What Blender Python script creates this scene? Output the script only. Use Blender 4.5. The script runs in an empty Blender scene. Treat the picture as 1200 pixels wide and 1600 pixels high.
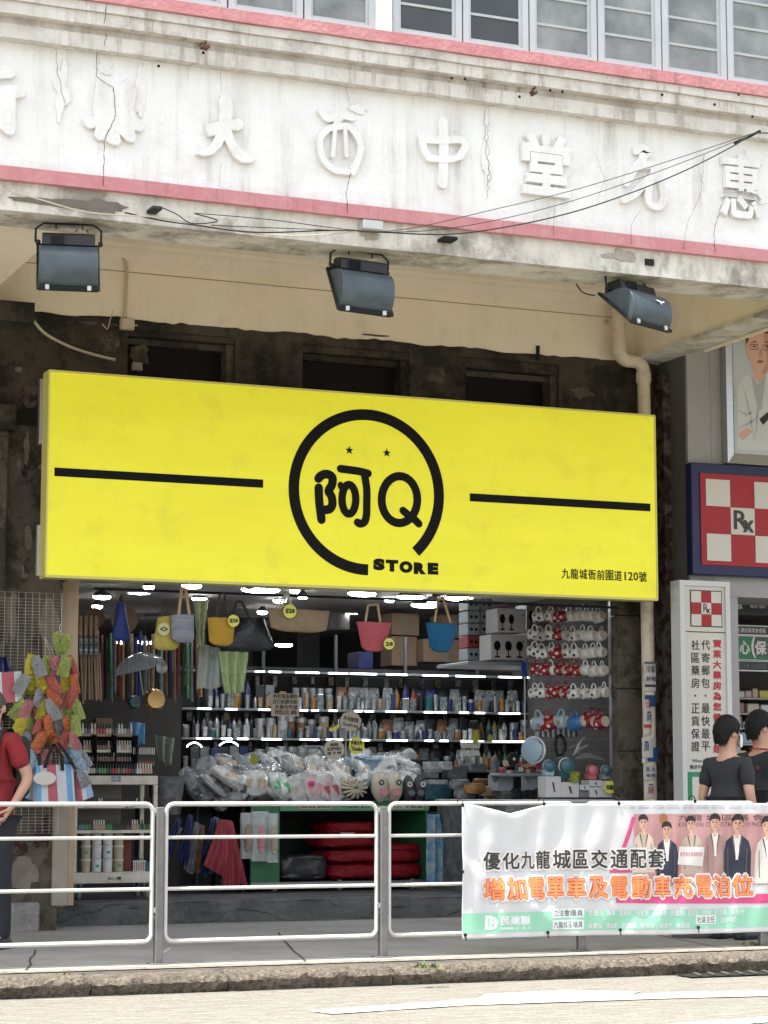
import bpy, bmesh, math, random
from mathutils import Vector, Matrix, noise
R = random.Random(7)
rad = math.radians
S = bpy.context.scene
COL = S.collection

# ------------------------------------------------------------------ camera
PSI = rad(23.1); PIT = math.atan(440/3500); FPX = 3500.0; HC = 1.18
cd = bpy.data.cameras.new('camera'); cam = bpy.data.objects.new('camera', cd); COL.objects.link(cam)
cd.sensor_fit = 'VERTICAL'; cd.sensor_height = 36; cd.lens = FPX/1600*36
cd.clip_start = .5; cd.clip_end = 3000
cam.location = (0, 0, HC); cam.rotation_euler = (math.pi/2+PIT, 0, -PSI)
S.camera = cam
# ------------------------------------------------------------------ daylight
SUN = Vector((-.34, -.05, 1.0)).normalized()
w = bpy.data.worlds.new('World'); S.world = w; w.use_nodes = True
nt = w.node_tree; nt.nodes.clear()
sky = nt.nodes.new('ShaderNodeTexSky'); sky.sky_type = 'NISHITA'; sky.sun_disc = False
sky.sun_elevation = math.asin(SUN.z); sky.sun_rotation = math.atan2(SUN.x, SUN.y)
sky.air_density = 1.2; sky.dust_density = 2.5; sky.ozone_density = 1.0
bg = nt.nodes.new('ShaderNodeBackground'); bg.inputs['Strength'].default_value = .15
wo = nt.nodes.new('ShaderNodeOutputWorld')
hs = nt.nodes.new('ShaderNodeHueSaturation'); hs.inputs['Saturation'].default_value = .38      # milky, humid summer sky
nt.links.new(sky.outputs[0], hs.inputs['Color']); nt.links.new(hs.outputs[0], bg.inputs[0]); nt.links.new(bg.outputs[0], wo.inputs[0])
sl = bpy.data.lights.new('sun', 'SUN'); sl.energy = 3.4; sl.angle = rad(.5); sl.color = (1, .96, .88)
so = bpy.data.objects.new('sun', sl); COL.objects.link(so); so.location = (0, 0, 20)
so.rotation_euler = SUN.to_track_quat('Z', 'Y').to_euler()
S.view_settings.view_transform = 'Standard'; S.view_settings.look = 'None'
S.view_settings.gamma = 1; S.view_settings.use_curve_mapping = False
S.view_settings.exposure = 1.52
S.cycles.max_bounces = 10; S.cycles.diffuse_bounces = 5; S.cycles.transparent_max_bounces = 12

# ------------------------------------------------------------------ survey: a sight line of the photograph met with a real plane
def ray(u, v):
    a = (u-600)/FPX; b = (800-v)/FPX
    sp, cp, ss, cs = math.sin(PIT), math.cos(PIT), math.sin(PSI), math.cos(PSI)
    return Vector((ss*cp, cs*cp, sp)) + a*Vector((cs, -ss, 0)) + b*Vector((-ss*sp, -cs*sp, cp))
def A(u, v, Y):
    d = ray(u, v); t = Y/d.y
    return Vector((d.x*t, Y, HC+d.z*t))
def G(u, v, z):
    d = ray(u, v); t = (z-HC)/d.z
    return Vector((d.x*t, d.y*t, z))
def PXM(u, Y): return 3500/(Y/ray(u, 1240).y)      # pixels per metre there

# ------------------------------------------------------------------ materials
MC = {}
def M(name, c, c2=None, sc=6, amt=.5, rough=.6, metal=0, bump=0, bsc=40, emis=None, es=0, alpha=1, trans=0, stretch=(1, 1, 1),
      streak=None, stc=(.2, .16, .1), sts=(9, 9, .7), lo=.45, hi=.7, grunge=None, gc=(.1, .08, .06), gsc=2.5, glo=.5, ghi=.62, coat=0, ior=1.45, spec=.5):
    if name in MC: return MC[name]
    m = bpy.data.materials.new(name); m.use_nodes = True; MC[name] = m
    n = m.node_tree.nodes; L = m.node_tree.links; b = n['Principled BSDF']
    def inp(k, v): b.inputs[k].default_value = v
    inp('Roughness', rough); inp('Metallic', metal); inp('IOR', ior); inp('Specular IOR Level', spec)
    if coat: inp('Coat Weight', coat)
    if trans: inp('Transmission Weight', trans)
    if alpha < 1: inp('Alpha', alpha)
    c4 = (*c, 1)
    inp('Base Color', c4)
    m.diffuse_color = c4
    tc = n.new('ShaderNodeTexCoord')
    def nz(scale, st=(1, 1, 1), det=6, rg=.6):
        mp = n.new('ShaderNodeMapping'); mp.inputs['Scale'].default_value = st
        L.new(tc.outputs['Object'], mp.inputs['Vector'])
        t = n.new('ShaderNodeTexNoise'); t.inputs['Scale'].default_value = scale; t.inputs['Detail'].default_value = det
        t.inputs['Roughness'].default_value = rg
        L.new(mp.outputs[0], t.inputs['Vector']); return t
    def ramp(src, a, z):
        r = n.new('ShaderNodeMapRange'); r.inputs['From Min'].default_value = a; r.inputs['From Max'].default_value = z
        L.new(src, r.inputs['Value']); return r.outputs[0]
    cur = None
    def mix(fac, col):
        nonlocal cur
        mx = n.new('ShaderNodeMix'); mx.data_type = 'RGBA'
        L.new(fac, mx.inputs[0])
        if cur: L.new(cur, mx.inputs[6])
        else: mx.inputs[6].default_value = c4
        mx.inputs[7].default_value = (*col, 1); cur = mx.outputs[2]
    if c2: mix(ramp(nz(sc, stretch).outputs[0], .5-amt/2, .5+amt/2), c2)
    if streak:
        f1 = ramp(nz(1.0, sts, 8, .7).outputs[0], lo, hi)
        f2 = ramp(nz(1.3, (1, 1, 2)).outputs[0], .35, .65)
        mu = n.new('ShaderNodeMath'); mu.operation = 'MULTIPLY'; L.new(f1, mu.inputs[0]); L.new(f2, mu.inputs[1])
        m2 = n.new('ShaderNodeMath'); m2.operation = 'MULTIPLY'; L.new(mu.outputs[0], m2.inputs[0]); m2.inputs[1].default_value = streak
        mix(m2.outputs[0], stc)
    if grunge:
        g = ramp(nz(gsc, det=10, rg=.72).outputs[0], glo, ghi)
        m3 = n.new('ShaderNodeMath'); m3.operation = 'MULTIPLY'; L.new(g, m3.inputs[0]); m3.inputs[1].default_value = grunge
        mix(m3.outputs[0], gc)
    if cur: L.new(cur, b.inputs['Base Color'])
    if bump:
        t = nz(bsc, det=8); bp = n.new('ShaderNodeBump'); bp.inputs['Strength'].default_value = min(1, bump)
        bp.inputs['Distance'].default_value = .02 if bump <= 1 else .02*bump
        L.new(t.outputs[0], bp.inputs['Height']); L.new(bp.outputs[0], b.inputs['Normal'])
    if es:
        inp('Emission Color', (*(emis or c), 1)); inp('Emission Strength', es)
    return m

# ------------------------------------------------------------------ mesh builder
class MB:
    def __init__(s): s.v = []; s.f = []; s.mi = []
    def add(s, vs, fs, mi=0):
        k = len(s.v); s.v += [Vector(q) for q in vs]
        s.f += [tuple(i+k for i in f) for f in fs]; s.mi += [mi]*len(fs); return s
    def box(s, x0, x1, y0, y1, z0, z1, mi=0):
        return s.add([(x0, y0, z0), (x1, y0, z0), (x1, y1, z0), (x0, y1, z0), (x0, y0, z1), (x1, y0, z1), (x1, y1, z1), (x0, y1, z1)],
                     [(0, 3, 2, 1), (4, 5, 6, 7), (0, 1, 5, 4), (1, 2, 6, 5), (2, 3, 7, 6), (3, 0, 4, 7)], mi)
    def bbox(s, x0, x1, y0, y1, z0, z1, b=.01, mi=0):            # box with chamfered edges
        vs = []; 
        for (x, sx) in ((x0, 1), (x1, -1)):
            for (y, sy) in ((y0, 1), (y1, -1)):
                for (z, sz) in ((z0, 1), (z1, -1)):
                    vs += [(x, y+sy*b, z+sz*b), (x+sx*b, y, z+sz*b), (x+sx*b, y+sy*b, z)]
        m = bmesh.new(); [m.verts.new(q) for q in vs]; r = bmesh.ops.convex_hull(m, input=m.verts[:])
        bmesh.ops.dissolve_limit(m, angle_limit=.02, verts=m.verts[:], edges=m.edges[:])
        m.verts.index_update(); vv = [q.co.copy() for q in m.verts]; ff = [[q.index for q in f.verts] for f in m.faces]; m.free()
        return s.add(vv, ff, mi)
    def obox(s, c, sx, sy, sz, rot=None, mi=0):
        k = len(s.v); s.box(-sx/2, sx/2, -sy/2, sy/2, -sz/2, sz/2, mi)
        for i in range(k, len(s.v)):
            q = s.v[i]
            if rot is not None: q = rot @ q
            s.v[i] = q+Vector(c)
        return s
    def tube(s, pts, r, n=8, closed=False, mi=0, cap=True):
        pts = [Vector(p) for p in pts]; N = len(pts)
        rs = r if isinstance(r, (list, tuple)) else [r]*N
        prev = None; rings = []
        for i, p in enumerate(pts):
            if closed: t = pts[(i+1) % N]-pts[i-1]
            else: t = pts[min(i+1, N-1)]-pts[max(i-1, 0)]
            t = t.normalized() if t.length > 1e-9 else Vector((0, 0, 1))
            if prev is None:
                a = Vector((0, 0, 1)) if abs(t.z) < .9 else Vector((1, 0, 0))
                x = t.cross(a).normalized()
            else:
                x = prev - t*prev.dot(t); x = x.normalized() if x.length > 1e-6 else t.orthogonal().normalized()
            prev = x; y = t.cross(x)
            rings.append([p+(x*math.cos(2*math.pi*j/n)+y*math.sin(2*math.pi*j/n))*rs[i] for j in range(n)])
        k = len(s.v)
        for rg in rings: s.v += rg
        M_ = N if closed else N-1
        for i in range(M_):
            a = k+i*n; b = k+((i+1) % N)*n
            for j in range(n):
                s.f.append((a+j, a+(j+1) % n, b+(j+1) % n, b+j)); s.mi.append(mi)
        if cap and not closed:
            s.f.append(tuple(k+j for j in reversed(range(n)))); s.mi.append(mi)
            s.f.append(tuple(k+(N-1)*n+j for j in range(n))); s.mi.append(mi)
        return s
    def lathe(s, prof, n=16, c=(0, 0, 0), axis='Z', mi=0, rot=None, caps=True):
        k = len(s.v)
        for (r, z) in prof:
            for j in range(n):
                a = 2*math.pi*j/n; q = Vector((r*math.cos(a), r*math.sin(a), z))
                if axis == 'Y': q = Vector((q.x, -q.z, q.y))
                if axis == 'X': q = Vector((q.z, q.y, -q.x))
                if rot is not None: q = rot @ q
                s.v.append(q+Vector(c))
        for i in range(len(prof)-1):
            for j in range(n):
                a = k+i*n; s.f.append((a+j, a+(j+1) % n, a+n+(j+1) % n, a+n+j)); s.mi.append(mi)
        if caps:
            if prof[0][0] > 1e-5: s.f.append(tuple(k+j for j in reversed(range(n)))); s.mi.append(mi)
            if prof[-1][0] > 1e-5: s.f.append(tuple(k+(len(prof)-1)*n+j for j in range(n))); s.mi.append(mi)
        return s
    def prism(s, poly, f0, f1, mi=0):                            # poly: 2-D points; f0,f1 map (a,b) to 3-D for both ends
        n = len(poly); k = len(s.v)
        s.v += [Vector(f0(*p)) for p in poly]+[Vector(f1(*p)) for p in poly]
        s.f.append(tuple(k+i for i in reversed(range(n)))); s.f.append(tuple(k+n+i for i in range(n))); s.mi += [mi, mi]
        for i in range(n):
            s.f.append((k+i, k+(i+1) % n, k+n+(i+1) % n, k+n+i)); s.mi.append(mi)
        return s
    def plate(s, poly, Y, th, mi=0):                             # poly in X,Z upright at Y (front) with thickness
        return s.prism(poly, lambda a, b: (a, Y, b), lambda a, b: (a, Y+th, b), mi)
    def grid(s, fn, nu, nv, mi=0, th=0):
        k = len(s.v)
        for j in range(nv+1):
            for i in range(nu+1): s.v.append(Vector(fn(i/nu, j/nv)))
        for j in range(nv):
            for i in range(nu):
                a = k+j*(nu+1)+i; s.f.append((a, a+1, a+nu+2, a+nu+1)); s.mi.append(mi)
        return s
    def move(s, d, k=0):
        for i in range(k, len(s.v)): s.v[i] = s.v[i]+Vector(d)
        return s
    def xf(s, m, k=0):
        for i in range(k, len(s.v)): s.v[i] = m @ s.v[i]
        return s
    def build(s, name, mat, parent=None, local=False, smooth=False, label=None, kind=None, fix=True):
        off = Vector((0, 0, 0))
        if not local:
            if parent is None and s.v:
                xs = [q.x for q in s.v]; ys = [q.y for q in s.v]; zs = [q.z for q in s.v]
                off = Vector(((min(xs)+max(xs))/2, (min(ys)+max(ys))/2, min(zs)))
            p = parent
            while p is not None: off = off+p.location; p = p.parent
        me = bpy.data.meshes.new(name); me.from_pydata([q-off for q in s.v], [], s.f)
        mats = mat if isinstance(mat, (list, tuple)) else [mat]
        for q in mats: me.materials.append(q)
        if len(mats) > 1: me.polygons.foreach_set('material_index', s.mi)
        if fix:
            b = bmesh.new(); b.from_mesh(me); bmesh.ops.recalc_face_normals(b, faces=b.faces[:]); b.to_mesh(me); b.free()
        if smooth:
            me.polygons.foreach_set('use_smooth', [True]*len(me.polygons))
            me.set_sharp_from_angle(angle=rad(smooth if smooth is not True else 45))
        me.update()
        o = bpy.data.objects.new(name, me); COL.objects.link(o)
        if parent is not None: o.parent = parent
        elif not local: o.location = off
        if label: o['label'] = label
        if kind: o['kind'] = kind
        return o
def tag(o, label, cat, group=None):
    o['label'] = label; o['category'] = cat
    if group: o['group'] = group
    return o
def thing(name, label, cat, loc=(0, 0, 0), group=None, rz=0):
    o = bpy.data.objects.new(name, None); COL.objects.link(o); o.location = loc; o.rotation_euler = (0, 0, rz)
    o.empty_display_size = .1
    return tag(o, label, cat, group)
def kids(o): return [c for c in KID.get(o.name, [])]
KID = {}
def reg(root):                                                    # remember a prototype's tree before copying
    for o in bpy.data.objects: pass
    return root
def dup(src, loc, rz=None, label=None, group=None, sc=None, mats=None, rot=None):
    r = src.copy(); COL.objects.link(r); r.location = loc
    if rot is not None: r.rotation_euler = rot
    elif rz is not None: r.rotation_euler = (0, 0, rz)
    if sc: r.scale = (sc,)*3 if not isinstance(sc, (tuple, list)) else sc
    if label: r['label'] = label
    if group: r['group'] = group
    if mats and r.data: r.data = recol(r.data, mats)
    for ch in src.children:
        c = ch.copy(); COL.objects.link(c); c.parent = r
        if mats: c.data = recol(c.data, mats)
        for g in ch.children:
            d = g.copy(); COL.objects.link(d); d.parent = c
            if mats: d.data = recol(d.data, mats)
    return r
RC = {}
def recol(me, mats):                                              # mats: {old material name: new material}; shares results
    key = (me.name, tuple(sorted((k, v.name) for k, v in mats.items())))
    if key in RC: return RC[key]
    if not any(x and x.name in mats for x in me.materials): RC[key] = me; return me
    n = me.copy()
    for i, x in enumerate(n.materials):
        if x.name in mats: n.materials[i] = mats[x.name]
    RC[key] = n; return n
ORD = ['first', 'second', 'third', 'fourth', 'fifth', 'sixth', 'seventh', 'eighth', 'ninth', 'tenth', 'eleventh', 'twelfth', 'thirteenth',
       'fourteenth', 'fifteenth', 'sixteenth', 'seventeenth', 'eighteenth', 'nineteenth', 'twentieth', 'twenty-first', 'twenty-second',
       'twenty-third', 'twenty-fourth', 'twenty-fifth', 'twenty-sixth', 'twenty-seventh', 'twenty-eighth', 'twenty-ninth', 'thirtieth']

# ------------------------------------------------------------------ lettering from Blender's built-in font
FC = bpy.data.curves.new('font', 'FONT'); FO = bpy.data.objects.new('font', FC)
def glyph(body, off=0.0, ext=.01, res=2, bev=0):
    FC.body = body; FC.size = 1; FC.offset = off; FC.extrude = ext; FC.resolution_u = res; FC.bevel_depth = bev; FC.bevel_resolution = 0
    me = bpy.data.meshes.new_from_object(FO)
    vs = [q.co.copy() for q in me.vertices]; fs = [tuple(p.vertices) for p in me.polygons]; bpy.data.meshes.remove(me)
    return vs, fs
def bold_glyph(body, off, ext, res):
    vs, fs = glyph(body, 0, ext, res)
    if off <= .001: return vs, fs
    n = 4 if off < .03 else 8; V = []; F = []
    for i in range(n):
        a = 2*math.pi*(i+.5)/n; k = len(V)
        V += [q+Vector((math.cos(a)*off, math.sin(a)*off, .05*i)) for q in vs]; F += [tuple(j+k for j in f) for f in fs]
    return V, F
def put(mb, body, X0, X1, Z0, Z1, Y, off=0.0, th=.003, res=2, shear=0, keep=False, wf=None, mi=0, font_box=False, bev=0, curve=False):
    vs, fs = (glyph(body, off, .5, res) if curve else bold_glyph(body, off, .5, res))
    xs = [q.x for q in vs]; ys = [q.y for q in vs]
    a, b, c, d = min(xs), max(xs), min(ys), max(ys)
    if font_box: c, d = -.12, .88
    sx = (X1-X0)/(b-a); sy = (Z1-Z0)/(d-c)
    if keep: sx = min(sx, sy); sy = sx
    out = []
    for q in vs:
        x = X0+(q.x-a)*sx; z = Z0+(q.y-c)*sy+shear*(x-X0); y = Y-(q.z+.5)*th
        out.append(wf(x, y, z) if wf else (x, y, z))
    return mb.add(out, fs, mi)
def ribbon(pts, w, closed=False, caps=True):
    """outline of a round-capped stroke as strips of 2-D quads (list of polygons)"""
    P = [Vector(p) for p in pts]; N = len(P); Lh = []; Rh = []
    for i in range(N):
        if closed: t = (P[(i+1) % N]-P[i-1])
        else: t = P[min(i+1, N-1)]-P[max(i-1, 0)]
        t.normalize(); nrm = Vector((-t.y, t.x)); Lh.append(P[i]+nrm*w/2); Rh.append(P[i]-nrm*w/2)
    if closed: return Lh, Rh
    if caps:
        t0 = (P[0]-P[1]).normalized(); t1 = (P[-1]-P[-2]).normalized()
        c0 = [P[0]+Vector((math.cos(a)*t0.x-math.sin(a)*t0.y, math.sin(a)*t0.x+math.cos(a)*t0.y))*w/2 for a in [rad(x) for x in (-60, -30, 0, 30, 60)]]
        c1 = [P[-1]+Vector((math.cos(a)*t1.x-math.sin(a)*t1.y, math.sin(a)*t1.x+math.cos(a)*t1.y))*w/2 for a in [rad(x) for x in (-60, -30, 0, 30, 60)]]
        return Lh, Rh, c0, c1
    return Lh, Rh
def smooth_pts(pts, k=4):
    P = [Vector(p) for p in pts]; out = []
    for i in range(len(P)-1):
        p0 = P[max(i-1, 0)]; p1 = P[i]; p2 = P[i+1]; p3 = P[min(i+2, len(P)-1)]
        for j in range(k):
            t = j/k
            out.append(.5*((2*p1)+(p2-p0)*t+(2*p0-5*p1+4*p2-p3)*t*t+(3*p1-p0-3*p2+p3)*t**3))
    out.append(P[-1]); return out
def stroke(mb, pts, w, Y, th=.003, closed=False, caps=True, mi=0):
    r = ribbon(pts, w, closed, caps); Lh, Rh = r[0], r[1]; n = len(Lh)
    k = len(mb.v)
    for y in (Y-th, Y):
        for q in Lh: mb.v.append(Vector((q.x, y, q.y)))
        for q in Rh: mb.v.append(Vector((q.x, y, q.y)))
    m = n if closed else n-1
    for i in range(m):
        j = (i+1) % n
        mb.f += [(k+i, k+j, k+n+j, k+n+i), (k+i, k+2*n+i, k+2*n+j, k+j), (k+n+i, k+n+j, k+3*n+j, k+3*n+i)]; mb.mi += [mi]*3
    if not closed and caps:
        t0 = r[2]; t1 = r[3]
        # order: Lh[0] side first
        if (t0[0]-Lh[0]).length > (t0[-1]-Lh[0]).length: t0 = t0[::-1]
        if (t1[0]-Lh[-1]).length > (t1[-1]-Lh[-1]).length: t1 = t1[::-1]
        mb.plate([tuple(Lh[0])]+[tuple(q) for q in t0]+[tuple(Rh[0])], Y-th, th, mi)
        mb.plate([tuple(Lh[-1])]+[tuple(q) for q in t1]+[tuple(Rh[-1])], Y-th, th, mi)
    return mb
# ================================================================== materials used by the setting
m_road = M('road_concrete', (.19, .178, .148), (.35, .33, .285), sc=46, amt=.5, rough=.85, bump=.5, bsc=60, grunge=.35, gc=(.15, .135, .115), gsc=9, glo=.52, ghi=.7)
m_pave = M('pavement_concrete', (.25, .243, .228), (.35, .338, .315), sc=1.6, amt=.5, rough=.9, bump=.35, bsc=90, grunge=.45, gc=(.12, .115, .11), gsc=2, glo=.5, ghi=.7)
m_mark = M('road_paint', (.62, .61, .58), (.34, .33, .30), sc=22, amt=.4, rough=.8, bump=.2)
m_kerb = M('kerb_granite', (.25, .205, .155), (.075, .062, .05), sc=34, amt=.3, rough=.9, bump=1.6, bsc=55, grunge=.6, gc=(.09, .08, .065), gsc=5, glo=.5, ghi=.64)
m_stepc = M('step_concrete', (.14, .135, .13), (.07, .068, .065), sc=4, amt=.4, rough=.9, bump=.8, bsc=30, grunge=.5, gc=(.035, .035, .035), gsc=3, glo=.52, ghi=.62)
m_white = M('parapet_plaster', (.80, .80, .78), (.69, .685, .655), sc=2.2, amt=.5, rough=.85, bump=.6, bsc=14, streak=.75, stc=(.33, .28, .21), sts=(7, 7, .5), lo=.5, hi=.72, grunge=.3, gc=(.4, .37, .32), gsc=1.6, glo=.52, ghi=.72)
m_mould = M('moulding_plaster', (.70, .68, .635), (.54, .51, .455), sc=4, amt=.5, rough=.9, bump=.8, bsc=20, streak=.85, stc=(.2, .15, .1), sts=(14, 14, 1.2), lo=.5, hi=.66, grunge=.5, gc=(.26, .22, .17), gsc=3.5, glo=.5, ghi=.66)
m_pink = M('pink_paint', (.47, .175, .19), (.55, .27, .275), sc=5, amt=.5, rough=.8, bump=.5, bsc=30, streak=.7, stc=(.16, .08, .08), sts=(16, 16, 1), lo=.54, hi=.68, grunge=.45, gc=(.6, .36, .3), gsc=6, glo=.56, ghi=.66)
m_beam = M('beam_weathered', (.70, .67, .60), (.52, .50, .44), sc=3, amt=.5, rough=.9, bump=.5, bsc=20, streak=.8, stc=(.12, .1, .08), sts=(5, 5, 2.2), lo=.46, hi=.66, grunge=.7, gc=(.2, .17, .14), gsc=1.5, glo=.5, ghi=.6)
m_cream = M('cream_paint', (.82, .74, .60), (.76, .67, .52), sc=1.3, amt=.5, rough=.85, bump=.25, bsc=24, grunge=.25, gc=(.36, .29, .2), gsc=5, glo=.56, ghi=.7, streak=.25, stc=(.3, .24, .16), sts=(4, 4, .5))
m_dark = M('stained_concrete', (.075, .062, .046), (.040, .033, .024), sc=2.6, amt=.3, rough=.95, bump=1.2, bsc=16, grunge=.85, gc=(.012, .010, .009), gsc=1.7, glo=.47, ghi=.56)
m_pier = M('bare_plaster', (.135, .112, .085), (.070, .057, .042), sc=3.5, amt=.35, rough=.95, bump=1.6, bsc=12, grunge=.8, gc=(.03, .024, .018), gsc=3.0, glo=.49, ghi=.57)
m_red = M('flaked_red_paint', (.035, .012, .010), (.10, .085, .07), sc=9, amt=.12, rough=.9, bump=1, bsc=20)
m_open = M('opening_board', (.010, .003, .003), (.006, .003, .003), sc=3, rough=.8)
m_wood = M('raw_timber', (.50, .38, .26), (.40, .29, .19), sc=5, rough=.75, stretch=(9, 9, .8), bump=.3)
m_crack = M('crack_shadow', (.045, .038, .03), rough=1)
m_steel = M('brushed_steel', (.52, .52, .53), (.42, .42, .43), sc=3, stretch=(1, 1, 14), rough=.35, metal=.85)
m_alu = M('window_aluminium', (.50, .54, .55), (.42, .46, .47), sc=5, rough=.45, bump=.1)
m_clip = M('clip_metal', (.5, .5, .48), rough=.4, metal=.6)
m_gap = M('black_gap', (.012, .012, .012), rough=.9)
m_int = M('interior_wall', (.06, .055, .05), (.035, .032, .03), sc=2, rough=.9)
m_floor = M('shop_floor_tiles', (.10, .098, .095), (.06, .06, .06), sc=3, rough=.7, bump=.2)
m_pipe = M('pipe_paint', (.66, .57, .43), (.52, .44, .32), sc=4, rough=.7, bump=.3, bsc=25, grunge=.4, gc=(.2, .15, .1), gsc=4)
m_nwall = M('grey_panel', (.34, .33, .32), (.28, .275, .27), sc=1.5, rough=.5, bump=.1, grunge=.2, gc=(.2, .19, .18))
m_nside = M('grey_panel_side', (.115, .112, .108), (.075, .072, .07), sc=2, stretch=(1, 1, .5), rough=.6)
m_glassd = M('window_glass_clear', (.035, .04, .042), (.06, .068, .07), sc=2, rough=.12, spec=.6, alpha=.93)
m_glassf = M('window_glass_frosted', (.09, .108, .106), (.34, .36, .355), sc=3.1, amt=.5, rough=.25, spec=.5, bump=.2, bsc=3, streak=.5, stc=(.08, .09, .09), sts=(4, 4, 1.2))
m_bar = M('inner_bar', (.42, .45, .45), rough=.5)

# ================================================================== ground
PZ = .12; SZ = .305; YK = 12.97; YR = 13.68; YF = 13.6; YW = 17.36; YS = 16.75; YST = 17.85
def struct(mb, name, mat, **k):
    o = mb.build(name, mat, kind='structure', **k); return o
mb = MB()
nxs = [-60, -20, -6]+[1+i*.25 for i in range(45)]+[20, 40, 80]; nys = [-60, -20, 0, 8]+[10+i*.05 for i in range(60)]+[13.02]
k = 0
for j, y in enumerate(nys):
    for i, x in enumerate(nxs):
        z = 0
        if 10 < y < 12.9 and 1 < x < 12: z = -.003*(1 if j % 2 else 0)+.0015*noise.noise(Vector((x*3, y*9, 0)))
        mb.v.append(Vector((x, y, z)))
for j in range(len(nys)-1):
    for i in range(len(nxs)-1):
        a = j*len(nxs)+i; mb.f.append((a, a+1, a+len(nxs)+1, a+len(nxs))); mb.mi.append(0)
road = struct(mb, 'road', m_road, fix=False)
# brushed grooves of the concrete carriageway are geometry near the kerb, plus a fine wave relief
n_ = m_road.node_tree.nodes; L_ = m_road.node_tree.links
tc_ = n_.new('ShaderNodeTexCoord'); mp_ = n_.new('ShaderNodeMapping'); mp_.inputs['Rotation'].default_value = (0, 0, rad(8))
mp_.inputs['Scale'].default_value = (.35, 1, 1)
wv_ = n_.new('ShaderNodeTexWave'); wv_.wave_type = 'BANDS'; wv_.bands_direction = 'Y'; wv_.inputs['Scale'].default_value = 5.5
wv_.inputs['Distortion'].default_value = 3.5; wv_.inputs['Detail'].default_value = 4; wv_.inputs['Detail Scale'].default_value = 2.5
L_.new(tc_.outputs['Object'], mp_.inputs[0]); L_.new(mp_.outputs[0], wv_.inputs[0])
bp_ = n_.new('ShaderNodeBump'); bp_.inputs['Strength'].default_value = .9; bp_.inputs['Distance'].default_value = .02
L_.new(wv_.outputs[1], bp_.inputs['Height'])
old_ = [l for l in L_ if l.to_socket == n_['Principled BSDF'].inputs['Normal']][0].from_node
L_.new(old_.outputs[0], bp_.inputs['Normal']); L_.new(bp_.outputs[0], n_['Principled BSDF'].inputs['Normal']); bp_.inputs['Distance'].default_value = .035

# far ground beyond the modelled street, out to the horizon
g = MB(); g.add([(-1500, -1500, -.03), (1500, -1500, -.03), (1500, 1500, -.03), (-1500, 1500, -.03)], [(0, 1, 2, 3)])
struct(g, 'ground', m_pave, fix=False)

pm = MB()
pm.box(-60, 80, 13.235, YST+.02, -.02, PZ)
pavement = struct(pm, 'pavement', m_pave)
pm = MB()
# joint lines and a patched strip cut in the pavement
def gl(mb, pts, w, z):
    pts = [Vector((*p, 0)) for p in pts]
    for a, b in zip(pts[:-1], pts[1:]):
        d = (b-a).normalized(); n = Vector((-d.y, d.x, 0))*w/2
        mb.add([a-n+Vector((0, 0, z)), b-n+Vector((0, 0, z)), b+n+Vector((0, 0, z)), a+n+Vector((0, 0, z))], [(0, 1, 2, 3)])
pts = [(x, 13.42+.02*noise.noise(Vector((x*2, 0, 0)))) for x in [i*.3 for i in range(50)]]
gl(pm, pts, .018, PZ+.004)
for x0, y0, x1, y1 in ((5.2, 13.45, 6.1, 16.4), (8.3, 13.45, 9.2, 17.6), (3.4, 13.45, 3.9, 15.2), (5.7, 15.3, 8.6, 15.25)):
    q = [(x0+(x1-x0)*t/10+R.uniform(-.01, .01), y0+(y1-y0)*t/10+R.uniform(-.01, .01)) for t in range(11)]
    gl(pm, q, .012, PZ+.004)
struct(pm, 'pavement_joints', m_crack, fix=False)
pm = MB(); pm.add([(0, 13.42, PZ+.008), (0, 13.25, PZ+.008), (14, 13.25, PZ+.008), (14, 13.42, PZ+.008)], [(0, 1, 2, 3)])
struct(pm, 'pavement_edge_strip', M('edge_strip', (.34, .30, .24), (.18, .16, .13), sc=12, rough=.9, bump=1, grunge=.6, gc=(.1, .09, .08), gsc=6), fix=False)

# kerb: worn granite stones, each a part
kerb = bpy.data.objects.new('kerb', None); COL.objects.link(kerb); kerb.location = (6, YK, 0); kerb['kind'] = 'structure'
jx = [-3.5, -1.4, .6, 2.2]+[G(u, 1550, 0).x for u in (120, 361, 668)]+[G(1020, 1526, 0).x, 9.6, 11.8, 14, 16.2]
for a, b in zip(jx[:-1], jx[1:]):
    mb = MB(); n = max(8, int((b-a)/.025)); sd = R.uniform(0, 50)
    prof = [(.045, -.01), (.040, .012), (.016, .04), (.0, .068), (.018, .098), (.06, .116), (.16, .121), (.235, .118), (.24, -.01)]
    dz = R.uniform(-.006, .004); dy = R.uniform(-.012, .012)
    for i in range(n+1):
        x = a+.006+(b-a-.012)*i/n
        e = min(i, n-i); er = .012 if e == 0 else (.004 if e == 1 else 0)
        for j, (py, pz) in enumerate(prof):
            d = .018*noise.noise(Vector((x*9+sd, j*1.7, pz*30)))+.016*noise.noise(Vector((x*26+sd, j*2.9, 3)))
            amp = 1 if j < 6 else .45
            mb.v.append(Vector((x, YK+py+dy+d*amp*(1 if j < 5 else 0)+er*.8, pz+dz+(d*.55*amp if j > 2 else 0)-(er if j > 3 else 0))))
    m_ = len(prof)
    for i in range(n):
        for j in range(m_-1):
            q = i*m_+j; mb.f.append((q, q+m_, q+m_+1, q+1)); mb.mi.append(0)
    mb.f.append(tuple(range(m_))); mb.f.append(tuple(n*m_+j for j in reversed(range(m_)))); mb.mi += [0, 0]
    mb.build('kerb_stone', m_kerb, kerb, smooth=50)

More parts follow.
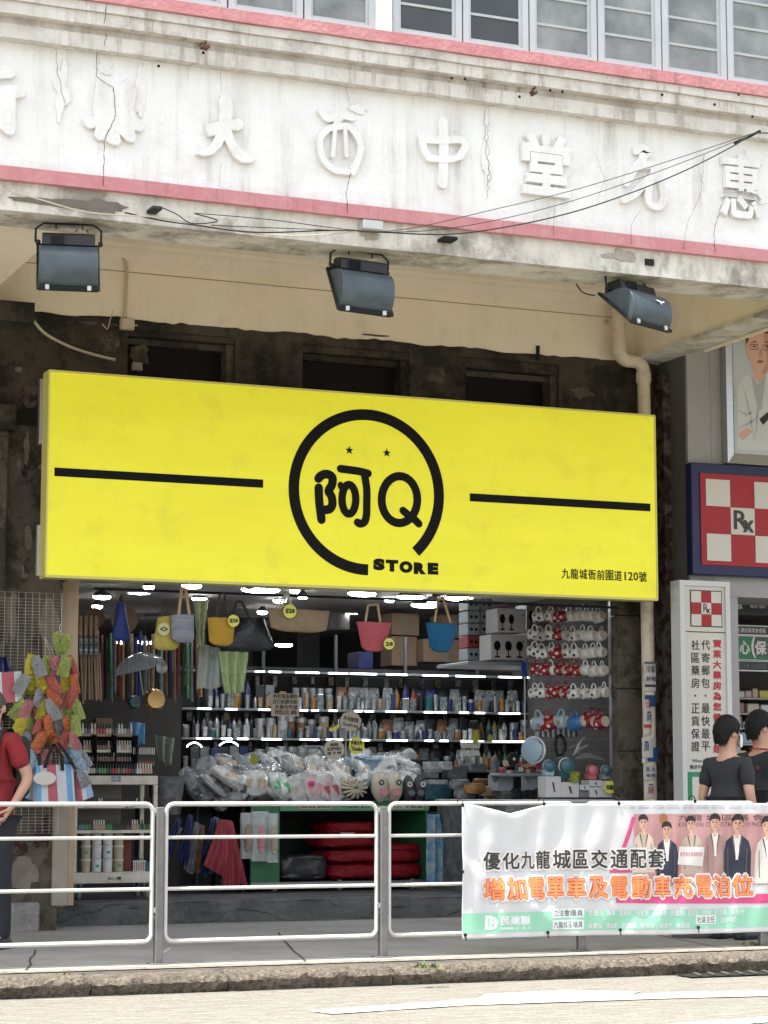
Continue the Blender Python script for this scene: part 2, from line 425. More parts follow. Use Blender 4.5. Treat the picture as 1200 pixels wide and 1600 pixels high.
# painted road markings: long worn line with an arrow shape, and a lane line
mb = MB(); z = .004
def gpoly(mb, px, z):
    v = [G(u, q, z) for u, q in px]; mb.add(v, [tuple(range(len(v)))])
gpoly(mb, [(480, 1579), (520, 1584), (720, 1571), (860, 1566), (1040, 1560), (1200, 1556), (1330, 1552), (1330, 1542), (1200, 1548), (1060, 1550), (985, 1554), (1000, 1549), (880, 1547), (760, 1553), (745, 1560), (640, 1568)], z)
gpoly(mb, [(1040, 1600), (1200, 1588), (1500, 1570), (1500, 1582), (1200, 1597), (1080, 1606)], z)
struct(mb, 'road_marking', m_mark, fix=False)

# drain grating sunk by the kerb
dg = thing('drain_grating', 'dark iron drain grating in the road against the kerb', 'drain grating', G(1150, 1531, 0))
mb = MB(); c0 = G(1098, 1531, 0).x; mb.box(c0, c0+1.0, 12.72, 12.94, .004, .010); mb.build('frame', m_gap, dg)
for i in range(9):
    mb = MB(); x = c0+.05+i*.105; mb.add([(x, 12.73, .020), (x+.03, 12.73, .020), (x+.10, 12.93, .020), (x+.07, 12.93, .020), (x, 12.73, .012), (x+.03, 12.73, .012), (x+.10, 12.93, .012), (x+.07, 12.93, .012)],
            [(0, 1, 2, 3), (4, 7, 6, 5), (0, 4, 5, 1), (1, 5, 6, 2), (2, 6, 7, 3), (3, 7, 4, 0)])
    mb.build('bar', M('cast_iron', (.07, .065, .06), (.11, .1, .09), sc=20, rough=.7, metal=.3), dg)

# weeds in kerb joints
m_leaf = M('weed_leaf', (.07, .11, .03), (.12, .15, .05), sc=30, rough=.7)
for u, v, nn, lb in ((668, 1512, 46, 'small green weed growing in the kerb joint below the railing post'), (112, 1523, 16, 'thin weed sprouting at the left kerb joint'), (1176, 1478, 22, 'low weed at the foot of the right-hand railing post')):
    p = G(u, v, PZ); mb = MB()
    for i in range(nn):
        a = R.uniform(0, 6.28); l = R.uniform(.02, .06); q = p+Vector((R.uniform(-.08, .08), R.uniform(-.03, .03), -.005))
        t = q+Vector((math.cos(a)*l*.7, math.sin(a)*l*.6, l*R.uniform(.3, .9))); s = Vector((-math.sin(a), math.cos(a), 0))*l*.22
        mdl = (q+t)/2
        mb.add([q, mdl+s, t, mdl-s], [(0, 1, 2, 3)])
    tag(mb.build('weed', m_leaf, fix=False), lb, 'weed')

# raised concrete step in front of the shop, chipped face as relief
sx0 = A(62, 1440, YST).x
mb = MB()
def stepf(s, t):
    x = sx0+(14-sx0)*s; z = PZ-.02+(SZ-PZ+.02)*t
    big = noise.noise(Vector((x*2.2, z*9, 4)))
    d = .012*noise.noise(Vector((x*7, z*20, 1)))
    if big > .04 and .12 < t < .88: d += .055*min(1, (big-.04)*6)*(.6+.8*noise.noise(Vector((x*14, z*30, 2))))
    return (x, YST+d+(.012 if t > .95 else 0), z)
mb.grid(stepf, 620, 16)
mb.box(sx0, 14, YST+.012, 27, PZ-.02, SZ-.001)
struct(mb, 'shop_step', m_stepc, fix=False)
mb = MB(); mb.box(sx0+.02, 10.3, YST+.25, 27, SZ-.02, SZ+.004)
struct(mb, 'shop_floor', m_floor)
# ================================================================== the old building
bld = thing('tenement_building', 'old white shophouse with pink bands, raised stone characters and a stained arcade over the shop', 'building', (6.9, YF, 0))
XL, XR_ = -3.0, 15.0
def Zf(v, Y): return A(600, v, Y).z
def strip(name, mat, Y0, z0, z1, Y1=14.05, jit=.004, **k):
    mb = MB(); n = 180
    for i in range(n+1):
        x = XL+(XR_-XL)*i/n
        for (y, z) in ((Y1, z0), (Y0, z0), (Y0, z1), (Y1, z1)):
            jy = jit*noise.noise(Vector((x*3, z*4, 1))) if y == Y0 else 0
            mb.v.append(Vector((x, y+jy, z+(jit*noise.noise(Vector((x*2.4, y, z))) if y == Y0 else 0))))
    for i in range(n):
        for j in range(4):
            a = i*4+j; b = i*4+(j+1) % 4; mb.f.append((a, b, b+4, a+4)); mb.mi.append(0)
    mb.f.append((0, 1, 2, 3)); mb.f.append((n*4+3, n*4+2, n*4+1, n*4)); mb.mi += [0, 0]
    return mb.build(name, mat, bld, **k)
zb = [Zf(388, 13.63), Zf(345, YF), Zf(324, YF), Zf(137, 13.65), Zf(116, 13.56), Zf(103, 13.58), Zf(83, 13.50), Zf(67, 13.47), Zf(47, 13.45)]
strip('front_beam', m_beam, 13.64, zb[0], zb[1]+.004)
strip('pink_band', m_pink, 13.595, zb[1]+.004, zb[2], jit=.003, label='pink painted band under the raised characters')
strip('parapet_panel', m_white, 13.65, zb[2]+.002, zb[3]+.01, jit=.006)
strip('moulding', m_mould, 13.56, Zf(137, 13.56), zb[4], jit=.005)
strip('moulding', m_mould, 13.585, zb[4]+.002, zb[5]+.03, jit=.004)
strip('moulding', m_mould, 13.50, Zf(101, 13.50), zb[6], jit=.005)
strip('moulding', m_mould, 13.48, zb[6]+.002, zb[7], jit=.005)
strip('pink_band', m_pink, 13.455, zb[7]+.002, zb[8], jit=.003, label='pink painted band under the upper windows')
ZW = zb[8]                                   # window sill level
# windows
YWN = 13.53
def window(u0, u1, kind, open_bars=True):
    vb = 46+(u0-600)*.148
    x0 = A(u0, vb, YWN).x; x1 = A(u1, vb, YWN).x; z0 = ZW+.004; z1 = z0+1.25
    f = .045
    mb = MB()
    for (a, b, c, d) in ((x0+.006, x0+.006+f, z0, z1), (x1-.006-f, x1-.006, z0, z1), (x0+.006+f, x1-.006-f, z0, z0+f), (x0+.006+f, x1-.006-f, z1-f, z1)):
        mb.box(a, b, YWN, YWN+.07, c, d)
    g = .02                                  # inner bead, proud
    for (a, b, c, d) in ((x0+.006+f, x0+.006+f+g, z0+f, z1-f), (x1-.006-f-g, x1-.006-f, z0+f, z1-f), (x0+.006+f+g, x1-.006-f-g, z0+f, z0+f+g), (x0+.006+f+g, x1-.006-f-g, z1-f-g, z1-f)):
        mb.box(a, b, YWN+.018, YWN+.06, c, d)
    w_ = mb.build('window', m_alu, bld)
    mb = MB(); mb.box(x0+.05+g, x1-.05-g, YWN+.03, YWN+.038, z0+f+g-.005, z1-f-g+.005)
    mb.build('pane', m_glassd if kind == 'clear' else m_glassf, w_)
    for i in range(5):
        mb = MB(); zz = z0+.055+.18+i*.20
        mb.box(x0+.05+g, x1-.05-g, YWN+.02, YWN+.029, zz, zz+.018); mb.build('bar', m_bar, w_)
for u0, u1, kd in ((120, 238, 'frosted'), (238, 356, 'frosted'), (356, 474.7, 'frosted'), (474.7, 588, 'frosted'), (613, 723, 'clear'), (723, 827, 'clear'), (827, 934, 'frosted'),
                   (934, 1034.6, 'frosted'), (1034.6, 1136.7, 'frosted'), (1136.7, 1238, 'frosted'), (1238, 1338, 'clear'), (1338, 1436, 'frosted'), (1436, 1532, 'clear'), (1532, 1626, 'frosted'), (10, 120, 'clear')):
    window(u0, u1, kd)
mb = MB(); xa = A(589, 45, 13.5).x; xb = A(612, 46, 13.5).x
mb.box(xa, xb, 13.49, 14.0, ZW+.002, ZW+1.3); mb.build('window_pier', m_white, bld)
mb = MB(); mb.box(XL, XR_, 13.60, 13.64, ZW+.003, ZW+1.3); mb.build('window_backing', m_gap, bld)
mb = MB(); mb.box(XL, XR_, 13.45, 14.0, ZW+1.302, 9.5); mb.build('upper_wall', m_white, bld)
mb = MB(); mb.box(XL, XR_, 14.06, 27, 5.80, 9.5); mb.build('upper_storey', m_cream, bld)
mb = MB(); mb.box(XL, XR_, 13.70, 14.04, 5.2, 9.4); mb.build('beam_core', m_cream, bld)

# soffit, cove and cream inner wall
zc0 = 5.03; zc1 = 5.80
mb = MB(); mb.box(XL, XR_, 14.045, 17.6, 5.70, 5.795); mb.build('soffit', m_cream, bld)
mb = MB()                                      # cove moulding where soffit meets wall
pr = [(YW-.012, 5.50), (YW-.05, 5.53), (YW-.10, 5.58), (YW-.14, 5.60), (YW-.145, 5.625), (YW-.24, 5.66), (YW-.25, 5.675), (YW-.25, 5.699), (YW+.01, 5.699), (YW+.01, 5.5)]
mb.prism(pr, lambda a, b: (XL, a, b), lambda a, b: (XR_, a, b)); mb.build('cove', m_cream, bld)
mb = MB(); n = 260; lo = []; 
for i in range(n+1):                            # cream coat whose lower edge has flaked away unevenly
    x = XL+(XR_-XL)*i/n
    lo.append((x, zc0+.025*noise.noise(Vector((x*2.5, 0, 3)))+.02*noise.noise(Vector((x*11, 0, 5)))))
for i in range(n):
    (x0, z0), (x1, z1) = lo[i], lo[i+1]
    mb.add([(x0, YW-.01, z0), (x1, YW-.01, z1), (x1, YW-.01, 5.52), (x0, YW-.01, 5.52), (x0, YW+.02, z0), (x1, YW+.02, z1)], [(0, 1, 2, 3), (4, 5, 1, 0)])
mb.build('inner_wall_cream', m_cream, bld, fix=False)
mb = MB(); mb.box(XL, XR_, YW-.0135, YW-.0095, 5.418, 5.424)
mb.build('joint_line', M('joint_line', (.28, .22, .15), rough=.9), bld)
# dark lower wall with three walled-up openings, built as lintel, piers and apron
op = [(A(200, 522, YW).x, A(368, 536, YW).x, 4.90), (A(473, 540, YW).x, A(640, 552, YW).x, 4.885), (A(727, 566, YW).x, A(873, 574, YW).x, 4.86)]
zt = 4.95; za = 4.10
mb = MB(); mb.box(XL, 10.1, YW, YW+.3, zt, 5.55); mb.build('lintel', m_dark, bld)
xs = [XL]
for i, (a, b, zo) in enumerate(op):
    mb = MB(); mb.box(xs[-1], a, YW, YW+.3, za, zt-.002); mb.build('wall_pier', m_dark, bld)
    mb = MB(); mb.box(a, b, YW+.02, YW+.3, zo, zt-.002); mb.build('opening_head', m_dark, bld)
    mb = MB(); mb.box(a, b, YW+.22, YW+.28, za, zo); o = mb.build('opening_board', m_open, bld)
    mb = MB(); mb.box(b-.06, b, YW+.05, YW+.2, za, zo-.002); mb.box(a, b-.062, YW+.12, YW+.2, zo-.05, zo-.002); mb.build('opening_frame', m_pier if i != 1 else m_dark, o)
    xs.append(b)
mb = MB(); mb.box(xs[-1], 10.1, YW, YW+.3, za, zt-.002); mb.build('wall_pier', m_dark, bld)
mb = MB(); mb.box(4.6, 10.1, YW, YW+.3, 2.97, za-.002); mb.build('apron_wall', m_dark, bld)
# left pier down to the ground: plaster layers standing proud of each other
xd = A(95, 1100, YW).x
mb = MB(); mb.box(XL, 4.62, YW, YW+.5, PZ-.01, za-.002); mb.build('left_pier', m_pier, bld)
x1 = A(14, 760, YW-.1).x
mb = MB(); mb.bbox(XL, x1, YW-.10, YW-.001, .5, A(14, 672, YW-.1).z, .02); mb.build('pier_facing', m_pier, bld)
mb = MB(); mb.bbox(XL, A(28, 640, YW-.14).x, YW-.14, YW-.001, A(28, 672, YW-.14).z, A(28, 632, YW-.14).z, .015); mb.build('pier_corbel', m_dark, bld)
m_patch = M('plaster_patch', (.24, .205, .16), (.14, .12, .09), sc=9, rough=.95, bump=1.2, bsc=20)
def patch(u0, v0, u1, v1, mat, Y=YW-.008, n=18, sd=0, nm='plaster_patch'):
    c = A((u0+u1)/2, (v0+v1)/2, Y); a = A(u0, v0, Y); b = A(u1, v1, Y); rx = abs(b.x-a.x)/2; rz = abs(a.z-b.z)/2; pl = []
    for i in range(n):
        t = 2*math.pi*i/n; k = .72+.5*noise.noise(Vector((math.cos(t)*2+sd*3.1, math.sin(t)*2, sd)))
        pl.append((c.x+rx*k*1.2*math.cos(t), c.z+rz*k*1.2*math.sin(t)))
    mb = MB(); mb.plate(pl, Y, .02); return mb.build(nm, mat, bld)
for i, (u0, v0, u1, v1, mt) in enumerate([(26, 716, 34, 734, m_patch), (38, 820, 50, 862, m_patch), (38, 672, 46, 730, m_patch), (60, 724, 68, 735, m_patch), (20, 645, 26, 666, m_patch),
        (36, 715, 56, 760, m_red), (35, 868, 52, 900, m_red), (30, 600, 62, 640, m_red), (33, 880, 46, 905, m_patch), (3, 780, 14, 830, m_patch), (22, 572, 36, 582, m_patch),
        (2, 920, 26, 1010, m_patch), (60, 930, 92, 1050, m_patch), (14, 1330, 60, 1400, m_patch), (200, 536, 236, 576, m_pier), (152, 520, 190, 560, m_pier), (50, 1270, 84, 1330, m_red), (8, 1302, 44, 1340, m_red),
        (120, 500, 190, 512, m_pier), (560, 520, 610, 528, m_pier), (890, 600, 930, 625, m_pier), (660, 570, 700, 600, m_pier)]):
    patch(u0, v0, u1, v1, mt, sd=i, Y=YW-.008-.001*(i % 4))
mb = MB(); mb.bbox(XL, A(62, 1440, YW-.08).x, YW-.08, YST+.3, PZ-.01, A(30, 1411, YW-.08).z, .012)
mb.build('granite_plinth', M('plinth_granite', (.33, .31, .29), (.17, .16, .16), sc=22, rough=.9, bump=.8, grunge=.4, gc=(.1, .09, .08)), bld)
mb = MB(); mb.bbox(A(83, 1300, YW-.03).x, A(108, 1300, YW-.03).x, YW-.03, YW+.3, SZ, A(95, 1258, YW).z+.3, .01); mb.build('pier_post', M('plastered_post', (.36, .31, .25), (.24, .2, .16), sc=6, rough=.9, bump=.4), bld)
# right pier beside the drain pipe
mb = MB(); xr0 = A(968, 1100, YW+.05).x
zz = [SZ, .95, 1.55, 2.1, 2.75, 3.5, 4.1]
for a, b in zip(zz[:-1], zz[1:]):
    mb = MB(); mb.bbox(xr0, 10.08, YW+.05, YW+.20, a+.003, b-.003, .008); mb.build('pier_block', m_pier, bld)
mb = MB(); mb.box(10.03, 10.10, YW-.2, YW+.04, SZ, 4.9); mb.build('pier_edge', m_red, bld)
# side beams
mb = MB(); mb.box(9.85, 10.08, 14.05, YW-.012, 5.06, 5.70); mb.build('side_beam', m_cream, bld)
mb = MB(); mb.box(9.80, 10.095, 14.05, YW-.012, 5.028, 5.058); mb.build('side_beam_lip', m_beam, bld)
mb = MB(); mb.box(2.75, 3.70, 14.05, YW-.012, 4.86, 5.70); mb.build('side_beam', m_cream, bld)
mb = MB(); mb.box(2.2, A(52, 480, YW-.3).x, YW-.35, YW-.012, 4.86, 5.02); mb.build('beam_corbel', m_dark, bld)

# raised characters, each a part; bevelled slabs on the parapet
def relief(body, u0, v0, u1, v1, off=.03, mat=m_white, pts=None):
    Y = 13.645; a = A(u0, v0, Y); b = A(u1, v1, Y); mb = MB()
    if body:
        vs, fs = glyph(body, off, .5, 3, 0)
        xs_ = [q.x for q in vs]; ys_ = [q.y for q in vs]; p, q_, r, s_ = min(xs_), max(xs_), min(ys_), max(ys_)
        out = []
        for q in vs:
            fx = (q.x-p)/(q_-p); fz = (q.y-r)/(s_-r)
            out.append((a.x+(b.x-a.x)*fx, Y-(q.z+.5)*.040, b.z+(a.z-b.z)*fz))
        mb.add(out, fs)
    o = mb.build('raised_character', mat, bld)
    bv = o.modifiers.new('bevel', 'BEVEL'); bv.width = .005; bv.segments = 1; bv.limit_method = 'ANGLE'; bv.angle_limit = rad(50)
    return o
m_char = M('character_plaster', (.80, .795, .77), (.70, .69, .66), sc=5, rough=.9, bump=.6, bsc=24, streak=.4, stc=(.33, .28, .22), sts=(9, 9, 1))
for ch, u0, v0, u1, v1, of in (('堂', 812, 207, 888, 312, .036), ('惠', 1122, 240, 1186, 346, .02)):
    relief(ch, u0, v0, u1, v1, of, m_char)
def plate_char(px, k=2.0, ox=0, oy=0):
    pl = [A(ox+u/k, oy+v/k, 13.63) for u, v in px]; mb = MB(); mb.plate([(q.x, q.z) for q in pl], 13.610, .045); o = mb.build('raised_character', m_char, bld)
    bv = o.modifiers.new('bevel', 'BEVEL'); bv.width = .006; bv.segments = 2; bv.limit_method = 'ANGLE'
plate_char([(703, 288), (722, 310), (727, 345), (722, 378), (745, 372), (760, 385), (758, 403), (742, 411), (722, 408), (728, 430), (745, 460), (765, 480), (795, 490), (797, 503), (780, 512), (750, 510), (730, 495), (712, 465), (700, 440), (690, 460), (665, 485), (635, 491), (612, 484), (615, 477), (640, 468), (660, 450), (672, 425), (650, 428), (642, 415), (642, 398), (655, 388), (683, 384), (686, 350), (682, 320), (690, 300)])
plate_char([(-40, 395), (0, 393), (40, 383), (70, 390), (92, 420), (90, 448), (70, 462), (0, 465), (-40, 467)], 3.75)
plate_char([(-40, 505), (0, 505), (60, 500), (110, 505), (145, 530), (152, 555), (140, 573), (92, 578), (90, 600), (90, 770), (75, 795), (60, 800), (30, 788), (0, 760), (-40, 700)], 3.75)
def stroke_char(strokes, k, ox, oy):
    mb = MB()
    for i, (pts, wpx) in enumerate(strokes):
        q = smooth_pts([(lambda a: (a.x, a.z))(A(ox+u/k, oy+v/k, 13.63)) for u, v in pts], 3); stroke(mb, q, wpx/k/PXM(ox+pts[0][0]/k, 13.63), 13.652, th=.036+.0012*i)
    o = mb.build('raised_character', m_char, bld)
stroke_char([([(183, 382), (185, 470), (181, 574)], 33), ([(116, 432), (124, 468), (138, 494)], 25), ([(128, 437), (180, 440), (236, 438), (252, 458), (238, 486)], 25), ([(140, 496), (200, 500), (240, 488)], 22)], 2.0, 600, 0)
stroke_char([([(786, 472), (805, 464), (822, 476), (806, 488)], 27), ([(808, 498), (776, 536), (756, 572)], 26), ([(790, 524), (834, 516), (840, 548), (812, 574), (782, 606), (748, 624)], 27), ([(832, 566), (822, 610), (832, 640), (858, 646), (872, 620), (866, 576)], 25)], 2.0, 600, 0)
stroke_char([([(1004, 352), (1024, 372), (1062, 362), (1098, 368)], 24), ([(1064, 372), (1046, 388)], 16), ([(1024, 404), (996, 440), (1012, 506), (1052, 536)], 22), ([(1030, 402), (1066, 396), (1096, 404), (1126, 462), (1100, 540)], 22), ([(1056, 536), (1086, 540)], 18), ([(1044, 408), (1038, 490)], 13), ([(1076, 404), (1080, 488)], 13)], 2.0, 0, 0)
# the weathered medicine character: one eroded lump with five feet
sh = [(568, 445), (545, 560), (540, 640), (545, 690), (480, 698), (490, 740), (520, 762), (556, 752), (545, 800), (570, 828), (612, 828), (650, 855), (690, 862), (705, 830), (695, 792),
      (740, 835), (780, 845), (792, 815), (785, 770), (820, 782), (840, 760), (830, 720), (800, 705), (775, 640), (798, 560), (780, 500), (745, 462), (710, 500), (660, 512), (620, 480), (590, 448)]
mb = MB(); pl = [A(u/3.75, v/3.75, 13.64) for u, v in sh]; pl = [(q.x, q.z) for q in pl]
mb.plate(pl, 13.612, .04); o = mb.build('raised_character', m_char, bld, label='worn medicine character reduced to a lump with cracked surface')
bv = o.modifiers.new('bevel', 'BEVEL'); bv.width = .006; bv.segments = 2; bv.limit_method = 'ANGLE'
# cracks: jagged slits standing in the plaster
def crack(px, Y, w=.006, jit=1.2, mat=m_crack, nm='crack', step=6):
    P = []
    for (a, b), (c, d) in zip(px[:-1], px[1:]):
        n = max(1, int(math.hypot(c-a, d-b)/step))
        for i in range(n): P.append((a+(c-a)*i/n+R.uniform(-jit, jit), b+(d-b)*i/n+R.uniform(-.5, .5)))
    P.append(px[-1]); mb = MB(); W = [A(u, v, Y) for u, v in P]
    for i, (a, b) in enumerate(zip(W[:-1], W[1:])):
        d = b-a; n = Vector((-d.z, 0, d.x)).normalized(); w0 = w*R.uniform(.2, .8); 
        mb.add([a-n*w/3, b-n*w0/2, b+n*w0/2, a+n*w/4], [(0, 1, 2, 3)])
    return mb.build(nm, mat, bld, fix=False)
crack([(168, 4), (162, 38)], 13.47, .007); crack([(166, 52), (163, 72)], 13.555, .007)
crack([(152, 75), (150, 118), (168, 132), (178, 136), (181, 180), (170, 205), (163, 222)], 13.605, .007, .9)
crack([(163, 222), (162, 262), (161, 291)], 13.59, .008, .8)
crack([(537, 120), (546, 160)], 13.635, .004); crack([(548, 270), (541, 300), (543, 333)], 13.59, .007)
crack([(760, 160), (757, 210), (764, 270), (760, 312)], 13.635, .004, 2.5); crack([(764, 165), (762, 240), (768, 300)], 13.634, .003, 2.5)
crack([(866, 308), (865, 370)], 13.59, .004); crack([(1000, 330), (986, 352), (986, 382)], 13.59, .004)
crack([(1128, 320), (1116, 360), (1117, 395)], 13.59, .007); crack([(1100, 240), (1096, 300), (1074, 350), (1068, 390)], 13.59, .004)
crack([(88, 75), (90, 110), (98, 150), (104, 172)], 13.635, .004); crack([(1170, 165), (1192, 200)], 13.635, .004)
crack([(346, 255), (342, 290), (366, 300)], 13.635, .0025); crack([(700, 230), (690, 290)], 13.635, .002); crack([(344, 108), (346, 143)], 13.635, .003)
crack([(930, 240), (945, 280), (935, 310)], 13.635, .003); crack([(1185, 320), (1200, 318)], 13.635, .003)
for u, v in ((318, 82), (248, 103), (706, 122), (727, 123), (812, 151), (860, 141), (879, 143), (1035, 148), (1117, 163), (1154, 148), (1176, 182)):
    mb = MB(); c = A(u, v, 13.478); mb.lathe([(.011, -.004), (.009, .002)], 8, c, 'Y'); mb.build('hole', m_gap, bld)
# shallow scaling patches of plaster on the white panel
for i, (u0, v0, u1, v1) in enumerate([(84, 90, 108, 190), (150, 84, 178, 120), (210, 90, 228, 190), (753, 170, 770, 300), (1094, 240, 1106, 300), (1160, 230, 1196, 260), (545, 160, 575, 180), (850, 210, 890, 300)]):
    patch(u0, v0, u1, v1, m_char, Y=13.637+.001*(i % 3), sd=20+i, n=26, nm='plaster_scale')
m_scar = M('beam_scar', (.30, .26, .21), (.45, .41, .35), sc=12, rough=.95, bump=1)
for i, (u0, v0, u1, v1) in enumerate([(5, 300, 190, 335), (120, 305, 200, 340), (945, 385, 1000, 412), (562, 350, 596, 378)]):
    patch(u0, v0, u1, v1, M('beam_dirt', (.13, .115, .095), (.2, .18, .15), sc=6, rough=.95, bump=.6) if i < 2 else m_scar, Y=13.630+.001*i, sd=40+i, n=30, nm='beam_stain')
mb = MB(); a_ = A(1009, 404, 13.625); b_ = A(1022, 415, 13.625); mb.box(a_.x, b_.x, 13.622, 13.66, b_.z, a_.z); mb.build('square_hole', m_gap, bld)

# shop interior shell
zi = 3.12
mb = MB(); mb.box(4.5, 10.3, YW+.32, 26.5, zi, zi+.1); mb.build('shop_ceiling', M('shop_ceiling', (.42, .38, .34), (.3, .27, .24), sc=2, rough=.9), bld)
mb = MB(); mb.box(4.4, 4.5, YW+.5, 26.5, SZ, zi); mb.build('shop_wall', m_int, bld)
mb = MB(); mb.box(10.3, 10.4, YW+.6, 26.5, SZ, zi); mb.build('shop_wall', m_int, bld)
mb = MB(); mb.box(4.4, 10.4, 26.5, 26.6, SZ, zi); mb.build('shop_wall', m_int, bld)
mb = MB(); mb.box(A(93, 1100, 17.5).x, A(118, 1100, 17.5).x, 17.46, 17.55, SZ, 2.97); mb.build('door_post', m_wood, bld)
mb = MB(); mb.box(A(960, 1100, 17.6).x, A(967.5, 1100, 17.6).x, 17.58, 17.70, SZ, 2.97); mb.build('door_post', m_steel, bld)
# cylindrical wires and pegs
# ------------------------------------------------------------------ neighbour: pharmacy front
XP = 10.10
nb = thing('pharmacy_building', 'grey clad pharmacy front beside the shop, behind the blue sign', 'building', (11, 16.9, 0))
mb = MB(); mb.tube([(10.13, 14.2, 5.02), (10.13, 16.6, 5.02)], .018, 8); mb.build('awning_tube', m_cream, nb)
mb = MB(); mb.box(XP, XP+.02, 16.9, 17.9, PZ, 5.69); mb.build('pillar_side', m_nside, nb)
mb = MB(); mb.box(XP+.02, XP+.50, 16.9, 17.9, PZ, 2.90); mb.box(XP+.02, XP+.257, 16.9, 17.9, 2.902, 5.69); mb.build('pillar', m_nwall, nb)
zz = [2.90, 5.3]
mb = MB(); mb.box(XP+.26, 15, 16.9, 17.9, 2.902, 5.69); mb.build('fascia', m_nwall, nb)
mb = MB(); mb.box(14.9, 15, 16.9, 20.6, PZ, 5.69); mb.build('end_wall', m_nwall, nb)
mb = MB(); mb.box(XP+.5, 14.898, 20.5, 20.6, .3, 2.9); mb.build('back_wall', m_int, nb)
mb = MB(); mb.box(XP+.52, 15, 17.92, 20.5, .25, .3); mb.build('floor', m_floor, nb)
mb = MB(); mb.box(XP+.52, 15, 17.92, 20.5, 2.8, 2.9); mb.build('ceiling', m_int, nb)
# ================================================================== the yellow shop sign
def A2(u, v, Y): q = A(u, v, Y); return Vector((q.x, q.z))
def wmat(name, c, **k): return M(name, c, **k)
m_yel = M('sign_yellow', (.80, .76, .045), (.72, .67, .035), sc=1.3, amt=.45, stretch=(.45, 1, 2.5), grunge=.22, gc=(.38, .33, .06), gsc=3.2, glo=.52, ghi=.72, rough=.45, spec=.3, emis=(.85, .80, .05), es=.07)  # uneven bands of the inner tubes' light are painted into the face colour
_m = m_yel.node_tree; _b = _m.nodes['Principled BSDF']; _m.links.new(_b.inputs['Base Color'].links[0].from_socket, _b.inputs['Emission Color'])
_b.inputs['Emission Strength'].default_value = .10
m_blk = M('sign_black', (.006, .006, .006), rough=.6, spec=.15)
sx_0 = A(74, 740, YS).x; sx_1 = A(1025, 790, YS).x; sz0 = 2.838; sz1 = 4.438
sg = thing('shop_sign', 'big yellow light box sign with black ring logo hung over the shop opening', 'shop sign', ((sx_0+sx_1)/2, YS, sz0))
mb = MB(); mb.box(sx_0, sx_1, YS+.004, YS+.16, sz0, sz1); mb.build('sign_box', M('sign_case', (.42, .41, .40), (.3, .3, .29), sc=5, rough=.5, metal=.3), sg)
mb = MB(); mb.box(sx_0+.008, sx_1-.008, YS, YS+.006, sz0+.008, sz1-.008); mb.build('sign_face', m_yel, sg)
mb = MB()
for a, b, c, d in ((sx_0-.003, sx_1+.003, sz0-.012, sz0+.006), (sx_0-.003, sx_1+.003, sz1-.006, sz1+.006), (sx_0-.006, sx_0+.006, sz0+.0065, sz1-.0065), (sx_1-.006, sx_1+.006, sz0+.0065, sz1-.0065)):
    mb.box(a, b, YS-.006, YS+.165, c, d)
mb.build('sign_frame', M('sign_edge', (.62, .58, .18), rough=.5), sg)
LY = YS-.0005
def L4(x, y): return A2(440+x/4.444, 620+y/4.444, YS)
c_ = L4(595, 661); rx = (L4(1133, 661)-L4(55, 661)).x/2; rz = (L4(595, 85)-L4(595, 1237)).y/2
wr = .09; P = []
def deg_of(x, y): q = L4(x, y)-c_; return math.degrees(math.atan2(q.y, q.x))
a0 = deg_of(600, 1200)-360; a1 = deg_of(930, 1080)-360
# clockwise from lower right over the top to the bottom
for i in range(81):
    a = rad(a1+360+(a0+0-a1)*0) if False else None
aa = []; s0 = a1; s1 = a0+360-360
st = a1; en = a0
# angles: st (~-55) rising through 0, 90, 180 to en+360 (~270)
en = a0+360
for i in range(91):
    a = rad(st+(en-st)*i/90); P.append((c_.x+(rx-wr/2)*math.cos(a), c_.y+(rz-wr/2)*math.sin(a)))
mb = MB(); stroke(mb, P, wr, LY, caps=False); mb.build('logo_ring', m_blk, sg)
def logo(pts, wpx, k, nm, closed=False):
    q = [L4(*p) for p in pts]
    if not closed: q = smooth_pts(q, 4)
    mb = MB(); stroke(mb, q, wpx*1.12/4.444/PXM(560, YS), LY-.0006*k, closed=closed); return mb.build(nm, m_blk, sg)
logo([(255, 568), (275, 547), (315, 537), (352, 560), (348, 612), (325, 655), (345, 690), (352, 740), (335, 778), (290, 786)], 56, 1, 'logo_stroke')
logo([(257, 632), (260, 720), (268, 790), (276, 853)], 56, 2, 'logo_stroke')
logo([(408, 500), (470, 508), (540, 518), (600, 533)], 50, 3, 'logo_stroke')
logo([(575, 545), (590, 640), (590, 740), (588, 820), (575, 868), (545, 882), (526, 872)], 50, 4, 'logo_stroke')
logo([(466+48*math.cos(a), 712-102*math.sin(a)) for a in [2*math.pi*i/24 for i in range(24)]], 50, 5, 'logo_stroke', True)
logo([(408, 612), (410, 625)], 40, 7, 'logo_stroke')
logo([(818+124*math.cos(a), 714-163*math.sin(a)) for a in [2*math.pi*i/32 for i in range(32)]], 54, 1, 'logo_letter', True)
logo([(842, 790), (880, 822), (920, 850), (952, 882)], 50, 3, 'logo_letter')
def star(c, r, nm='logo_star'):
    q = L4(*c); pl = [(q.x+(r if i % 2 == 0 else r*.42)*math.sin(i*math.pi/5), q.y+(r if i % 2 == 0 else r*.42)*math.cos(i*math.pi/5)) for i in range(10)]
    mb = MB(); mb.plate(pl, LY-.003, .003); mb.build(nm, m_blk, sg)
star((470, 372), .037); star((730, 390), .037)
a = L4(636, 1128); b = L4(1088, 1245)
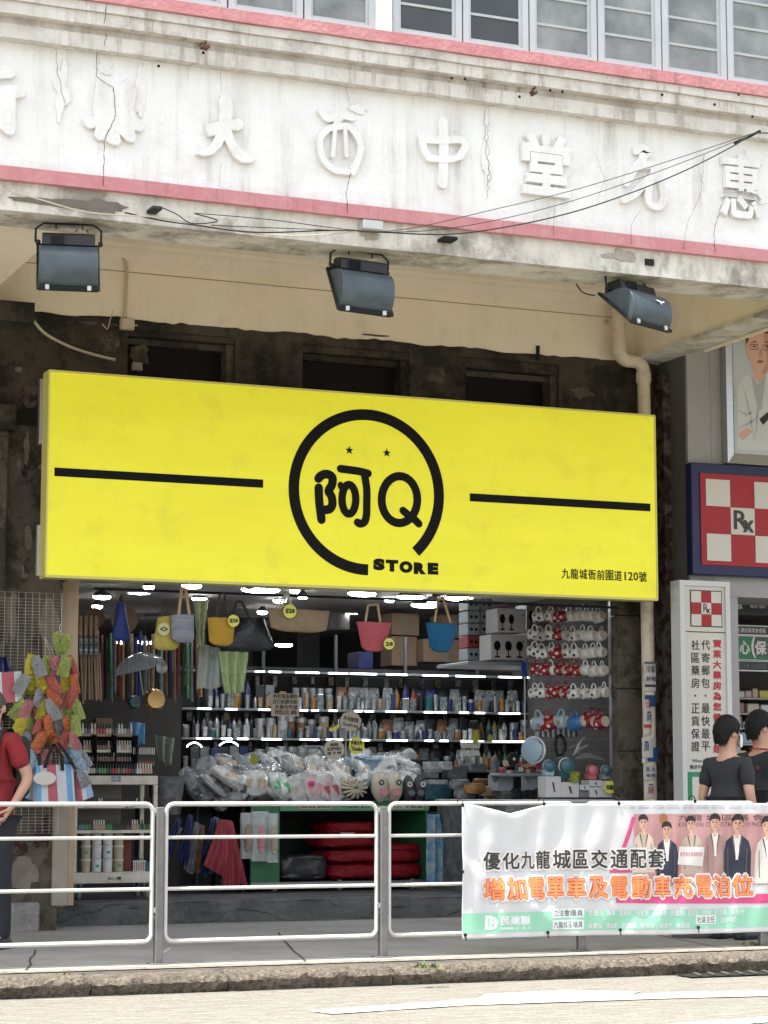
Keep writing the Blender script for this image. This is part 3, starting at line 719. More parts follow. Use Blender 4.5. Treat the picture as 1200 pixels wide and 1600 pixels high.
for i, (ch, f0, f1, dz) in enumerate((('S', 0, .175, .012), ('T', .19, .38, .006), ('O', .40, .60, .0), ('R', .62, .81, -.006), ('E', .835, 1, -.004))):
    mb = MB(); put(mb, ch, a.x+(b.x-a.x)*f0, a.x+(b.x-a.x)*f1, b.y+.015+dz, a.y-.004+dz, LY, off=.085, res=4, curve=True); mb.build('logo_letter', m_blk, sg)
def bar_(u0, v0, u1, v1, wpx):
    p = A2(u0, v0, YS); q = A2(u1, v1, YS); z = (p.y+q.y)/2; h = wpx/PXM((u0+u1)/2, YS)/2
    mb = MB(); mb.box(p.x, q.x, LY-.003, LY, z-h, z+h); mb.build('sign_bar', m_blk, sg)
bar_(85, 737, 411, 756, 13.5); bar_(734, 777, 1016, 793, 12.5)
p = A2(877, 889, YS); q = A2(1011, 908, YS)
txt = '九龍城衙前圍道120號'; wd = [1]*7+[.62]*3+[1]; tot = sum(wd); x = p.x; W = q.x-p.x; zc_ = (p.y+q.y)/2
for ch, k in zip(txt, wd):
    cw = W*k/tot; hh = .088 if k == 1 else .072
    mb = MB(); put(mb, ch, x+cw*(.05 if ch != '1' else .38), x+cw*(.93 if ch != '1' else .62), zc_-hh/2, zc_+hh/2, LY, off=.012, res=2); mb.build('address_character', m_blk, sg); x += cw
mb = MB()
for x_ in (sx_0+.05, sx_1-.05, (sx_0*2+sx_1)/3, (sx_0+2*sx_1)/3):
    for z_ in (sz0+.04, sz1-.04): mb.lathe([(.007, -.002), (.005, .0)], 8, (x_, LY, z_), 'Y')
mb.build('screws', m_clip, sg, kind='stuff')
# mounting steel seen at the left edge
mb = MB(); a = A(61.5, 593, YS+.2); b = A(67.5, 695, YS+.2); mb.box(a.x, b.x+.02, YS+.17, YS+.23, b.z, a.z); mb.build('bracket', m_steel, sg)
mb = MB(); a = A(58, 821, YS+.2); b = A(63, 900, YS+.2); mb.box(a.x, b.x, YS+.17, YS+.215, b.z, a.z)
mb.build('bracket', M('slotted_angle', (.55, .55, .54), rough=.5, metal=.4), sg)
mb = MB(); mb.box(sx_0+.1, sx_1-.05, YS+.17, 17.0, sz0+.02, sz0+.06); mb.box(sx_0+.1, sx_1-.05, YS+.17, YW-.02, sz1-.5, sz1-.46)
for x in (4.6, 6.2, 7.9, 9.5): mb.box(x, x+.04, 17.0, YW+.1, sz0+.02, sz0+.055)
mb.build('support_frame', m_gap, sg)

# ================================================================== floodlights
m_fl = M('floodlight_blue_grey', (.032, .046, .055), (.075, .098, .108), sc=7, rough=.38, spec=.5, grunge=.4, gc=(.09, .11, .12), gsc=6, glo=.55, ghi=.7)
m_fb = M('floodlight_gear_box', (.010, .010, .011), (.016, .016, .016), sc=8, rough=.5)

fl = thing('floodlight', 'leftmost of the three blue-grey floodlights under the beam, facing straight out', 'floodlight', (0, 0, 0), 'floodlights hung above the yellow sign')
def arcp(cx, cz, r0, r1, a0, a1, n): return [(cx+r0*math.cos(rad(a0+(a1-a0)*i/n)), cz+r1*math.sin(rad(a0+(a1-a0)*i/n))) for i in range(n+1)]
Wf = .375
back = [(.12, .0), (-.145, -.40)]                                # glass plane from building side down to street side
hous = [(-.150, -.385)]+[(-.185+.0*i, -.33+.0*i) for i in range(1)]+[(-.198, -.27), (-.20, -.21), (-.19, -.155), (-.165, -.105), (-.125, -.065), (-.08, -.045), (-.03, -.035), (.10, -.02), (.105, -.03), (-.135, -.395)]
mb = MB(); mb.prism(hous, lambda a, b: (-Wf/2, a, b), lambda a, b: (Wf/2, a, b)); h = mb.build('housing', m_fl, fl, local=True, smooth=35)
bv = h.modifiers.new('bevel', 'BEVEL'); bv.width = .004; bv.segments = 2; bv.limit_method = 'ANGLE'; bv.angle_limit = rad(50)
gear = [(-.085, -.040), (-.075, .045), (-.055, .062), (.05, .082), (.085, .075), (.10, .0), (.10, -.018)]
mb = MB(); mb.prism(gear, lambda a, b: (-Wf/2+.02, a, b), lambda a, b: (Wf/2-.02, a, b)); gb = mb.build('gear_box', m_fb, fl, local=True)
bv = gb.modifiers.new('bevel', 'BEVEL'); bv.width = .006; bv.segments = 2; bv.limit_method = 'ANGLE'
mb = MB()
for i in range(6):
    x = -Wf/2+.075+i*.015; mb.box(x, x+.006, -.098, -.07, -.03, .04)
mb.build('cooling_fins', m_gap, gb, local=True, kind='stuff')
rim = [(-.165, -.405), (-.15, -.415), (.135, -.005), (.12, .008)]
mb = MB(); mb.prism([(-.168, -.402), (-.150, -.418), (.14, -.0), (.122, .012)], lambda a, b: (-Wf/2-.014, a, b), lambda a, b: (Wf/2+.014, a, b)); mb.build('rim', m_fb, fl, local=True)
mb = MB(); mb.prism([(-.146, -.421), (.136, -.004), (.137, -.006), (-.144, -.424)], lambda a, b: (-Wf/2, a, b), lambda a, b: (Wf/2, a, b)); mb.build('glass', m_glassd, fl, local=True)
for x in (-Wf/2+.055, Wf/2-.055):
    mb = MB(); mb.bbox(x-.013, x+.013, -.178, -.158, -.418, -.378, .003); mb.build('clip', m_clip, fl, local=True)
mb = MB(); k = Wf/2+.022
mb.tube([(-k, .03, .0), (-k, .03, .11), (-k+.05, .03, .155), (k-.05, .03, .155), (k, .03, .11), (k, .03, .0)], .0085, 6)
for x in (-.08, .09): mb.tube([(x, .03, .155), (x, .03, .115)], .006, 6)
mb.build('bracket', m_fb, fl, local=True)
for s_ in (-1, 1):
    mb = MB(); mb.lathe([(.022, -.008), (.022, .012), (.012, .022)], 10, (s_*(Wf/2+.012), .03, .0), 'X'); mb.build('pivot_knob', m_fb, fl, local=True)
YFL = 13.77
def fpos(u, v): return A(u, v, YFL)
p1 = fpos(107, 379); fl.location = p1; fl.scale = (1, 1, .8); fl.rotation_euler = (rad(4), 0, rad(-13.5))
p2 = fpos(563, 420); f2 = dup(fl, p2, rot=(rad(2), rad(3), rad(-2)), label='middle floodlight of the three, hanging over the logo ring of the sign')
p3 = fpos(986, 457); f3 = dup(fl, p3, rot=(rad(-12), rad(4), rad(14)), label='right-hand floodlight beside the drain pipe, turned sideways with a white splash on it')
mb = MB(); pl = [(.02, .0), (.06, .012), (.10, .008), (.125, .014), (.11, -.006), (.085, -.012), (.078, -.03), (.068, -.012), (.045, -.006)]
for i in range(len(pl)): pass
mb.add([(x, -.2065+(.012 if z > 0 else 0), -.17+z*1.3) for x, z in pl], [tuple(range(len(pl)))]); mb.build('paint_splash', M('white_splash', (.75, .75, .75), rough=.7), f3, local=True, fix=False)
# their cables
m_cab = M('black_cable', (.015, .015, .015), rough=.6); m_ccab = M('cream_cable', (.5, .44, .34), rough=.6)
def cable(name, pts, r, mat, label, cat='cable', group=None, k=6, n=6):
    P = []
    pts = [Vector(p) for p in pts]
    for i in range(len(pts)-1):
        p0 = pts[max(i-1, 0)]; a = pts[i]; b = pts[i+1]; p3_ = pts[min(i+2, len(pts)-1)]
        for j in range(k):
            t = j/k; P.append(.5*((2*a)+(b-p0)*t+(2*p0-5*a+4*b-p3_)*t*t+(3*a-p0-3*b+p3_)*t**3))
    P.append(pts[-1]); mb = MB(); mb.tube(P, r, n); return tag(mb.build(name, mat, smooth=True), label, cat, group)
cable('floodlight_cable', [A(897, 432, 14.1), A(903, 448, 14.1), A(913, 458, 14.05), A(930, 462, 14.02)], .005, m_cab, 'short black cable curling from the wall to the right-hand floodlight')
cable('floodlight_cable', [A(118, 362, 13.95), A(126, 355, 13.95), A(133, 358, 13.95), A(138, 364, 13.95)], .004, m_cab, 'small black loop of cable on top of the left floodlight')
# conduits
m_cond = M('conduit_paint', (.55, .46, .33), (.48, .4, .28), sc=6, rough=.6)
YQ = YW-.035
cable('conduit', [A(158, 393, YQ), A(180, 396, YQ), A(193, 404, YQ), A(198, 420, YQ), A(197, 460, YQ), A(195, 496, YQ)], .0135, m_cond, 'cream conduit bending down the wall beside the left floodlight', 'conduit', k=4, n=8)
jb = thing('junction_box', 'cream square junction box at the foot of the conduit', 'junction box', A(199, 515, YW-.05))
mb = MB(); a = A(189, 496, YW-.06); b = A(210, 516, YW-.06); mb.bbox(a.x, b.x, YW-.07, YW-.012, b.z, a.z, .006); mb.build('box', m_cond, jb)
mb = MB(); mb.bbox(a.x+.01, b.x-.01, YW-.078, YW-.07, b.z+.01, a.z-.01, .003); mb.build('lid', m_cond, jb)
mb = MB(); mb.box(b.x, b.x+.03, YW-.05, YW-.03, b.z+.04, b.z+.05); mb.build('gland', m_cond, jb)
jb = thing('junction_box', 'small grey junction box above the top left of the yellow sign', 'junction box', A(215, 580, YW-.05))
mb = MB(); a = A(207, 566, YW-.03); b = A(222, 580, YW-.03); mb.bbox(a.x, b.x, YW-.05, YW-.001, b.z, a.z, .005); mb.build('box', M('grey_box', (.25, .23, .21), rough=.7), jb)
mb = MB(); mb.bbox(a.x+.008, b.x-.008, YW-.056, YW-.05, b.z+.008, a.z-.008, .002); mb.build('lid', M('grey_box', (.25, .23, .21)), jb)
cable('wall_cable', [A(45, 484, 17.1), A(52, 500, 17.15), A(72, 522, 17.2), A(110, 542, 17.25), (A(150, 555, 17.3)), A(180, 562, 17.3)], .012, m_ccab, 'thick pale cable looping across the dark wall above the sign')
cable('wall_cable', [A(178, 484, YQ), A(172, 500, YQ), A(168, 514, YQ), A(160, 506, YQ)], .004, m_ccab, 'thin frayed white cable end by the junction box')
mb = MB(); a = A(841, 540, YQ); mb.box(a.x-.012, a.x+.014, YQ-.002, YQ+.02, A(841, 562, YQ).z, a.z); tag(mb.build('steel_stub', m_gap), 'short rusty steel stub on the wall above the sign', 'stub')
# drain pipe with elbows
pp = thing('drain_pipe', 'cream drain pipe with a double bend running down beside the sign', 'drain pipe', (9.8, 17.1, PZ))
YP = 17.18; px_ = A(967, 520, YP).x; px2 = A(1006, 620, YP).x; ze = A(975, 563, YP).z; r_ = .058
mb = MB(); mb.tube([(px_, YP, 5.68), (px_, YP, ze+.13)], r_, 16); mb.build('pipe', m_pipe, pp, smooth=True)
mb = MB(); mb.lathe([(r_+.006, 0), (r_+.006, .05)], 16, (px_, YP, ze+.10)); mb.build('joint', m_pipe, pp, smooth=True)
E_ = [(px_, YP, ze+.12)]+[(px_+.09*(1-math.cos(t)), YP, ze+.09-.09*math.sin(t)) for t in [rad(10*i) for i in range(10)]]
E_ += [(px2-.09+.09*math.sin(t), YP, ze-.09*(1-math.cos(t))) for t in [rad(10*i) for i in range(10)]]+[(px2, YP, ze-.12)]
mb = MB(); mb.tube(E_, r_+.003, 16); mb.build('elbow', m_pipe, pp, smooth=True)
mb = MB(); mb.lathe([(r_+.010, 0), (r_+.010, .09)], 16, (px2, YP, ze-.19)); mb.build('joint', m_pipe, pp, smooth=True)
mb = MB(); mb.tube([(px2, YP, ze-.10), (px2, YP, 3.2), (px2+.01, YP, SZ)], r_, 16); mb.build('pipe', m_pipe, pp, smooth=True)
mb = MB(); c = A(947, 503, YW-.02); mb.lathe([(.022, 0), (.022, .012), (.010, .014), (.008, .02)], 12, c, 'Y'); tag(mb.build('wall_rosette', m_cond), 'small round cap on the cream wall left of the drain pipe', 'wall cap')
# posters pasted on the pipe
m_pap = M('poster_paper', (.50, .49, .46), (.42, .41, .39), sc=9, rough=.9); m_pblue = M('poster_blue', (.015, .06, .16), rough=.8); m_ink = M('ink', (.03, .03, .035), rough=.8); m_rink = M('red_ink', (.45, .04, .05), rough=.8)
def sheet(nm, u0, v0, u1, v1, Y, mat, label, texts=(), cat='poster', group=None, tilt=0, parts=()):
    a = A(u0, v0, Y); b = A(u1, v1, Y); root = thing(nm, label, cat, ((a.x+b.x)/2, Y, b.z), group)
    mb = MB(); n = 10; x0, x1 = a.x, b.x; z0, z1 = b.z, a.z
    def fn(s, t): x = x0+(x1-x0)*s; z = z0+(z1-z0)*t; return (x, Y-.012*math.sin(math.pi*s)-.003*noise.noise(Vector((x*20, z*20, 1))), z)
    mb.grid(fn, n, n)
    m = mb.build('sheet', mat, root, fix=False)
    for (body, fx0, fz0, fx1, fz1, mt, off) in texts:
        mb = MB(); put(mb, body, x0+(x1-x0)*fx0, x0+(x1-x0)*fx1, z0+(z1-z0)*fz0, z0+(z1-z0)*fz1, Y-.017, off=off, th=.001, res=1)
        mb.build('lettering', mt, root)
    for (fx0, fz0, fx1, fz1, mt) in parts:
        mb = MB(); mb.box(x0+(x1-x0)*fx0, x0+(x1-x0)*fx1, Y-.0155, Y-.0145, z0+(z1-z0)*fz0, z0+(z1-z0)*fz1); mb.build('print_block', mt, root)
    return root
YB = YP-.062
sheet('pasted_notice', 1006, 1034, 1025, 1080, YB, m_pap, 'topmost white notice on the pipe with a black bar near its foot', [('冷氣', .1, .62, .9, .88, m_ink, 0), ('維修 電器', .1, .34, .9, .5, m_ink, 0)], parts=[(0, .93, 1, 1, m_nside), (0, .14, 1, .22, m_ink)])
sheet('pasted_notice', 1007, 1086, 1025, 1104, YB+.002, m_pblue, 'blue scrap of poster on the pipe under the topmost notice')
sheet('pasted_notice', 1006, 1093, 1016, 1108, YB-.001, m_pap, 'little white slip with pink lettering over the blue scrap', [('合家', .1, .1, .9, .9, m_rink, 0)])
sheet('pasted_notice', 1006, 1108, 1019, 1132, YB, m_pap, 'narrow white notice with dark brush writing above a red line', [('一', .3, .75, .7, .85, m_ink, .02), ('屏', .2, .2, .8, .7, m_ink, 0)])
sheet('pasted_notice', 1006, 1132, 1018, 1137, YB-.001, m_rink, 'red strip across the pipe between two white notices')
sheet('pasted_notice', 1006, 1138, 1018, 1148, YB, m_pap, 'small torn white notice below the red strip')
sheet('pasted_notice', 1012, 1168, 1028, 1190, YB+.004, m_pblue, 'blue poster corner showing behind the large white notice')
sheet('pasted_notice', 1003, 1152, 1023, 1184, YB-.002, m_pap, 'large white notice on the pipe with brush writing and a blue patch behind', [('一', .15, .72, .45, .8, m_ink, .02), ('屏', .1, .3, .5, .68, m_ink, 0)])
sheet('pasted_notice', 1003, 1185, 1011, 1192, YB-.003, m_pap, 'torn corner of white paper hanging at the left of the pipe')
sheet('pasted_notice', 1006, 1195, 1025, 1218, YB, m_pap, 'white notice with two dark symbols low on the pipe', [('出 入', .1, .55, .9, .9, m_ink, .01), ('租售', .1, .15, .9, .4, m_ink, 0)])
sheet('pasted_notice', 1007, 1222, 1024, 1246, YB, m_pap, 'lowest white notice on the pipe with red and black writing', [('一', .3, .8, .7, .86, m_ink, .02), ('屏', .2, .2, .8, .7, m_rink, 0)])

# ================================================================== wires across the beam
Yw = 13.50
cable('overhead_wire', [A(-30, 288, 13.55), A(10, 297, 13.55), A(60, 311, 13.55), (A(140, 332, 13.55)), A(250, 340, 13.55), A(330, 354, 13.55), A(410, 366, 13.52), A(480, 368, 13.52), A(560, 362, 13.5)], .005, m_ccab, 'white wire sagging along the dirty beam at upper left')
cable('overhead_wire', [A(195, 332, 13.55), A(250, 344, 13.55), A(300, 351, 13.5), A(400, 363, 13.5), A(520, 360, 13.5), A(600, 363, 13.5), A(700, 366, 13.45), A(800, 353, 13.4), A(900, 330, 13.35), A(1000, 296, 13.3), A(1080, 262, 13.25), A(1150, 226, 13.25), A(1183, 208, 13.25), A(1260, 214, 13.25)], .005, m_cab, 'thickest black cable sweeping from the beam up to the right')
cable('overhead_wire', [A(303, 333, 13.5), A(420, 343, 13.5), A(560, 360, 13.5), A(640, 357, 13.45), A(760, 330, 13.4), A(900, 296, 13.3), A(1050, 250, 13.27), A(1183, 206, 13.25)], .0028, m_cab, 'thin upper wire running from the beam to the right bracket')
cable('overhead_wire', [A(330, 352, 13.5), A(480, 358, 13.5), A(640, 362, 13.45), A(760, 347, 13.4), A(900, 312, 13.3), A(1050, 260, 13.27), A(1183, 207, 13.25)], .0028, m_cab, 'thin middle wire between the upper wire and the thick black cable')
cable('overhead_wire', [A(252, 324, 13.55), A(275, 334, 13.5), A(300, 349, 13.5), A(340, 345, 13.5), A(305, 334, 13.5)], .004, m_cab, 'tangle of black wire near the small black clamp on the beam')
def lump(u, v, du, dv, Y, dy, mat, nm, label, cat):
    a = A(u-du, v-dv, Y); b = A(u+du, v+dv, Y); mb = MB(); mb.bbox(a.x, b.x, Y-dy, Y+.13, b.z, a.z, .006)
    return tag(mb.build(nm, mat), label, cat)
lump(244, 326, 8, 4, 13.54, .03, m_cab, 'cable_clamp', 'small black clamp fixed on the beam at left', 'clamp')
tb = lump(582, 352, 16, 9, 13.56, .02, m_clip, 'terminal_box', 'grey metal bracket box on the beam above the middle floodlight', 'bracket')
lump(702, 373, 11, 4, 13.56, .03, m_gap, 'anchor_block', 'rusty anchor block on the beam right of the grey bracket box', 'anchor')
mb = MB()
for i in range(7):
    c = A(321, 72, 13.45)+Vector((R.uniform(-.025, .025), R.uniform(-.02, .03), R.uniform(-.02, .02))); mb.obox(c, .02, .05, .015, Matrix.Rotation(R.uniform(0, 3), 3, 'Y'))
tag(mb.build('rusty_bracket', M('rust', (.06, .03, .02), (.14, .08, .05), sc=20, rough=.9)), 'rusty stump of a bracket on the upper left moulding', 'bracket')
mb = MB()
for i in range(5):
    c = A(833, 141, 13.46)+Vector((R.uniform(-.02, .02), R.uniform(-.02, .03), R.uniform(-.02, .02))); mb.obox(c, .018, .04, .015, Matrix.Rotation(R.uniform(0, 3), 3, 'Y'))
tag(mb.build('rusty_bracket', M('rust', (.06, .03, .02))), 'rusty stub on the moulding above the fourth raised character', 'bracket')
mb = MB(); c = A(1183, 207, 13.3); mb.bbox(c.x-.010, c.x+.010, 13.26, 13.60, c.z-.008, c.z+.008, .003); tag(mb.build('wire_bracket', m_gap), 'bracket at far right holding the bundle of wires', 'bracket')

# ================================================================== railing
m_rail = M('railing_white_paint', (.58, .57, .54), (.44, .43, .40), sc=9, rough=.5, grunge=.5, gc=(.35, .32, .28), gsc=14, glo=.55, ghi=.7)
m_post = M('railing_post_grey', (.20, .195, .19), (.13, .125, .12), sc=8, rough=.6, metal=.3, grunge=.3, gc=(.08, .07, .06), gsc=10)
pxs = [A(u, 1380, YR).x for u in (248, 598, 907, 1190)]; step_ = (pxs[3]-pxs[0])/3
posts = [pxs[0]-step_*2, pxs[0]-step_]+pxs+[pxs[3]+step_, pxs[3]+2*step_]
ZT = 1.115
names_p = [None, None, 'grey railing post between the left and middle railing panels', 'grey railing post right of the middle panel', 'dark post foot showing under the banner', 'post foot with a red cap at the right edge', None, None]
post0 = None; panel0 = None
rl = []
for i, x in enumerate(posts):
    if post0 is None:
        post0 = thing('railing_post', 'railing post', 'railing post', (x, YR, PZ), 'posts of the kerbside railing')
        mb = MB(); mb.bbox(-.024, .024, -.030, .030, -.01, ZT-PZ-.02, .004); mb.build('shaft', m_post, post0, local=True)
        mb = MB(); mb.bbox(-.06, .06, -.05, .05, -.002, .008, .003); mb.build('base_plate', m_post, post0, local=True)
        mb = MB()
        for zc_ in (.28, .92): mb.box(-.034, .034, -.012, .012, zc_, zc_+.02)
        mb.build('fixing_lug', m_post, post0, local=True, kind='stuff')
        o = post0
    else: o = dup(post0, (x, YR, PZ))
    o['label'] = names_p[i] or ('railing post %s outside the photo' % ('far left' if i == 0 else 'near left' if i == 1 else 'near right' if i == 6 else 'far right'))
    rl.append(o)
def rr(x0, x1, z0, z1, r, n=6):
    o = []
    for cx, cz, a in ((x1-r, z1-r, 0), (x0+r, z1-r, 90), (x0+r, z0+r, 180), (x1-r, z0+r, 270)):
        for i in range(n+1): t = rad(a+90*i/n); o.append((cx+r*math.cos(t), 0, cz+r*math.sin(t)))
    return o
lab_r = ['railing panel far left', 'white tubular railing panel before the red-shirted man and the varnish cart', 'white tubular railing panel in front of the red sacks and the green trolley',
         'white railing panel half covered by the banner', 'white railing panel hidden behind the banner photograph', 'railing panel right of the banner', 'railing panel far right']
for i in range(len(posts)-1):
    if i in (0, 6): continue
    W = posts[i+1]-posts[i]; h = W/2-.045
    pn = thing('railing', lab_r[i], 'railing panel', ((posts[i]+posts[i+1])/2, YR, PZ+.12), 'panels of the kerbside railing')
    mb = MB(); mb.tube(rr(-h, h, .02, ZT-PZ-.12, .05), .0145, 8, closed=True); mb.build('frame', m_rail, pn, local=True, smooth=True)
    for zz_ in (.345, .665):
        mb = MB(); mb.tube([(-h+.008, 0, zz_), (h-.008, 0, zz_)], .0118, 8); mb.build('rail', m_rail, pn, local=True, smooth=True)
    for sx_ in (-1, 1):
        for zz_ in (.2, .82):
            mb = MB(); mb.box(sx_*(h+.017)-.005, sx_*(h+.017)+.012*sx_, -.012, .012, zz_, zz_+.03); mb.build('lug', m_rail, pn, local=True)
# ================================================================== the banner tied to the railing
YBN = 13.60
bx0 = A(720, 1300, YBN).x; bx1 = bx0+2.95; bzt = A(725, 1256, YBN).z; bzb = A(722, 1468, YBN).z
bt = thing('protest_banner', 'long white and green printed banner tied to the right-hand railing', 'banner', ((bx0+bx1)/2, YBN, bzb))
def bsurf(x, z, off=0):
    s = x-bx0; t = (z-bzb)/(bzt-bzb)
    # sag between the two left ties
    c = max(0, 1-abs(s-.36)/.30); sagz = .065*c*max(0, t-.55)/.45
    fold = .032*math.sin(max(0, min(1, (t-.35)/.6))*math.pi)*math.exp(-((s-.33-.1*math.sin(t*3))/.2)**2)
    y = YBN-.016*math.sin(s*5.2+1.2*t)-.007*math.sin(s*13+4*t+1)-.005*math.sin(s*31-7*t)*(1-t*.4)-.010*noise.noise(Vector((s*2.6, t*3.2, 2)))-.007*noise.noise(Vector((s*7, t*5, 8)))+fold-.01
    y += -.018*math.exp(-(((s-.62)*.9+(t-.15)*1.4)/.10)**2)*(1-t) + .014*math.exp(-(((s-1.25)*.8-(t-.12)*1.2)/.10)**2)*(1-t)
    zz = z-sagz+.006*math.sin(s*2.1+.5)*(1-t)-.016*s*.25*0
    return Vector((x, y-off, zz))
m_ban = M('banner_white_vinyl', (.56, .56, .56), rough=.5, spec=.3); m_bgr = M('banner_green', (.27, .56, .40), rough=.5); m_mag = M('banner_magenta', (.60, .07, .20), rough=.5)
mb = MB(); NU, NV = 260, 60
mb.grid(lambda s, t: bsurf(bx0+(bx1-bx0)*s, bzb+(bzt-bzb)*t), NU, NV); cl = mb.build('cloth', m_ban, bt, smooth=True, fix=False)
sd_ = cl.modifiers.new('thickness', 'SOLIDIFY'); sd_.thickness = .0015; sd_.offset = -1
def bz(u, v): q = A(u, v, YBN); return q.x, q.z
def bpatch(nm, x0, x1, z0, z1, mat, off, par=None, nx=None, nz=None):
    nx = nx or max(2, int((x1-x0)/.02)); nz = nz or max(2, int((z1-z0)/.02)); mb = MB()
    mb.grid(lambda s, t: bsurf(x0+(x1-x0)*s, z0+(z1-z0)*t, off), nx, nz); return mb.build(nm, mat, par or bt, smooth=True, fix=False)
def bpoly(nm, poly, mat, off, par=None, cut=.03):
    b = bmesh.new(); vs = [b.verts.new((p[0], 0, p[1])) for p in poly]; b.faces.new(vs); bmesh.ops.triangulate(b, faces=b.faces[:])
    for _ in range(5):
        es = [e for e in b.edges if e.calc_length() > cut]
        if not es: break
        bmesh.ops.subdivide_edges(b, edges=es, cuts=1); bmesh.ops.triangulate(b, faces=b.faces[:])
    mb = MB(); b.verts.index_update(); mb.add([bsurf(v.co.x, v.co.z, off) for v in b.verts], [[v.index for v in f.verts] for f in b.faces]); b.free()
    return mb.build(nm, mat, par or bt, fix=False)
def btext(nm, body, x0, x1, z0, z1, mat, off, bold=0, res=2, th=.0006, par=None, fb=False):
    vs, fs = bold_glyph(body, bold, 0, res); xs = [q.x for q in vs]; ys = [q.y for q in vs]; a, b_, c, d = min(xs), max(xs), min(ys), max(ys)
    if fb: c, d = -.10-bold, .86+bold
    sx = (x1-x0)/(b_-a); sz = (z1-z0)/(d-c)
    bm = bmesh.new(); vv = [bm.verts.new((x0+(q.x-a)*sx, q.z*.002, z0+(q.y-c)*sz)) for q in vs]
    for f in fs:
        try: bm.faces.new([vv[i] for i in f])
        except ValueError: pass
    for _ in range(3):
        es = [e for e in bm.edges if e.calc_length() > .045]
        if not es: break
        bmesh.ops.subdivide_edges(bm, edges=es, cuts=1); bmesh.ops.triangulate(bm, faces=bm.faces[:])
    bm.verts.index_update(); mb = MB(); mb.add([bsurf(v.co.x, v.co.z, off+v.co.y) for v in bm.verts], [[v.index for v in f.verts] for f in bm.faces]); bm.free()
    return mb.build(nm, mat, par or bt, fix=False)
gz = bz(722, 1428)[1]
bpatch('green_band', bx0+.002, bx1-.01, bzb+.035, gz, m_bgr, .0015)
# printed photograph: a generic group of six men before a pink curtain
x0, zt_ = bz(986, 1272); x1 = bx1-.03; zb_ = bz(986, 1362)[1]
m_ph = M('print_curtain', (.52, .30, .28), (.38, .18, .18), sc=6, stretch=(3, 1, .2), amt=.5, rough=.5)
ph = bpatch('photo_print', x0, x1, zb_-.10, zt_, m_ph, .0020)
bpoly('magenta_flash', [bz(983, 1276), bz(990, 1276), bz(972, 1332), bz(966, 1332)], m_mag, .0022)
bpoly('magenta_flash', [bz(962, 1400), bz(1060, 1398), (bx1-.03, gz+.095), (bx1-.03, gz+.02), (bz(962, 1411)[0], bz(962, 1411)[1])], m_mag, .0024)
bpoly('magenta_flash', [bz(952, 1356), bz(1060, 1354), bz(1060, 1362), bz(952, 1364)], m_mag, .0024)
def man_print(cx_, hv, s, suit, hair, skin, shirt, k):
    cx, hz = bz(cx_, hv); sc = s/PXM(cx_, YBN); e = .0026+.0003*k
    bl = hz-(1.0)*sc*8
    jk = [(cx-1.55*sc, hz-6.6*sc), (cx-1.5*sc, hz-3.6*sc), (cx-1.25*sc, hz-2.5*sc), (cx-.5*sc, hz-1.9*sc), (cx+.5*sc, hz-1.9*sc), (cx+1.25*sc, hz-2.5*sc), (cx+1.5*sc, hz-3.6*sc), (cx+1.55*sc, hz-6.6*sc)]
    bpoly('print_jacket', jk, suit, e, ph)
    bpoly('print_shirt', [(cx-.42*sc, hz-1.85*sc), (cx+.42*sc, hz-1.85*sc), (cx+.12*sc, hz-4.4*sc), (cx-.12*sc, hz-4.4*sc)], shirt, e+.0003, ph)
    bpoly('print_neck', [(cx-.3*sc, hz-1.2*sc), (cx+.3*sc, hz-1.2*sc), (cx+.2*sc, hz-2.2*sc), (cx-.2*sc, hz-2.2*sc)], skin, e+.0005, ph)
    el = lambda X, Z, rx, rz, n=14: [(X+rx*math.cos(2*math.pi*i/n), Z+rz*math.sin(2*math.pi*i/n)) for i in range(n)]
    bpoly('print_hair', el(cx, hz-.30*sc, .70*sc, .62*sc), hair, e+.0006, ph)
    bpoly('print_face', el(cx, hz-.80*sc, .60*sc, .78*sc), skin, e+.0008, ph)
    bpoly('print_face_shade', [(cx+.1*sc, hz-.3*sc), (cx+.52*sc, hz-.45*sc), (cx+.56*sc, hz-1.0*sc), (cx+.3*sc, hz-1.42*sc), (cx+.05*sc, hz-1.5*sc), (cx+.25*sc, hz-1.0*sc)], m_pskin2, e+.0009, ph)
    bpoly('print_nose', [(cx-.03*sc, hz-.7*sc), (cx+.06*sc, hz-.7*sc), (cx+.11*sc, hz-1.02*sc), (cx-.1*sc, hz-1.02*sc)], m_pskin2, e+.00095, ph)
    bpoly('print_fringe', [(cx-.6*sc, hz-.55*sc), (cx-.5*sc, hz-.1*sc), (cx+.1*sc, hz+.05*sc), (cx+.5*sc, hz-.12*sc), (cx+.6*sc, hz-.6*sc), (cx+.42*sc, hz-.36*sc), (cx, hz-.30*sc), (cx-.4*sc, hz-.38*sc)], hair, e+.0011, ph)
    for d in (-.24, .24): bpoly('print_brow', el(cx+d*sc, hz-.54*sc, .17*sc, .035*sc, 8), hair, e+.001, ph)
    for d in (-1, 1):
        bpoly('print_lapel', [(cx+d*.45*sc, hz-1.95*sc), (cx+d*.62*sc, hz-2.1*sc), (cx+d*.34*sc, hz-3.2*sc), (cx+d*.12*sc, hz-4.3*sc), (cx+d*.24*sc, hz-3.0*sc)], m_plap, e+.0006, ph)
        bpoly('print_arm_fold', [(cx+d*1.0*sc, hz-3.2*sc), (cx+d*1.08*sc, hz-3.2*sc), (cx+d*1.05*sc, hz-6.0*sc), (cx+d*.95*sc, hz-6.0*sc)], m_plap, e+.0005, ph)
    for d in (-.24, .24): bpoly('print_eye', el(cx+d*sc, hz-.68*sc, .13*sc, .05*sc, 8), hair, e+.001, ph)
    bpoly('print_mouth', el(cx, hz-1.22*sc, .2*sc, .05*sc, 8), m_psuit[4], e+.001, ph)
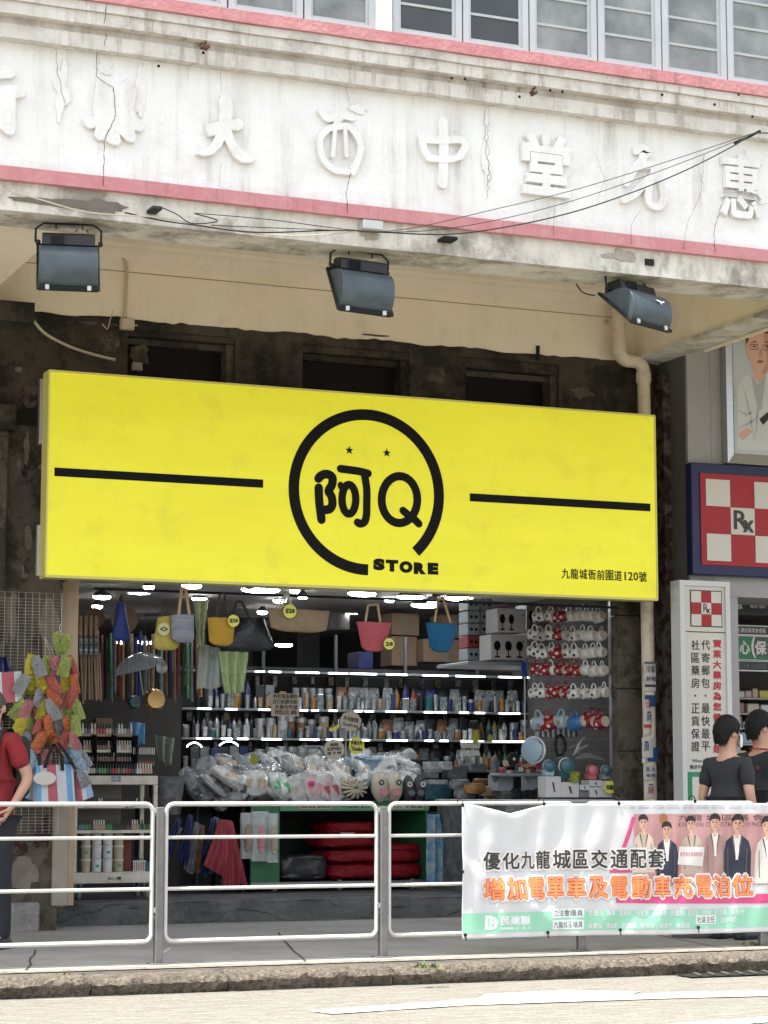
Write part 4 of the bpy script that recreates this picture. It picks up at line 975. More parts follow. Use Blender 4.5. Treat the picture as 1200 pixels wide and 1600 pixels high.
m_psuit = [M('print_cream', (.62, .50, .40), rough=.5), M('print_navy', (.02, .025, .045), rough=.5), M('print_beige', (.45, .36, .28), rough=.5), M('print_mauve', (.33, .20, .18), rough=.5), M('print_lip', (.32, .10, .09), rough=.5), M('print_offwhite', (.62, .56, .50), rough=.5)]
m_pskin2 = M('print_skin_shade', (.47, .26, .18), rough=.5); m_plap = M('print_dark_fold', (.12, .09, .085), rough=.5); m_pskin = M('print_skin', (.60, .36, .26), rough=.5); m_phair = M('print_hair', (.025, .015, .015), rough=.5); m_pshirt = M('print_shirt', (.68, .64, .60), rough=.5)
for k, (cx_, hv, s, su, sh_) in enumerate(((1002, 1276, 13, 0, 0), (1040, 1287, 13, 1, 1), (1079, 1278, 13, 2, 0), (1118, 1275, 14, 3, 1), (1151, 1276, 15, 1, 1), (1196, 1279, 15, 5, 1))):
    man_print(cx_, hv, s, m_psuit[su], m_phair, m_pskin, m_pshirt if sh_ else m_psuit[2], k)
bpoly('print_placard', [bz(1059, 1322), bz(1100, 1323), bz(1098, 1353), bz(1057, 1350)], m_pshirt, .0055, ph)
a = bz(1061, 1331); b = bz(1097, 1337); btext('print_lettering', '要求增加電單車泊位', a[0], b[0], b[1]-.002, a[1], m_rink, .0059, .0, 1, par=ph)
a = bz(1035, 1272); el = [(a[0]+.035*math.cos(2*math.pi*i/16), a[1]-.03+.035*math.sin(2*math.pi*i/16)) for i in range(16)]; bpoly('print_emblem', el, M('print_ochre', (.35, .14, .06), rough=.5), .0023, ph)
a = bz(1058, 1274); b = bz(1190, 1282); btext('print_lettering', '九 龍 城 區 議 會', a[0], b[0], b[1], a[1]+.004, m_phair, .0024, .0, 1, par=ph)
a = bz(1058, 1285); b = bz(1190, 1291); btext('print_lettering', 'KOWLOON CITY DISTRICT COUNCIL', a[0], b[0], b[1], a[1]+.002, m_phair, .0024, .0, 1, par=ph)
# headline characters, white keyline behind
m_bk = M('banner_black', (.035, .035, .033), rough=.5); m_or = M('banner_orange', (.80, .25, .09), rough=.5)
def headline(body, xs, v0, v1, mat, edge=None, k=0):
    n = len(body)
    for i, ch in enumerate(body):
        a = bz(xs[i][0], 1300); b = bz(xs[i][1], 1300); zt2 = bz(735, v0)[1]; zb2 = bz(735, v1)[1]
        pad = .11; w_ = b[0]-a[0]; h_ = zt2-zb2
        btext('headline_outline', ch, a[0]-w_*pad, b[0]+w_*pad, zb2-h_*pad, zt2+h_*pad, m_pshirt, .0060+k, .10, 1)
        if edge: btext('headline_edge', ch, a[0]-w_*.02, b[0]+w_*.02, zb2-h_*.02, zt2+h_*.02, edge, .0074+k, .06, 1)
        btext('headline_character', ch, a[0], b[0], zb2, zt2, mat, .0086+k, .026, 2)
xs1 = [(752, 780), (784, 812), (815, 836), (838, 860), (864, 890), (894, 918), (922, 948), (952, 977), (981, 1005), (1008, 1034)]
headline('優化九龍城區交通配套', xs1, 1330, 1360, m_bk)
xs2 = [(752, 784), (788, 820), (824, 850), (854, 880), (885, 913), (918, 948), (952, 978), (984, 1012), (1018, 1044), (1050, 1078), (1084, 1110), (1114, 1140), (1144, 1174)]
headline('增加電單車及電動車充電泊位', xs2, 1373, 1408, m_or, M('banner_orange_edge', (.45, .08, .05), rough=.5), .0003)
# party mark and captions on the green band
m_bw = M('banner_caption_white', (.66, .68, .68), rough=.5)
def cap(body, u0, v0, u1, v1, mat=None, off=.0030, bold=.02, sh=1455):
    a = bz(u0, v0); b = bz(u1, v1); za = bz(722+(0), v0)[1] if False else a[1]; btext('caption', body, a[0], b[0], b[1] if u1-u0 < 60 else a[1]-(v1-v0)/PXM(u0, YBN), a[1], mat or m_bw, off, bold, 1)
cap('民建聯', 779, 1432, 825, 1446, bold=.045)
cap('D A B', 803, 1449, 826, 1453); 
q = [bz(756, 1431), bz(764, 1431), bz(773, 1435), bz(776, 1443), bz(773, 1451), bz(766, 1454), bz(756, 1454)]
q2 = [bz(761, 1436), bz(764, 1436), bz(769, 1438), bz(771, 1443), bz(769, 1448), bz(764, 1450), bz(761, 1450)]
bpoly('party_mark', q, m_bw, .0030); bpoly('party_mark', q2, m_bgr, .0034); cap('P', 763, 1437, 770, 1453, off=.0038, bold=.06)
a = bz(779, 1450); b = bz(800, 1453); bpatch('party_mark', a[0], b[0], b[1], a[1], m_bw, .003)
m_cin = M('banner_caption_ink', (.12, .14, .13), rough=.5)
for (body, u0, v0, u1, v1) in (('立法會議員', 861, 1421, 912, 1433), ('九龍城區議員', 861, 1439, 912, 1451), ('社區主任', 1086, 1429, 1118, 1441)):
    a = bz(u0, v0); b = bz(u1, v1+1); bpatch('caption_box', a[0], b[0], b[1], a[1], m_bw, .0030)
    btext('caption', body, a[0]+.012, b[0]-.012, b[1]+.008, a[1]-.008, m_cin, .0036, .012, 1)
nm1 = ['李慧琼', '陳勇', '葉美芳', '何俊賢', '黃偉強', '張國鈞', '劉忠恒', '林琳', '郭玲麗', '陳永光']
us = [919, 947, 967, 992, 1017, 1044, 1072, 1097, 1114, 1142]; ue = [941, 960, 986, 1011, 1038, 1067, 1090, 1109, 1136, 1164]
for t_, a_, b_ in zip(nm1, us, ue): 
    dv = -(a_-919)*.018; cap(t_, a_, 1423+dv, b_, 1432+dv)
nm2 = ['吳寶強', '潘國華', '何華漢', '關浩洋', '楊振宇', '林浩揚']; us = [919, 946, 972, 998, 1025, 1054]; ue = [940, 965, 992, 1018, 1048, 1076]
for t_, a_, b_ in zip(nm2, us, ue):
    dv = -(a_-919)*.018; cap(t_, a_, 1443+dv, b_, 1451+dv)
cap('邵天虹', 1126, 1432, 1150, 1440)
for i in range(9):
    a = bz(970+i*22, 1256+(i % 2)); cap('地區服務' if i % 3 else '辦事處電話', 970+i*24, 1256, 988+i*24, 1258.6, M('caption_grey', (.33, .33, .33), rough=.5), bold=0)
    cap('查詢電話' if i % 2 else '地址 九龍城', 970+i*24, 1261, 988+i*24, 1263.6, M('caption_grey', (.33, .33, .33)), bold=0)
# eyelets and ties
for k, (u, v, lb) in enumerate(((723, 1258, 0), (850, 1256, 0), (967, 1255, 0), (1086, 1252, 0), (727, 1461, 1), (856, 1457, 1), (969, 1453, 1), (1091, 1449, 1))):
    c = A(u, v, YBN-.03); mb = MB(); mb.lathe([(.012, -.002), (.012, .004), (.004, .006)], 10, c, 'Y')
    if lb: mb.tube([c+Vector((0, -.004, 0)), c+Vector((.004, .0, -.03)), c+Vector((.012, .01, -.035))], .004, 5)
    else: mb.tube([c+Vector((0, -.004, 0)), c+Vector((0, .01, .03)), c+Vector((0, .05, .045)), c+Vector((.002, .09, .02))], .004, 5)
    mb.build('tie', m_gap, bt)
mb = MB(); c = A(723, 1362, YBN-.03); mb.lathe([(.010, -.002), (.010, .004)], 10, c, 'Y'); mb.build('eyelet', m_gap, bt)
# metal dish and scraps on the pavement behind the banner
dsh = thing('metal_tray', 'oval silver tray lying on the pavement behind the railing', 'tray', G(1089, 1464, PZ))
c = G(1089, 1464, PZ)
mb = MB(); mb.lathe([(.0, .004), (.17, .006), (.20, .03), (.21, .03), (.18, .0), (0, 0)], 24, c); o = mb.build('dish', m_steel, dsh, smooth=True)
mb = MB(); mb.lathe([(0, .008), (.11, .012), (.13, .02), (0, .021)], 16, c); mb.build('dark_contents', m_gap, dsh)
c = G(1165, 1457, PZ); mb = MB(); mb.obox(c+Vector((0, 0, .01)), .32, .12, .012, Matrix.Rotation(.2, 3, 'Z')); mb.obox(c+Vector((-.1, 0, .022)), .12, .05, .012, Matrix.Rotation(-.3, 3, 'Z'))
tag(mb.build('metal_plate', m_steel), 'flat metal plate on the pavement near the right edge', 'plate')
c = G(256, 1490, PZ); mb = MB(); mb.obox(c+Vector((0, 0, .015)), .09, .03, .012, Matrix.Rotation(-.5, 3, 'Y')); tag(mb.build('steel_scrap', m_clip), 'small bent metal scrap beside the foot of the railing post', 'scrap')
# ================================================================== people
def skin_mesh(nodes, edges, sub=2):
    me = bpy.data.meshes.new('tmp'); names = list(nodes); ix = {n: i for i, n in enumerate(names)}
    me.from_pydata([nodes[n][0] for n in names], [(ix[a], ix[b]) for a, b in edges], []); me.update()
    o = bpy.data.objects.new('tmp', me); COL.objects.link(o)
    m = o.modifiers.new('skin', 'SKIN'); m.use_smooth_shade = True; m.branch_smoothing = .6
    for i, n in enumerate(names):
        r = nodes[n][1]; sv = me.skin_vertices[0].data[i]; sv.radius = r if isinstance(r, tuple) else (r, r); sv.use_root = (i == 0)
    s = o.modifiers.new('sub', 'SUBSURF'); s.levels = sub; s.render_levels = sub
    dg = bpy.context.evaluated_depsgraph_get(); dg.update()
    out = bpy.data.meshes.new_from_object(o.evaluated_get(dg)); bpy.data.objects.remove(o); bpy.data.meshes.remove(me)
    return out
def mo(name, me, mat, parent):
    me.name = name; me.materials.clear(); me.materials.append(mat)
    me.polygons.foreach_set('use_smooth', [True]*len(me.polygons)); me.polygons.foreach_set('material_index', [0]*len(me.polygons))
    o = bpy.data.objects.new(name, me); COL.objects.link(o); o.parent = parent; return o
def person(loc, rz, h, label, skin, hairm, shirtm, trm, shoem, pocket=False, strap=False, mask=True, longer=False, mask_m=None, headrot=0, build=1.0, hs=1.0):
    """local frame: faces -Y, feet at z=0, height 1.72 scaled to h"""
    t = thing('person', label, 'person', loc, rz=rz); k = h/1.72; t.scale = (k, k, k)
    B = build
    Rt = Matrix.Rotation(headrot, 3, 'Z')
    def hd(x, y, z): return tuple(Rt @ Vector((x*hs, y*hs, 0))+Vector((0, -.01, 1.50+(z-1.50)*hs)))
    N = {'pel': ((0, 0, .95), (.145*B, .10*B)), 'wst': ((0, -.005, 1.09), (.135*B, .10*B)), 'chs': ((0, 0, 1.25), (.155*B, .108*B)), 'uch': ((0, .005, 1.385), (.12, .085)),
         'nk': ((0, -.005, 1.475), .056), 'hb': (hd(0, .0, 1.53), (.062*hs, .070*hs)), 'hm': (hd(0, .0, 1.60), (.074*hs, .092*hs)), 'ht': (hd(0, .008, 1.655), (.058*hs, .074*hs))}
    E_ = [('pel', 'wst'), ('wst', 'chs'), ('chs', 'uch'), ('uch', 'nk'), ('nk', 'hb'), ('hb', 'hm'), ('hm', 'ht')]
    for s, sd in ((1, 'l'), (-1, 'r')):
        el = (s*.265, .06, 1.13) if pocket else (s*.235, .03, 1.13)
        wr_ = (s*.20, -.045, .93) if pocket else (s*.245, -.05, .89)
        pm_ = (s*.165, -.085, .86) if pocket else (s*.245, -.085, .815)
        N.update({'sh'+sd: ((s*.165*B, 0, 1.395), .058), 'el'+sd: (el, .041), 'wr'+sd: (wr_, .027), 'pm'+sd: (pm_, (.034, .018)),
                  'hp'+sd: ((s*.085, 0, .89), .092*B), 'kn'+sd: ((s*.10, -.012, .50), .056), 'an'+sd: ((s*.105, .02, .10), .032), 'to'+sd: ((s*.12, -.12, .03), .020)})
        E_ += [('uch', 'sh'+sd), ('sh'+sd, 'el'+sd), ('el'+sd, 'wr'+sd), ('wr'+sd, 'pm'+sd), ('pel', 'hp'+sd), ('hp'+sd, 'kn'+sd), ('kn'+sd, 'an'+sd), ('an'+sd, 'to'+sd)]
        P = Vector(pm_); W = Vector(wr_); d = (P-W).normalized(); sx = Vector((0, 1, 0)); sx = (sx-d*sx.dot(d)).normalized(); inn = d.cross(sx)*(-s)
        for fi, (off, ln) in enumerate(((-.026, .058), (-.009, .068), (.009, .063), (.026, .05))):
            a = P+d*.02-sx*off; b = a+d*ln*.5+inn*.006; c = b+d*ln*.5+inn*.018
            N['f%d%sa' % (fi, sd)] = (tuple(a), .0095); N['f%d%sb' % (fi, sd)] = (tuple(b), .0085); N['f%d%sc' % (fi, sd)] = (tuple(c), .007)
            E_ += [('pm'+sd, 'f%d%sa' % (fi, sd)), ('f%d%sa' % (fi, sd), 'f%d%sb' % (fi, sd)), ('f%d%sb' % (fi, sd), 'f%d%sc' % (fi, sd))]
        a = W+d*.03-sx*.030; b = a+d*.03-sx*.018+inn*.012; c = b+d*.025+inn*.012
        N['t%sa' % sd] = (tuple(a), .0115); N['t%sb' % sd] = (tuple(b), .0105); N['t%sc' % sd] = (tuple(c), .0085)
        E_ += [('wr'+sd, 't%sa' % sd), ('t%sa' % sd, 't%sb' % sd), ('t%sb' % sd, 't%sc' % sd)]
    mo('body', skin_mesh(N, E_), skin, t)
    # face
    mb = MB(); q = lambda x, y, z: Vector(hd(x, y, z))
    mb.tube([q(0, -.083, 1.625), q(0, -.098, 1.600), q(0, -.106, 1.585), q(0, -.088, 1.575)], [.008, .012, .015, .010], 8); mo2 = mb.build('nose', skin, t, local=True, smooth=60)
    for s in (-1, 1):
        mb = MB(); mb.lathe([(0, -.008), (.02, -.004), (.028, .004), (.018, .010), (0, .011)], 12, q(s*.080, .008, 1.60), 'X'); mb.build('ear', skin, t, local=True, smooth=60)
        mb = MB(); mb.lathe([(0, -.006), (.011, -.002), (.012, .004)], 10, q(s*.030, -.088, 1.622), 'Y'); mb.build('eye', M('eye_dark', (.03, .02, .02), rough=.3), t, local=True, smooth=60)
    if not mask:
        mb = MB(); mb.tube([q(-.022, -.088, 1.545), q(0, -.094, 1.547), q(.022, -.088, 1.545)], .005, 6); mb.build('mouth', M('lips', (.35, .13, .11), rough=.6), t, local=True)
    # hair cap: shell over the skull, open at the face
    mb = MB(); nu, nv = 90, 30
    def hairf(s, v):
        a = 2*math.pi*s; front = max(0, -math.sin(a)); low = (1.655 if front > .45 else 1.50+.16*max(0, front)/.45) if not longer else (1.655 if front > .5 else 1.48)
        fr = -math.sin(a); low = 1.530+.075*min(1, max(0, (fr+.62)/.32))+.062*min(1, max(0, (fr-.30)/.30))+.016*noise.noise(Vector((a*9, 0, h*9)))
        z = low+(1.735-low)*math.sin(v*math.pi/2); f = math.cos(v*math.pi/2)**.55 if v < 1 else 0
        rx_, ry_ = .084, .103; prof = 1 if z < 1.62 else math.sqrt(max(0, 1-((z-1.62)/.116)**2))
        nn = 1+.05*noise.noise(Vector((math.cos(a)*9, math.sin(a)*9, z*60)))+.03*noise.noise(Vector((math.cos(a)*25, math.sin(a)*25, z*140)))
        base = .84+.16*min(1, max(0, z-1.52)/.09)
        return q(rx_*math.cos(a)*prof*nn*base, (.008+ry_*math.sin(a)*prof*nn*base), z)
    mb.grid(hairf, nu, nv)
    for _ in range(700):
        S_ = R.random(); V_ = R.random()**1.6*.9; p0 = hairf(S_, V_); o_ = Vector((p0.x, p0.y, 0))-Vector(hd(0, .008, 0)).to_2d().to_3d(); o_ = o_.normalized() if o_.length > .01 else Vector((0, 0, 1))
        tg = Vector((-o_.y, o_.x, 0))*R.uniform(-.5, .5)+Vector((0, 0, -1)); tip = p0+o_*R.uniform(.001, .007)+tg.normalized()*R.uniform(.012, .030); sd2 = Vector((-o_.y, o_.x, 0))*.0025
        mb.add([p0+sd2, p0-sd2, tip], [(0, 1, 2)])
    mb.build('hair', hairm, t, local=True, smooth=60, fix=False)
    # shirt
    S_ = {'wst': ((0, -.005, .98), (.160*B, .124*B)), 'ws2': ((0, -.006, 1.11), (.160*B, .122*B)), 'chs': ((0, 0, 1.25), (.172*B, .124*B)), 'uch': ((0, .005, 1.392), (.145, .112)), 'nk': ((0, .0, 1.47), .082),
          'hem': ((0, -.005, .86), (.164*B, .128*B))}
    e2 = [('hem', 'wst'), ('wst', 'ws2'), ('ws2', 'chs'), ('chs', 'uch'), ('uch', 'nk')]
    for s, sd in ((1, 'l'), (-1, 'r')):
        ex = .265 if pocket else .235
        S_['sh'+sd] = ((s*.172*B, 0, 1.398), .080); S_['sl'+sd] = ((s*(.17*B+(ex-.17*B)*.74), .02, 1.19), .057); e2 += [('uch', 'sh'+sd), ('sh'+sd, 'sl'+sd)]
    sme = skin_mesh(S_, e2, 3)
    for vv in sme.vertices:
        c = vv.co; a_ = .011*noise.noise(Vector((c.x*8, c.y*8, c.z*5)))+.006*math.sin(c.z*42+c.x*26+6*noise.noise(c*5))*max(0, 1.25-c.z)*2+.004*noise.noise(Vector((c.x*24, c.y*24, c.z*14)))
        vv.co = c+Vector((c.x, c.y, 0)).normalized()*a_ if Vector((c.x, c.y, 0)).length > .02 else c
    mo('shirt', sme, shirtm, t)
    T_ = {'pel': ((0, 0, .93), (.160*B, .118*B))}; e3 = []
    for s, sd in ((1, 'l'), (-1, 'r')):
        T_.update({'hp'+sd: ((s*.088, 0, .84), .108*B), 'kn'+sd: ((s*.102, -.012, .50), .076), 'sn'+sd: ((s*.105, .005, .28), .066), 'an'+sd: ((s*.108, .004, .03), .064)})
        e3 += [('pel', 'hp'+sd), ('hp'+sd, 'kn'+sd), ('kn'+sd, 'sn'+sd), ('sn'+sd, 'an'+sd)]
    mo('trousers', skin_mesh(T_, e3, 2), trm, t)
    for s in (-1, 1):
        mb = MB(); prof = [(.06, .036), (.09, .040), (.04, .046), (-.05, .048), (-.13, .046), (-.185, .030)]
        pts = [Vector((s*.108+s*.02*(-y/.18 if y < 0 else 0), y, .034)) for y, r in ((.075, 0), (.05, 0), (0, 0), (-.06, 0), (-.13, 0), (-.185, 0), (-.205, 0))]
        mb.tube(pts, [.030, .056, .060, .056, .050, .038, .014], 12)
        for vtx in mb.v:
            if vtx.z > .052 and vtx.y < -.03: vtx.z = .052+(vtx.z-.052)*.5
            if vtx.z < 0: vtx.z = 0
        mb.build('shoe', shoem, t, local=True, smooth=60)
    if mask:
        mb = MB(); mm = mask_m or M('face_mask', (.70, .71, .72), rough=.8)
        def mk(s, v):
            a = rad(-90+(s-.5)*130); z = 1.515+.085*v; b = 1+.10*math.sin(v*math.pi)*math.cos((s-.5)*math.pi)
            return q(.083*math.cos(a)*b, .0+.100*math.sin(a)*b, z)
        mb.grid(mk, 14, 6); mb.build('face_mask', mm, t, local=True, smooth=60, fix=False)
        for s in (-1, 1):
            for z_ in (1.525, 1.59):
                mb = MB(); mb.tube([q(s*.074, -.045, z_), q(s*.084, -.02, (z_+1.6)/2), q(s*.086, .012, 1.60)], .0015, 4); mb.build('ear_loop', mm, t, local=True)
    if strap:
        sm = M('strap_black', (.02, .02, .022), rough=.7)
        for s in (-1, 1):
            mb = MB(); pts = [(s*.115, -.125, 1.13), (s*.120, -.137, 1.25), (s*.118, -.118, 1.36), (s*.11, -.06, 1.455), (s*.105, .04, 1.47), (s*.10, .12, 1.40)]
            for p_, n_ in zip(pts[:-1], pts[1:]):
                p_ = Vector(p_); n_ = Vector(n_); mb.add([p_-Vector((.024, 0, 0)), p_+Vector((.024, 0, 0)), n_+Vector((.024, 0, 0)), n_-Vector((.024, 0, 0)), p_-Vector((.024, -.012, 0)), p_+Vector((.024, .012, 0)), n_+Vector((.024, .012, 0)), n_-Vector((.024, -.012, 0))],
                    [(0, 1, 2, 3), (4, 7, 6, 5), (0, 4, 5, 1), (2, 6, 7, 3), (1, 5, 6, 2), (3, 7, 4, 0)])
            mb.build('strap', sm, t, local=True)
        mb = MB(); mb.bbox(-.15, .15, .13, .27, 1.0, 1.42, .04); mb.build('rucksack', sm, t, local=True)
    return t
m_sk = M('skin', (.52, .30, .21), (.45, .25, .17), sc=9, rough=.55); m_hb = M('hair_black', (.004, .004, .004), (.010, .009, .009), sc=40, spec=.25, rough=.55, bump=.6, bsc=80)
m_hg = M('hair_grey', (.10, .095, .09), (.05, .045, .042), sc=40, rough=.6, bump=.6, bsc=80)
m_tb = M('tshirt_black', (.020, .021, .024), (.03, .031, .035), sc=5, rough=.9, bump=.3, bsc=12); m_tr = M('tshirt_red', (.26, .022, .028), (.20, .016, .02), sc=5, rough=.9, bump=.4, bsc=12)
m_trs = M('trousers_dark', (.016, .018, .024), (.026, .028, .034), sc=5, rough=.9, bump=.4, bsc=10); m_sho = M('shoe_dark', (.02, .026, .034), (.04, .045, .05), sc=14, rough=.5)
pm1 = G(-19, 1482, PZ)
person(pm1, rad(-50), 1.77, 'masked man in a red T-shirt with a rucksack strap standing at the left edge', m_sk, m_hg, m_tr, m_trs, m_sho, pocket=True, strap=True, headrot=rad(8))
yA = 14.35; pA = A(1138, 1240, yA); hA = A(1138, 1116, yA).z-PZ
person((pA.x, yA, PZ), rad(112), hA*.965, 'man in a plain black T-shirt seen from behind before the white pharmacy sign', m_sk, m_hb, m_tb, m_trs, m_sho, headrot=rad(-12), build=1.0, hs=1.2)
yB = 14.75; pB = A(1189, 1240, yB); hB = A(1189, 1108, yB).z-PZ
pb_ = person((pB.x, yB, PZ), rad(105), hB*.965, 'man in a black shirt with red collar trim at the right edge', m_sk, m_hg if False else m_hb, m_tb, m_trs, m_sho, headrot=rad(-15), build=1.08, mask=False, hs=1.2)
mb = MB(); mb.tube([(.075*math.cos(a), .01+.075*math.sin(a), 1.462+.004*math.sin(a)) for a in [2*math.pi*i/20 for i in range(20)]], .006, 5, closed=True); mb.build('collar', M('collar_red', (.35, .03, .04), rough=.8), pb_, local=True)
mb = MB(); put(mb, '回', .07, .095, 1.30, 1.32, .142); 
mb = MB(); mb.bbox(-.10, -.075, .125, .129, 1.30, 1.322, .002); mb.build('chest_mark', M('collar_red', (.35, .03, .04)), pb_, local=True)

# ================================================================== pharmacy signs
m_nav = M('sign_navy', (.003, .006, .055), rough=.35); m_rd = M('sign_red', (.31, .007, .012), rough=.45); m_wh = M('sign_cream', (.58, .55, .49), (.52, .49, .43), sc=3, rough=.45)
m_whf = M('white_metal_frame', (.55, .55, .54), rough=.4)
YX = 16.79
a = A(1080, 722, YX); z0 = A(1080, 897, YX).z; W_ = 1.55
bs = thing('pharmacy_box_sign', 'navy box sign with red and white checker and Rx over the pharmacy entrance', 'box sign', (a.x+W_/2, YX, z0))
mb = MB(); mb.bbox(a.x, a.x+W_, YX, YX+.105, z0, a.z, .006); mb.build('box', m_nav, bs)
x0 = A(1093, 745, YX).x; zt_ = A(1093, 739, YX).z; zb_ = A(1093, 882, YX).z
mb = MB(); mb.box(x0, x0+1.25, YX-.012, YX-.001, zb_, zt_); mb.build('panel', m_rd, bs)
s_ = (zt_-zb_); x1 = A(1101, 745, YX).x; cw = (A(1139, 745, YX).x-x1); c0z = A(1101, 748, YX).z; ch_ = (c0z-A(1101, 876, YX).z)/3
for r in range(3):
    for c in range(7):
        if (r+c) % 2 == 0 and x1+(c+1)*cw < x0+1.25:
            mb = MB(); mb.box(x1+c*cw+.002, x1+(c+1)*cw-.002, YX-.016, YX-.0125, c0z-(r+1)*ch_+.002, c0z-r*ch_-.002); mb.build('white_square', m_wh, bs)
mb = MB(); xx = x1+cw; zz0 = c0z-2*ch_; put(mb, 'R', xx+.03, xx+cw*.70, zz0+ch_*.2, zz0+ch_*.9, YX-.0165, off=.02); mb.build('letter', m_bk, bs)
mb = MB(); put(mb, 'x', xx+cw*.50, xx+cw*.93, zz0+ch_*.10, zz0+ch_*.55, YX-.0205, off=.02); mb.build('letter', m_bk, bs)
# tall column sign
YC = 16.74
a = A(1062, 906, YC); b = A(1142, 1000, YC); xa, xb = a.x, b.x; zt_ = a.z; zb_ = .35
cs = thing('pharmacy_column_sign', 'tall white column sign with upright lettering and a small red checker', 'column sign', ((xa+xb)/2, YC, zb_))
mb = MB(); mb.box(xa+.03, xb-.03, YC+.02, YC+.155, zb_, zt_-.03); mb.build('panel', m_wh, cs)
mb = MB(); f = .045
mb.box(xa, xa+f, YC, YC+.158, zb_, zt_); mb.box(xb-f, xb, YC, YC+.158, zb_, zt_); mb.box(xa+f, xb-f, YC, YC+.158, zt_-f, zt_); mb.build('frame', m_whf, cs)
yy = YC+.0195
def cq(u, v): return A(u, v, yy)
a = cq(1079, 923); b = cq(1127, 979); w3 = (b.x-a.x)/3; h3 = (a.z-b.z)/3
mb = MB(); mb.box(a.x-.008, b.x+.008, yy-.004, yy, b.z-.008, a.z+.008); mb.build('checker_border', m_bk, cs)
for r in range(3):
    for c in range(3):
        mb = MB(); mb.box(a.x+c*w3+.001, a.x+(c+1)*w3-.001, yy-.007, yy-.0045, a.z-(r+1)*h3+.001, a.z-r*h3-.001)
        mb.build('red_square' if (r+c) % 2 else 'white_square', m_rd if (r+c) % 2 else m_wh, cs)
mb = MB(); xx = a.x+w3; zz0 = a.z-2*h3; put(mb, 'R', xx+w3*.2, xx+w3*.65, zz0+h3*.2, zz0+h3*.9, yy-.0075); mb.build('letter', m_bk, cs)
mb = MB(); put(mb, 'x', xx+w3*.5, xx+w3*.85, zz0+h3*.1, zz0+h3*.5, yy-.011); mb.build('letter', m_bk, cs)
mb = MB(); a = cq(1072, 986); b = cq(1135, 989); mb.box(a.x, b.x, yy-.003, yy, a.z-.008, a.z); mb.build('rule', m_bk, cs)
def vcol(body, u, w, v0, v1, mat, bold):
    n = len(body); 
    for i, ch in enumerate(body):
        t0 = v0+(v1-v0)*i/n; t1 = v0+(v1-v0)*(i+.80)/n; a = cq(u, t0); b = cq(u+w, t1)
        mb = MB()
        if ch == '·': c_2 = cq(u+w/2, (t0+t1)/2); mb.lathe([(.010, -.003), (.010, 0)], 10, (c_2.x, yy, c_2.z), 'Y')
        else: put(mb, ch, a.x, b.x, b.z, a.z, yy, off=bold, th=.003, res=1)
        mb.build('character', mat, cs)
vcol('社區藥房·正貨保證', 1080, 13, 1000, 1178, m_bk, .012); vcol('代寄郵包·最快最平', 1096, 13, 1000, 1178, m_bk, .012)
vcol('寶萊大藥房為您健康設想', 1114, 13, 999, 1180, M('column_red', (.42, .02, .03), rough=.5), .03)
for body, u0, v0, u1, v1 in (('WhatsApp', 1081, 1186, 1108, 1193), ('歡迎手機落單', 1078, 1195, 1112, 1202)):
    a = cq(u0, v0); b = cq(u1, v1); mb = MB(); put(mb, body, a.x, b.x, b.z, a.z, yy, res=1); mb.build('lettering', m_bk, cs)
a = cq(1074, 1206); b = cq(1136, 1300); mb = MB(); mb.box(a.x, b.x, yy-.004, yy, b.z, a.z); mb.build('green_panel', M('column_green', (.02, .22, .09), rough=.5), cs)
a = cq(1081, 1214); b = cq(1129, 1270); mb = MB(); mb.box(a.x, b.x, yy-.007, yy-.0045, b.z, a.z); mb.build('blank_white_square', m_wh, cs)
# doctor poster in steel frame, a generic figure
YD = 16.80
a = A(1133, 500, YD); b = A(1133, 723, YD); xa = a.x; xb = xa+1.1; zt_ = 5.55; zb_ = b.z
pf = thing('framed_poster', 'steel framed poster of a man in a white coat above the navy sign', 'poster', ((xa+xb)/2, YD, zb_))
f = .098
def ringq(k): 
    o = [(xa, zb_), (xb, zb_), (xb, zt_), (xa, zt_)]; i = [(xa+f, zb_+f), (xb-f, zb_+f), (xb-f, zt_-f), (xa+f, zt_-f)]; j = (k+1) % 4; mb = MB()
    q = [(o[k][0], YD, o[k][1]), (o[j][0], YD, o[j][1]), (i[j][0], YD+.045, i[j][1]), (i[k][0], YD+.045, i[k][1])]
    mb.add(q+[(x, YD+.09, z) for x, y, z in q], [(0, 1, 2, 3), (4, 7, 6, 5), (0, 4, 5, 1), (2, 6, 7, 3), (1, 5, 6, 2), (3, 7, 4, 0)]); mb.build('frame_bar', m_steel, pf)
for k_ in range(4): ringq(k_)
mb = MB(); mb.box(xa+f, xb-f, YD+.04, YD+.06, zb_+f, zt_-f); mb.build('poster_sheet', M('poster_pale', (.46, .50, .50), (.38, .42, .42), sc=3, rough=.35), pf)
def dq(u, v): q = A(u, v, YD+.04); return (q.x, q.z)
def flat(nm, px, mat, k):
    mb = MB(); mb.plate([dq(*p) for p in px], YD+.04-.0008*k, .0006); mb.build(nm, mat, pf)
m_coat = M('print_coat', (.56, .58, .57), (.48, .50, .50), sc=5, rough=.4); m_cs = M('print_coat_shade', (.36, .38, .38), rough=.4)
flat('print_coat', [(1152, 702), (1152, 610), (1160, 590), (1175, 582), (1190, 580), (1212, 586), (1228, 602), (1234, 640), (1234, 706)], m_coat, 1)
flat('print_shirt', [(1173, 585), (1184, 600), (1197, 584), (1190, 640), (1184, 640)], m_cs, 2)
flat('print_neck', [(1176, 572), (1196, 572), (1194, 590), (1185, 597), (1178, 590)], m_pskin, 3)
flat('print_ear', [(1163, 534), (1167, 532), (1168, 546), (1165, 545)], m_pskin, 4)
flat('print_face', [(1167, 530), (1174, 520), (1186, 516), (1200, 519), (1210, 530), (1210, 552), (1205, 572), (1195, 586), (1186, 586), (1175, 573), (1168, 555)], m_pskin, 5)
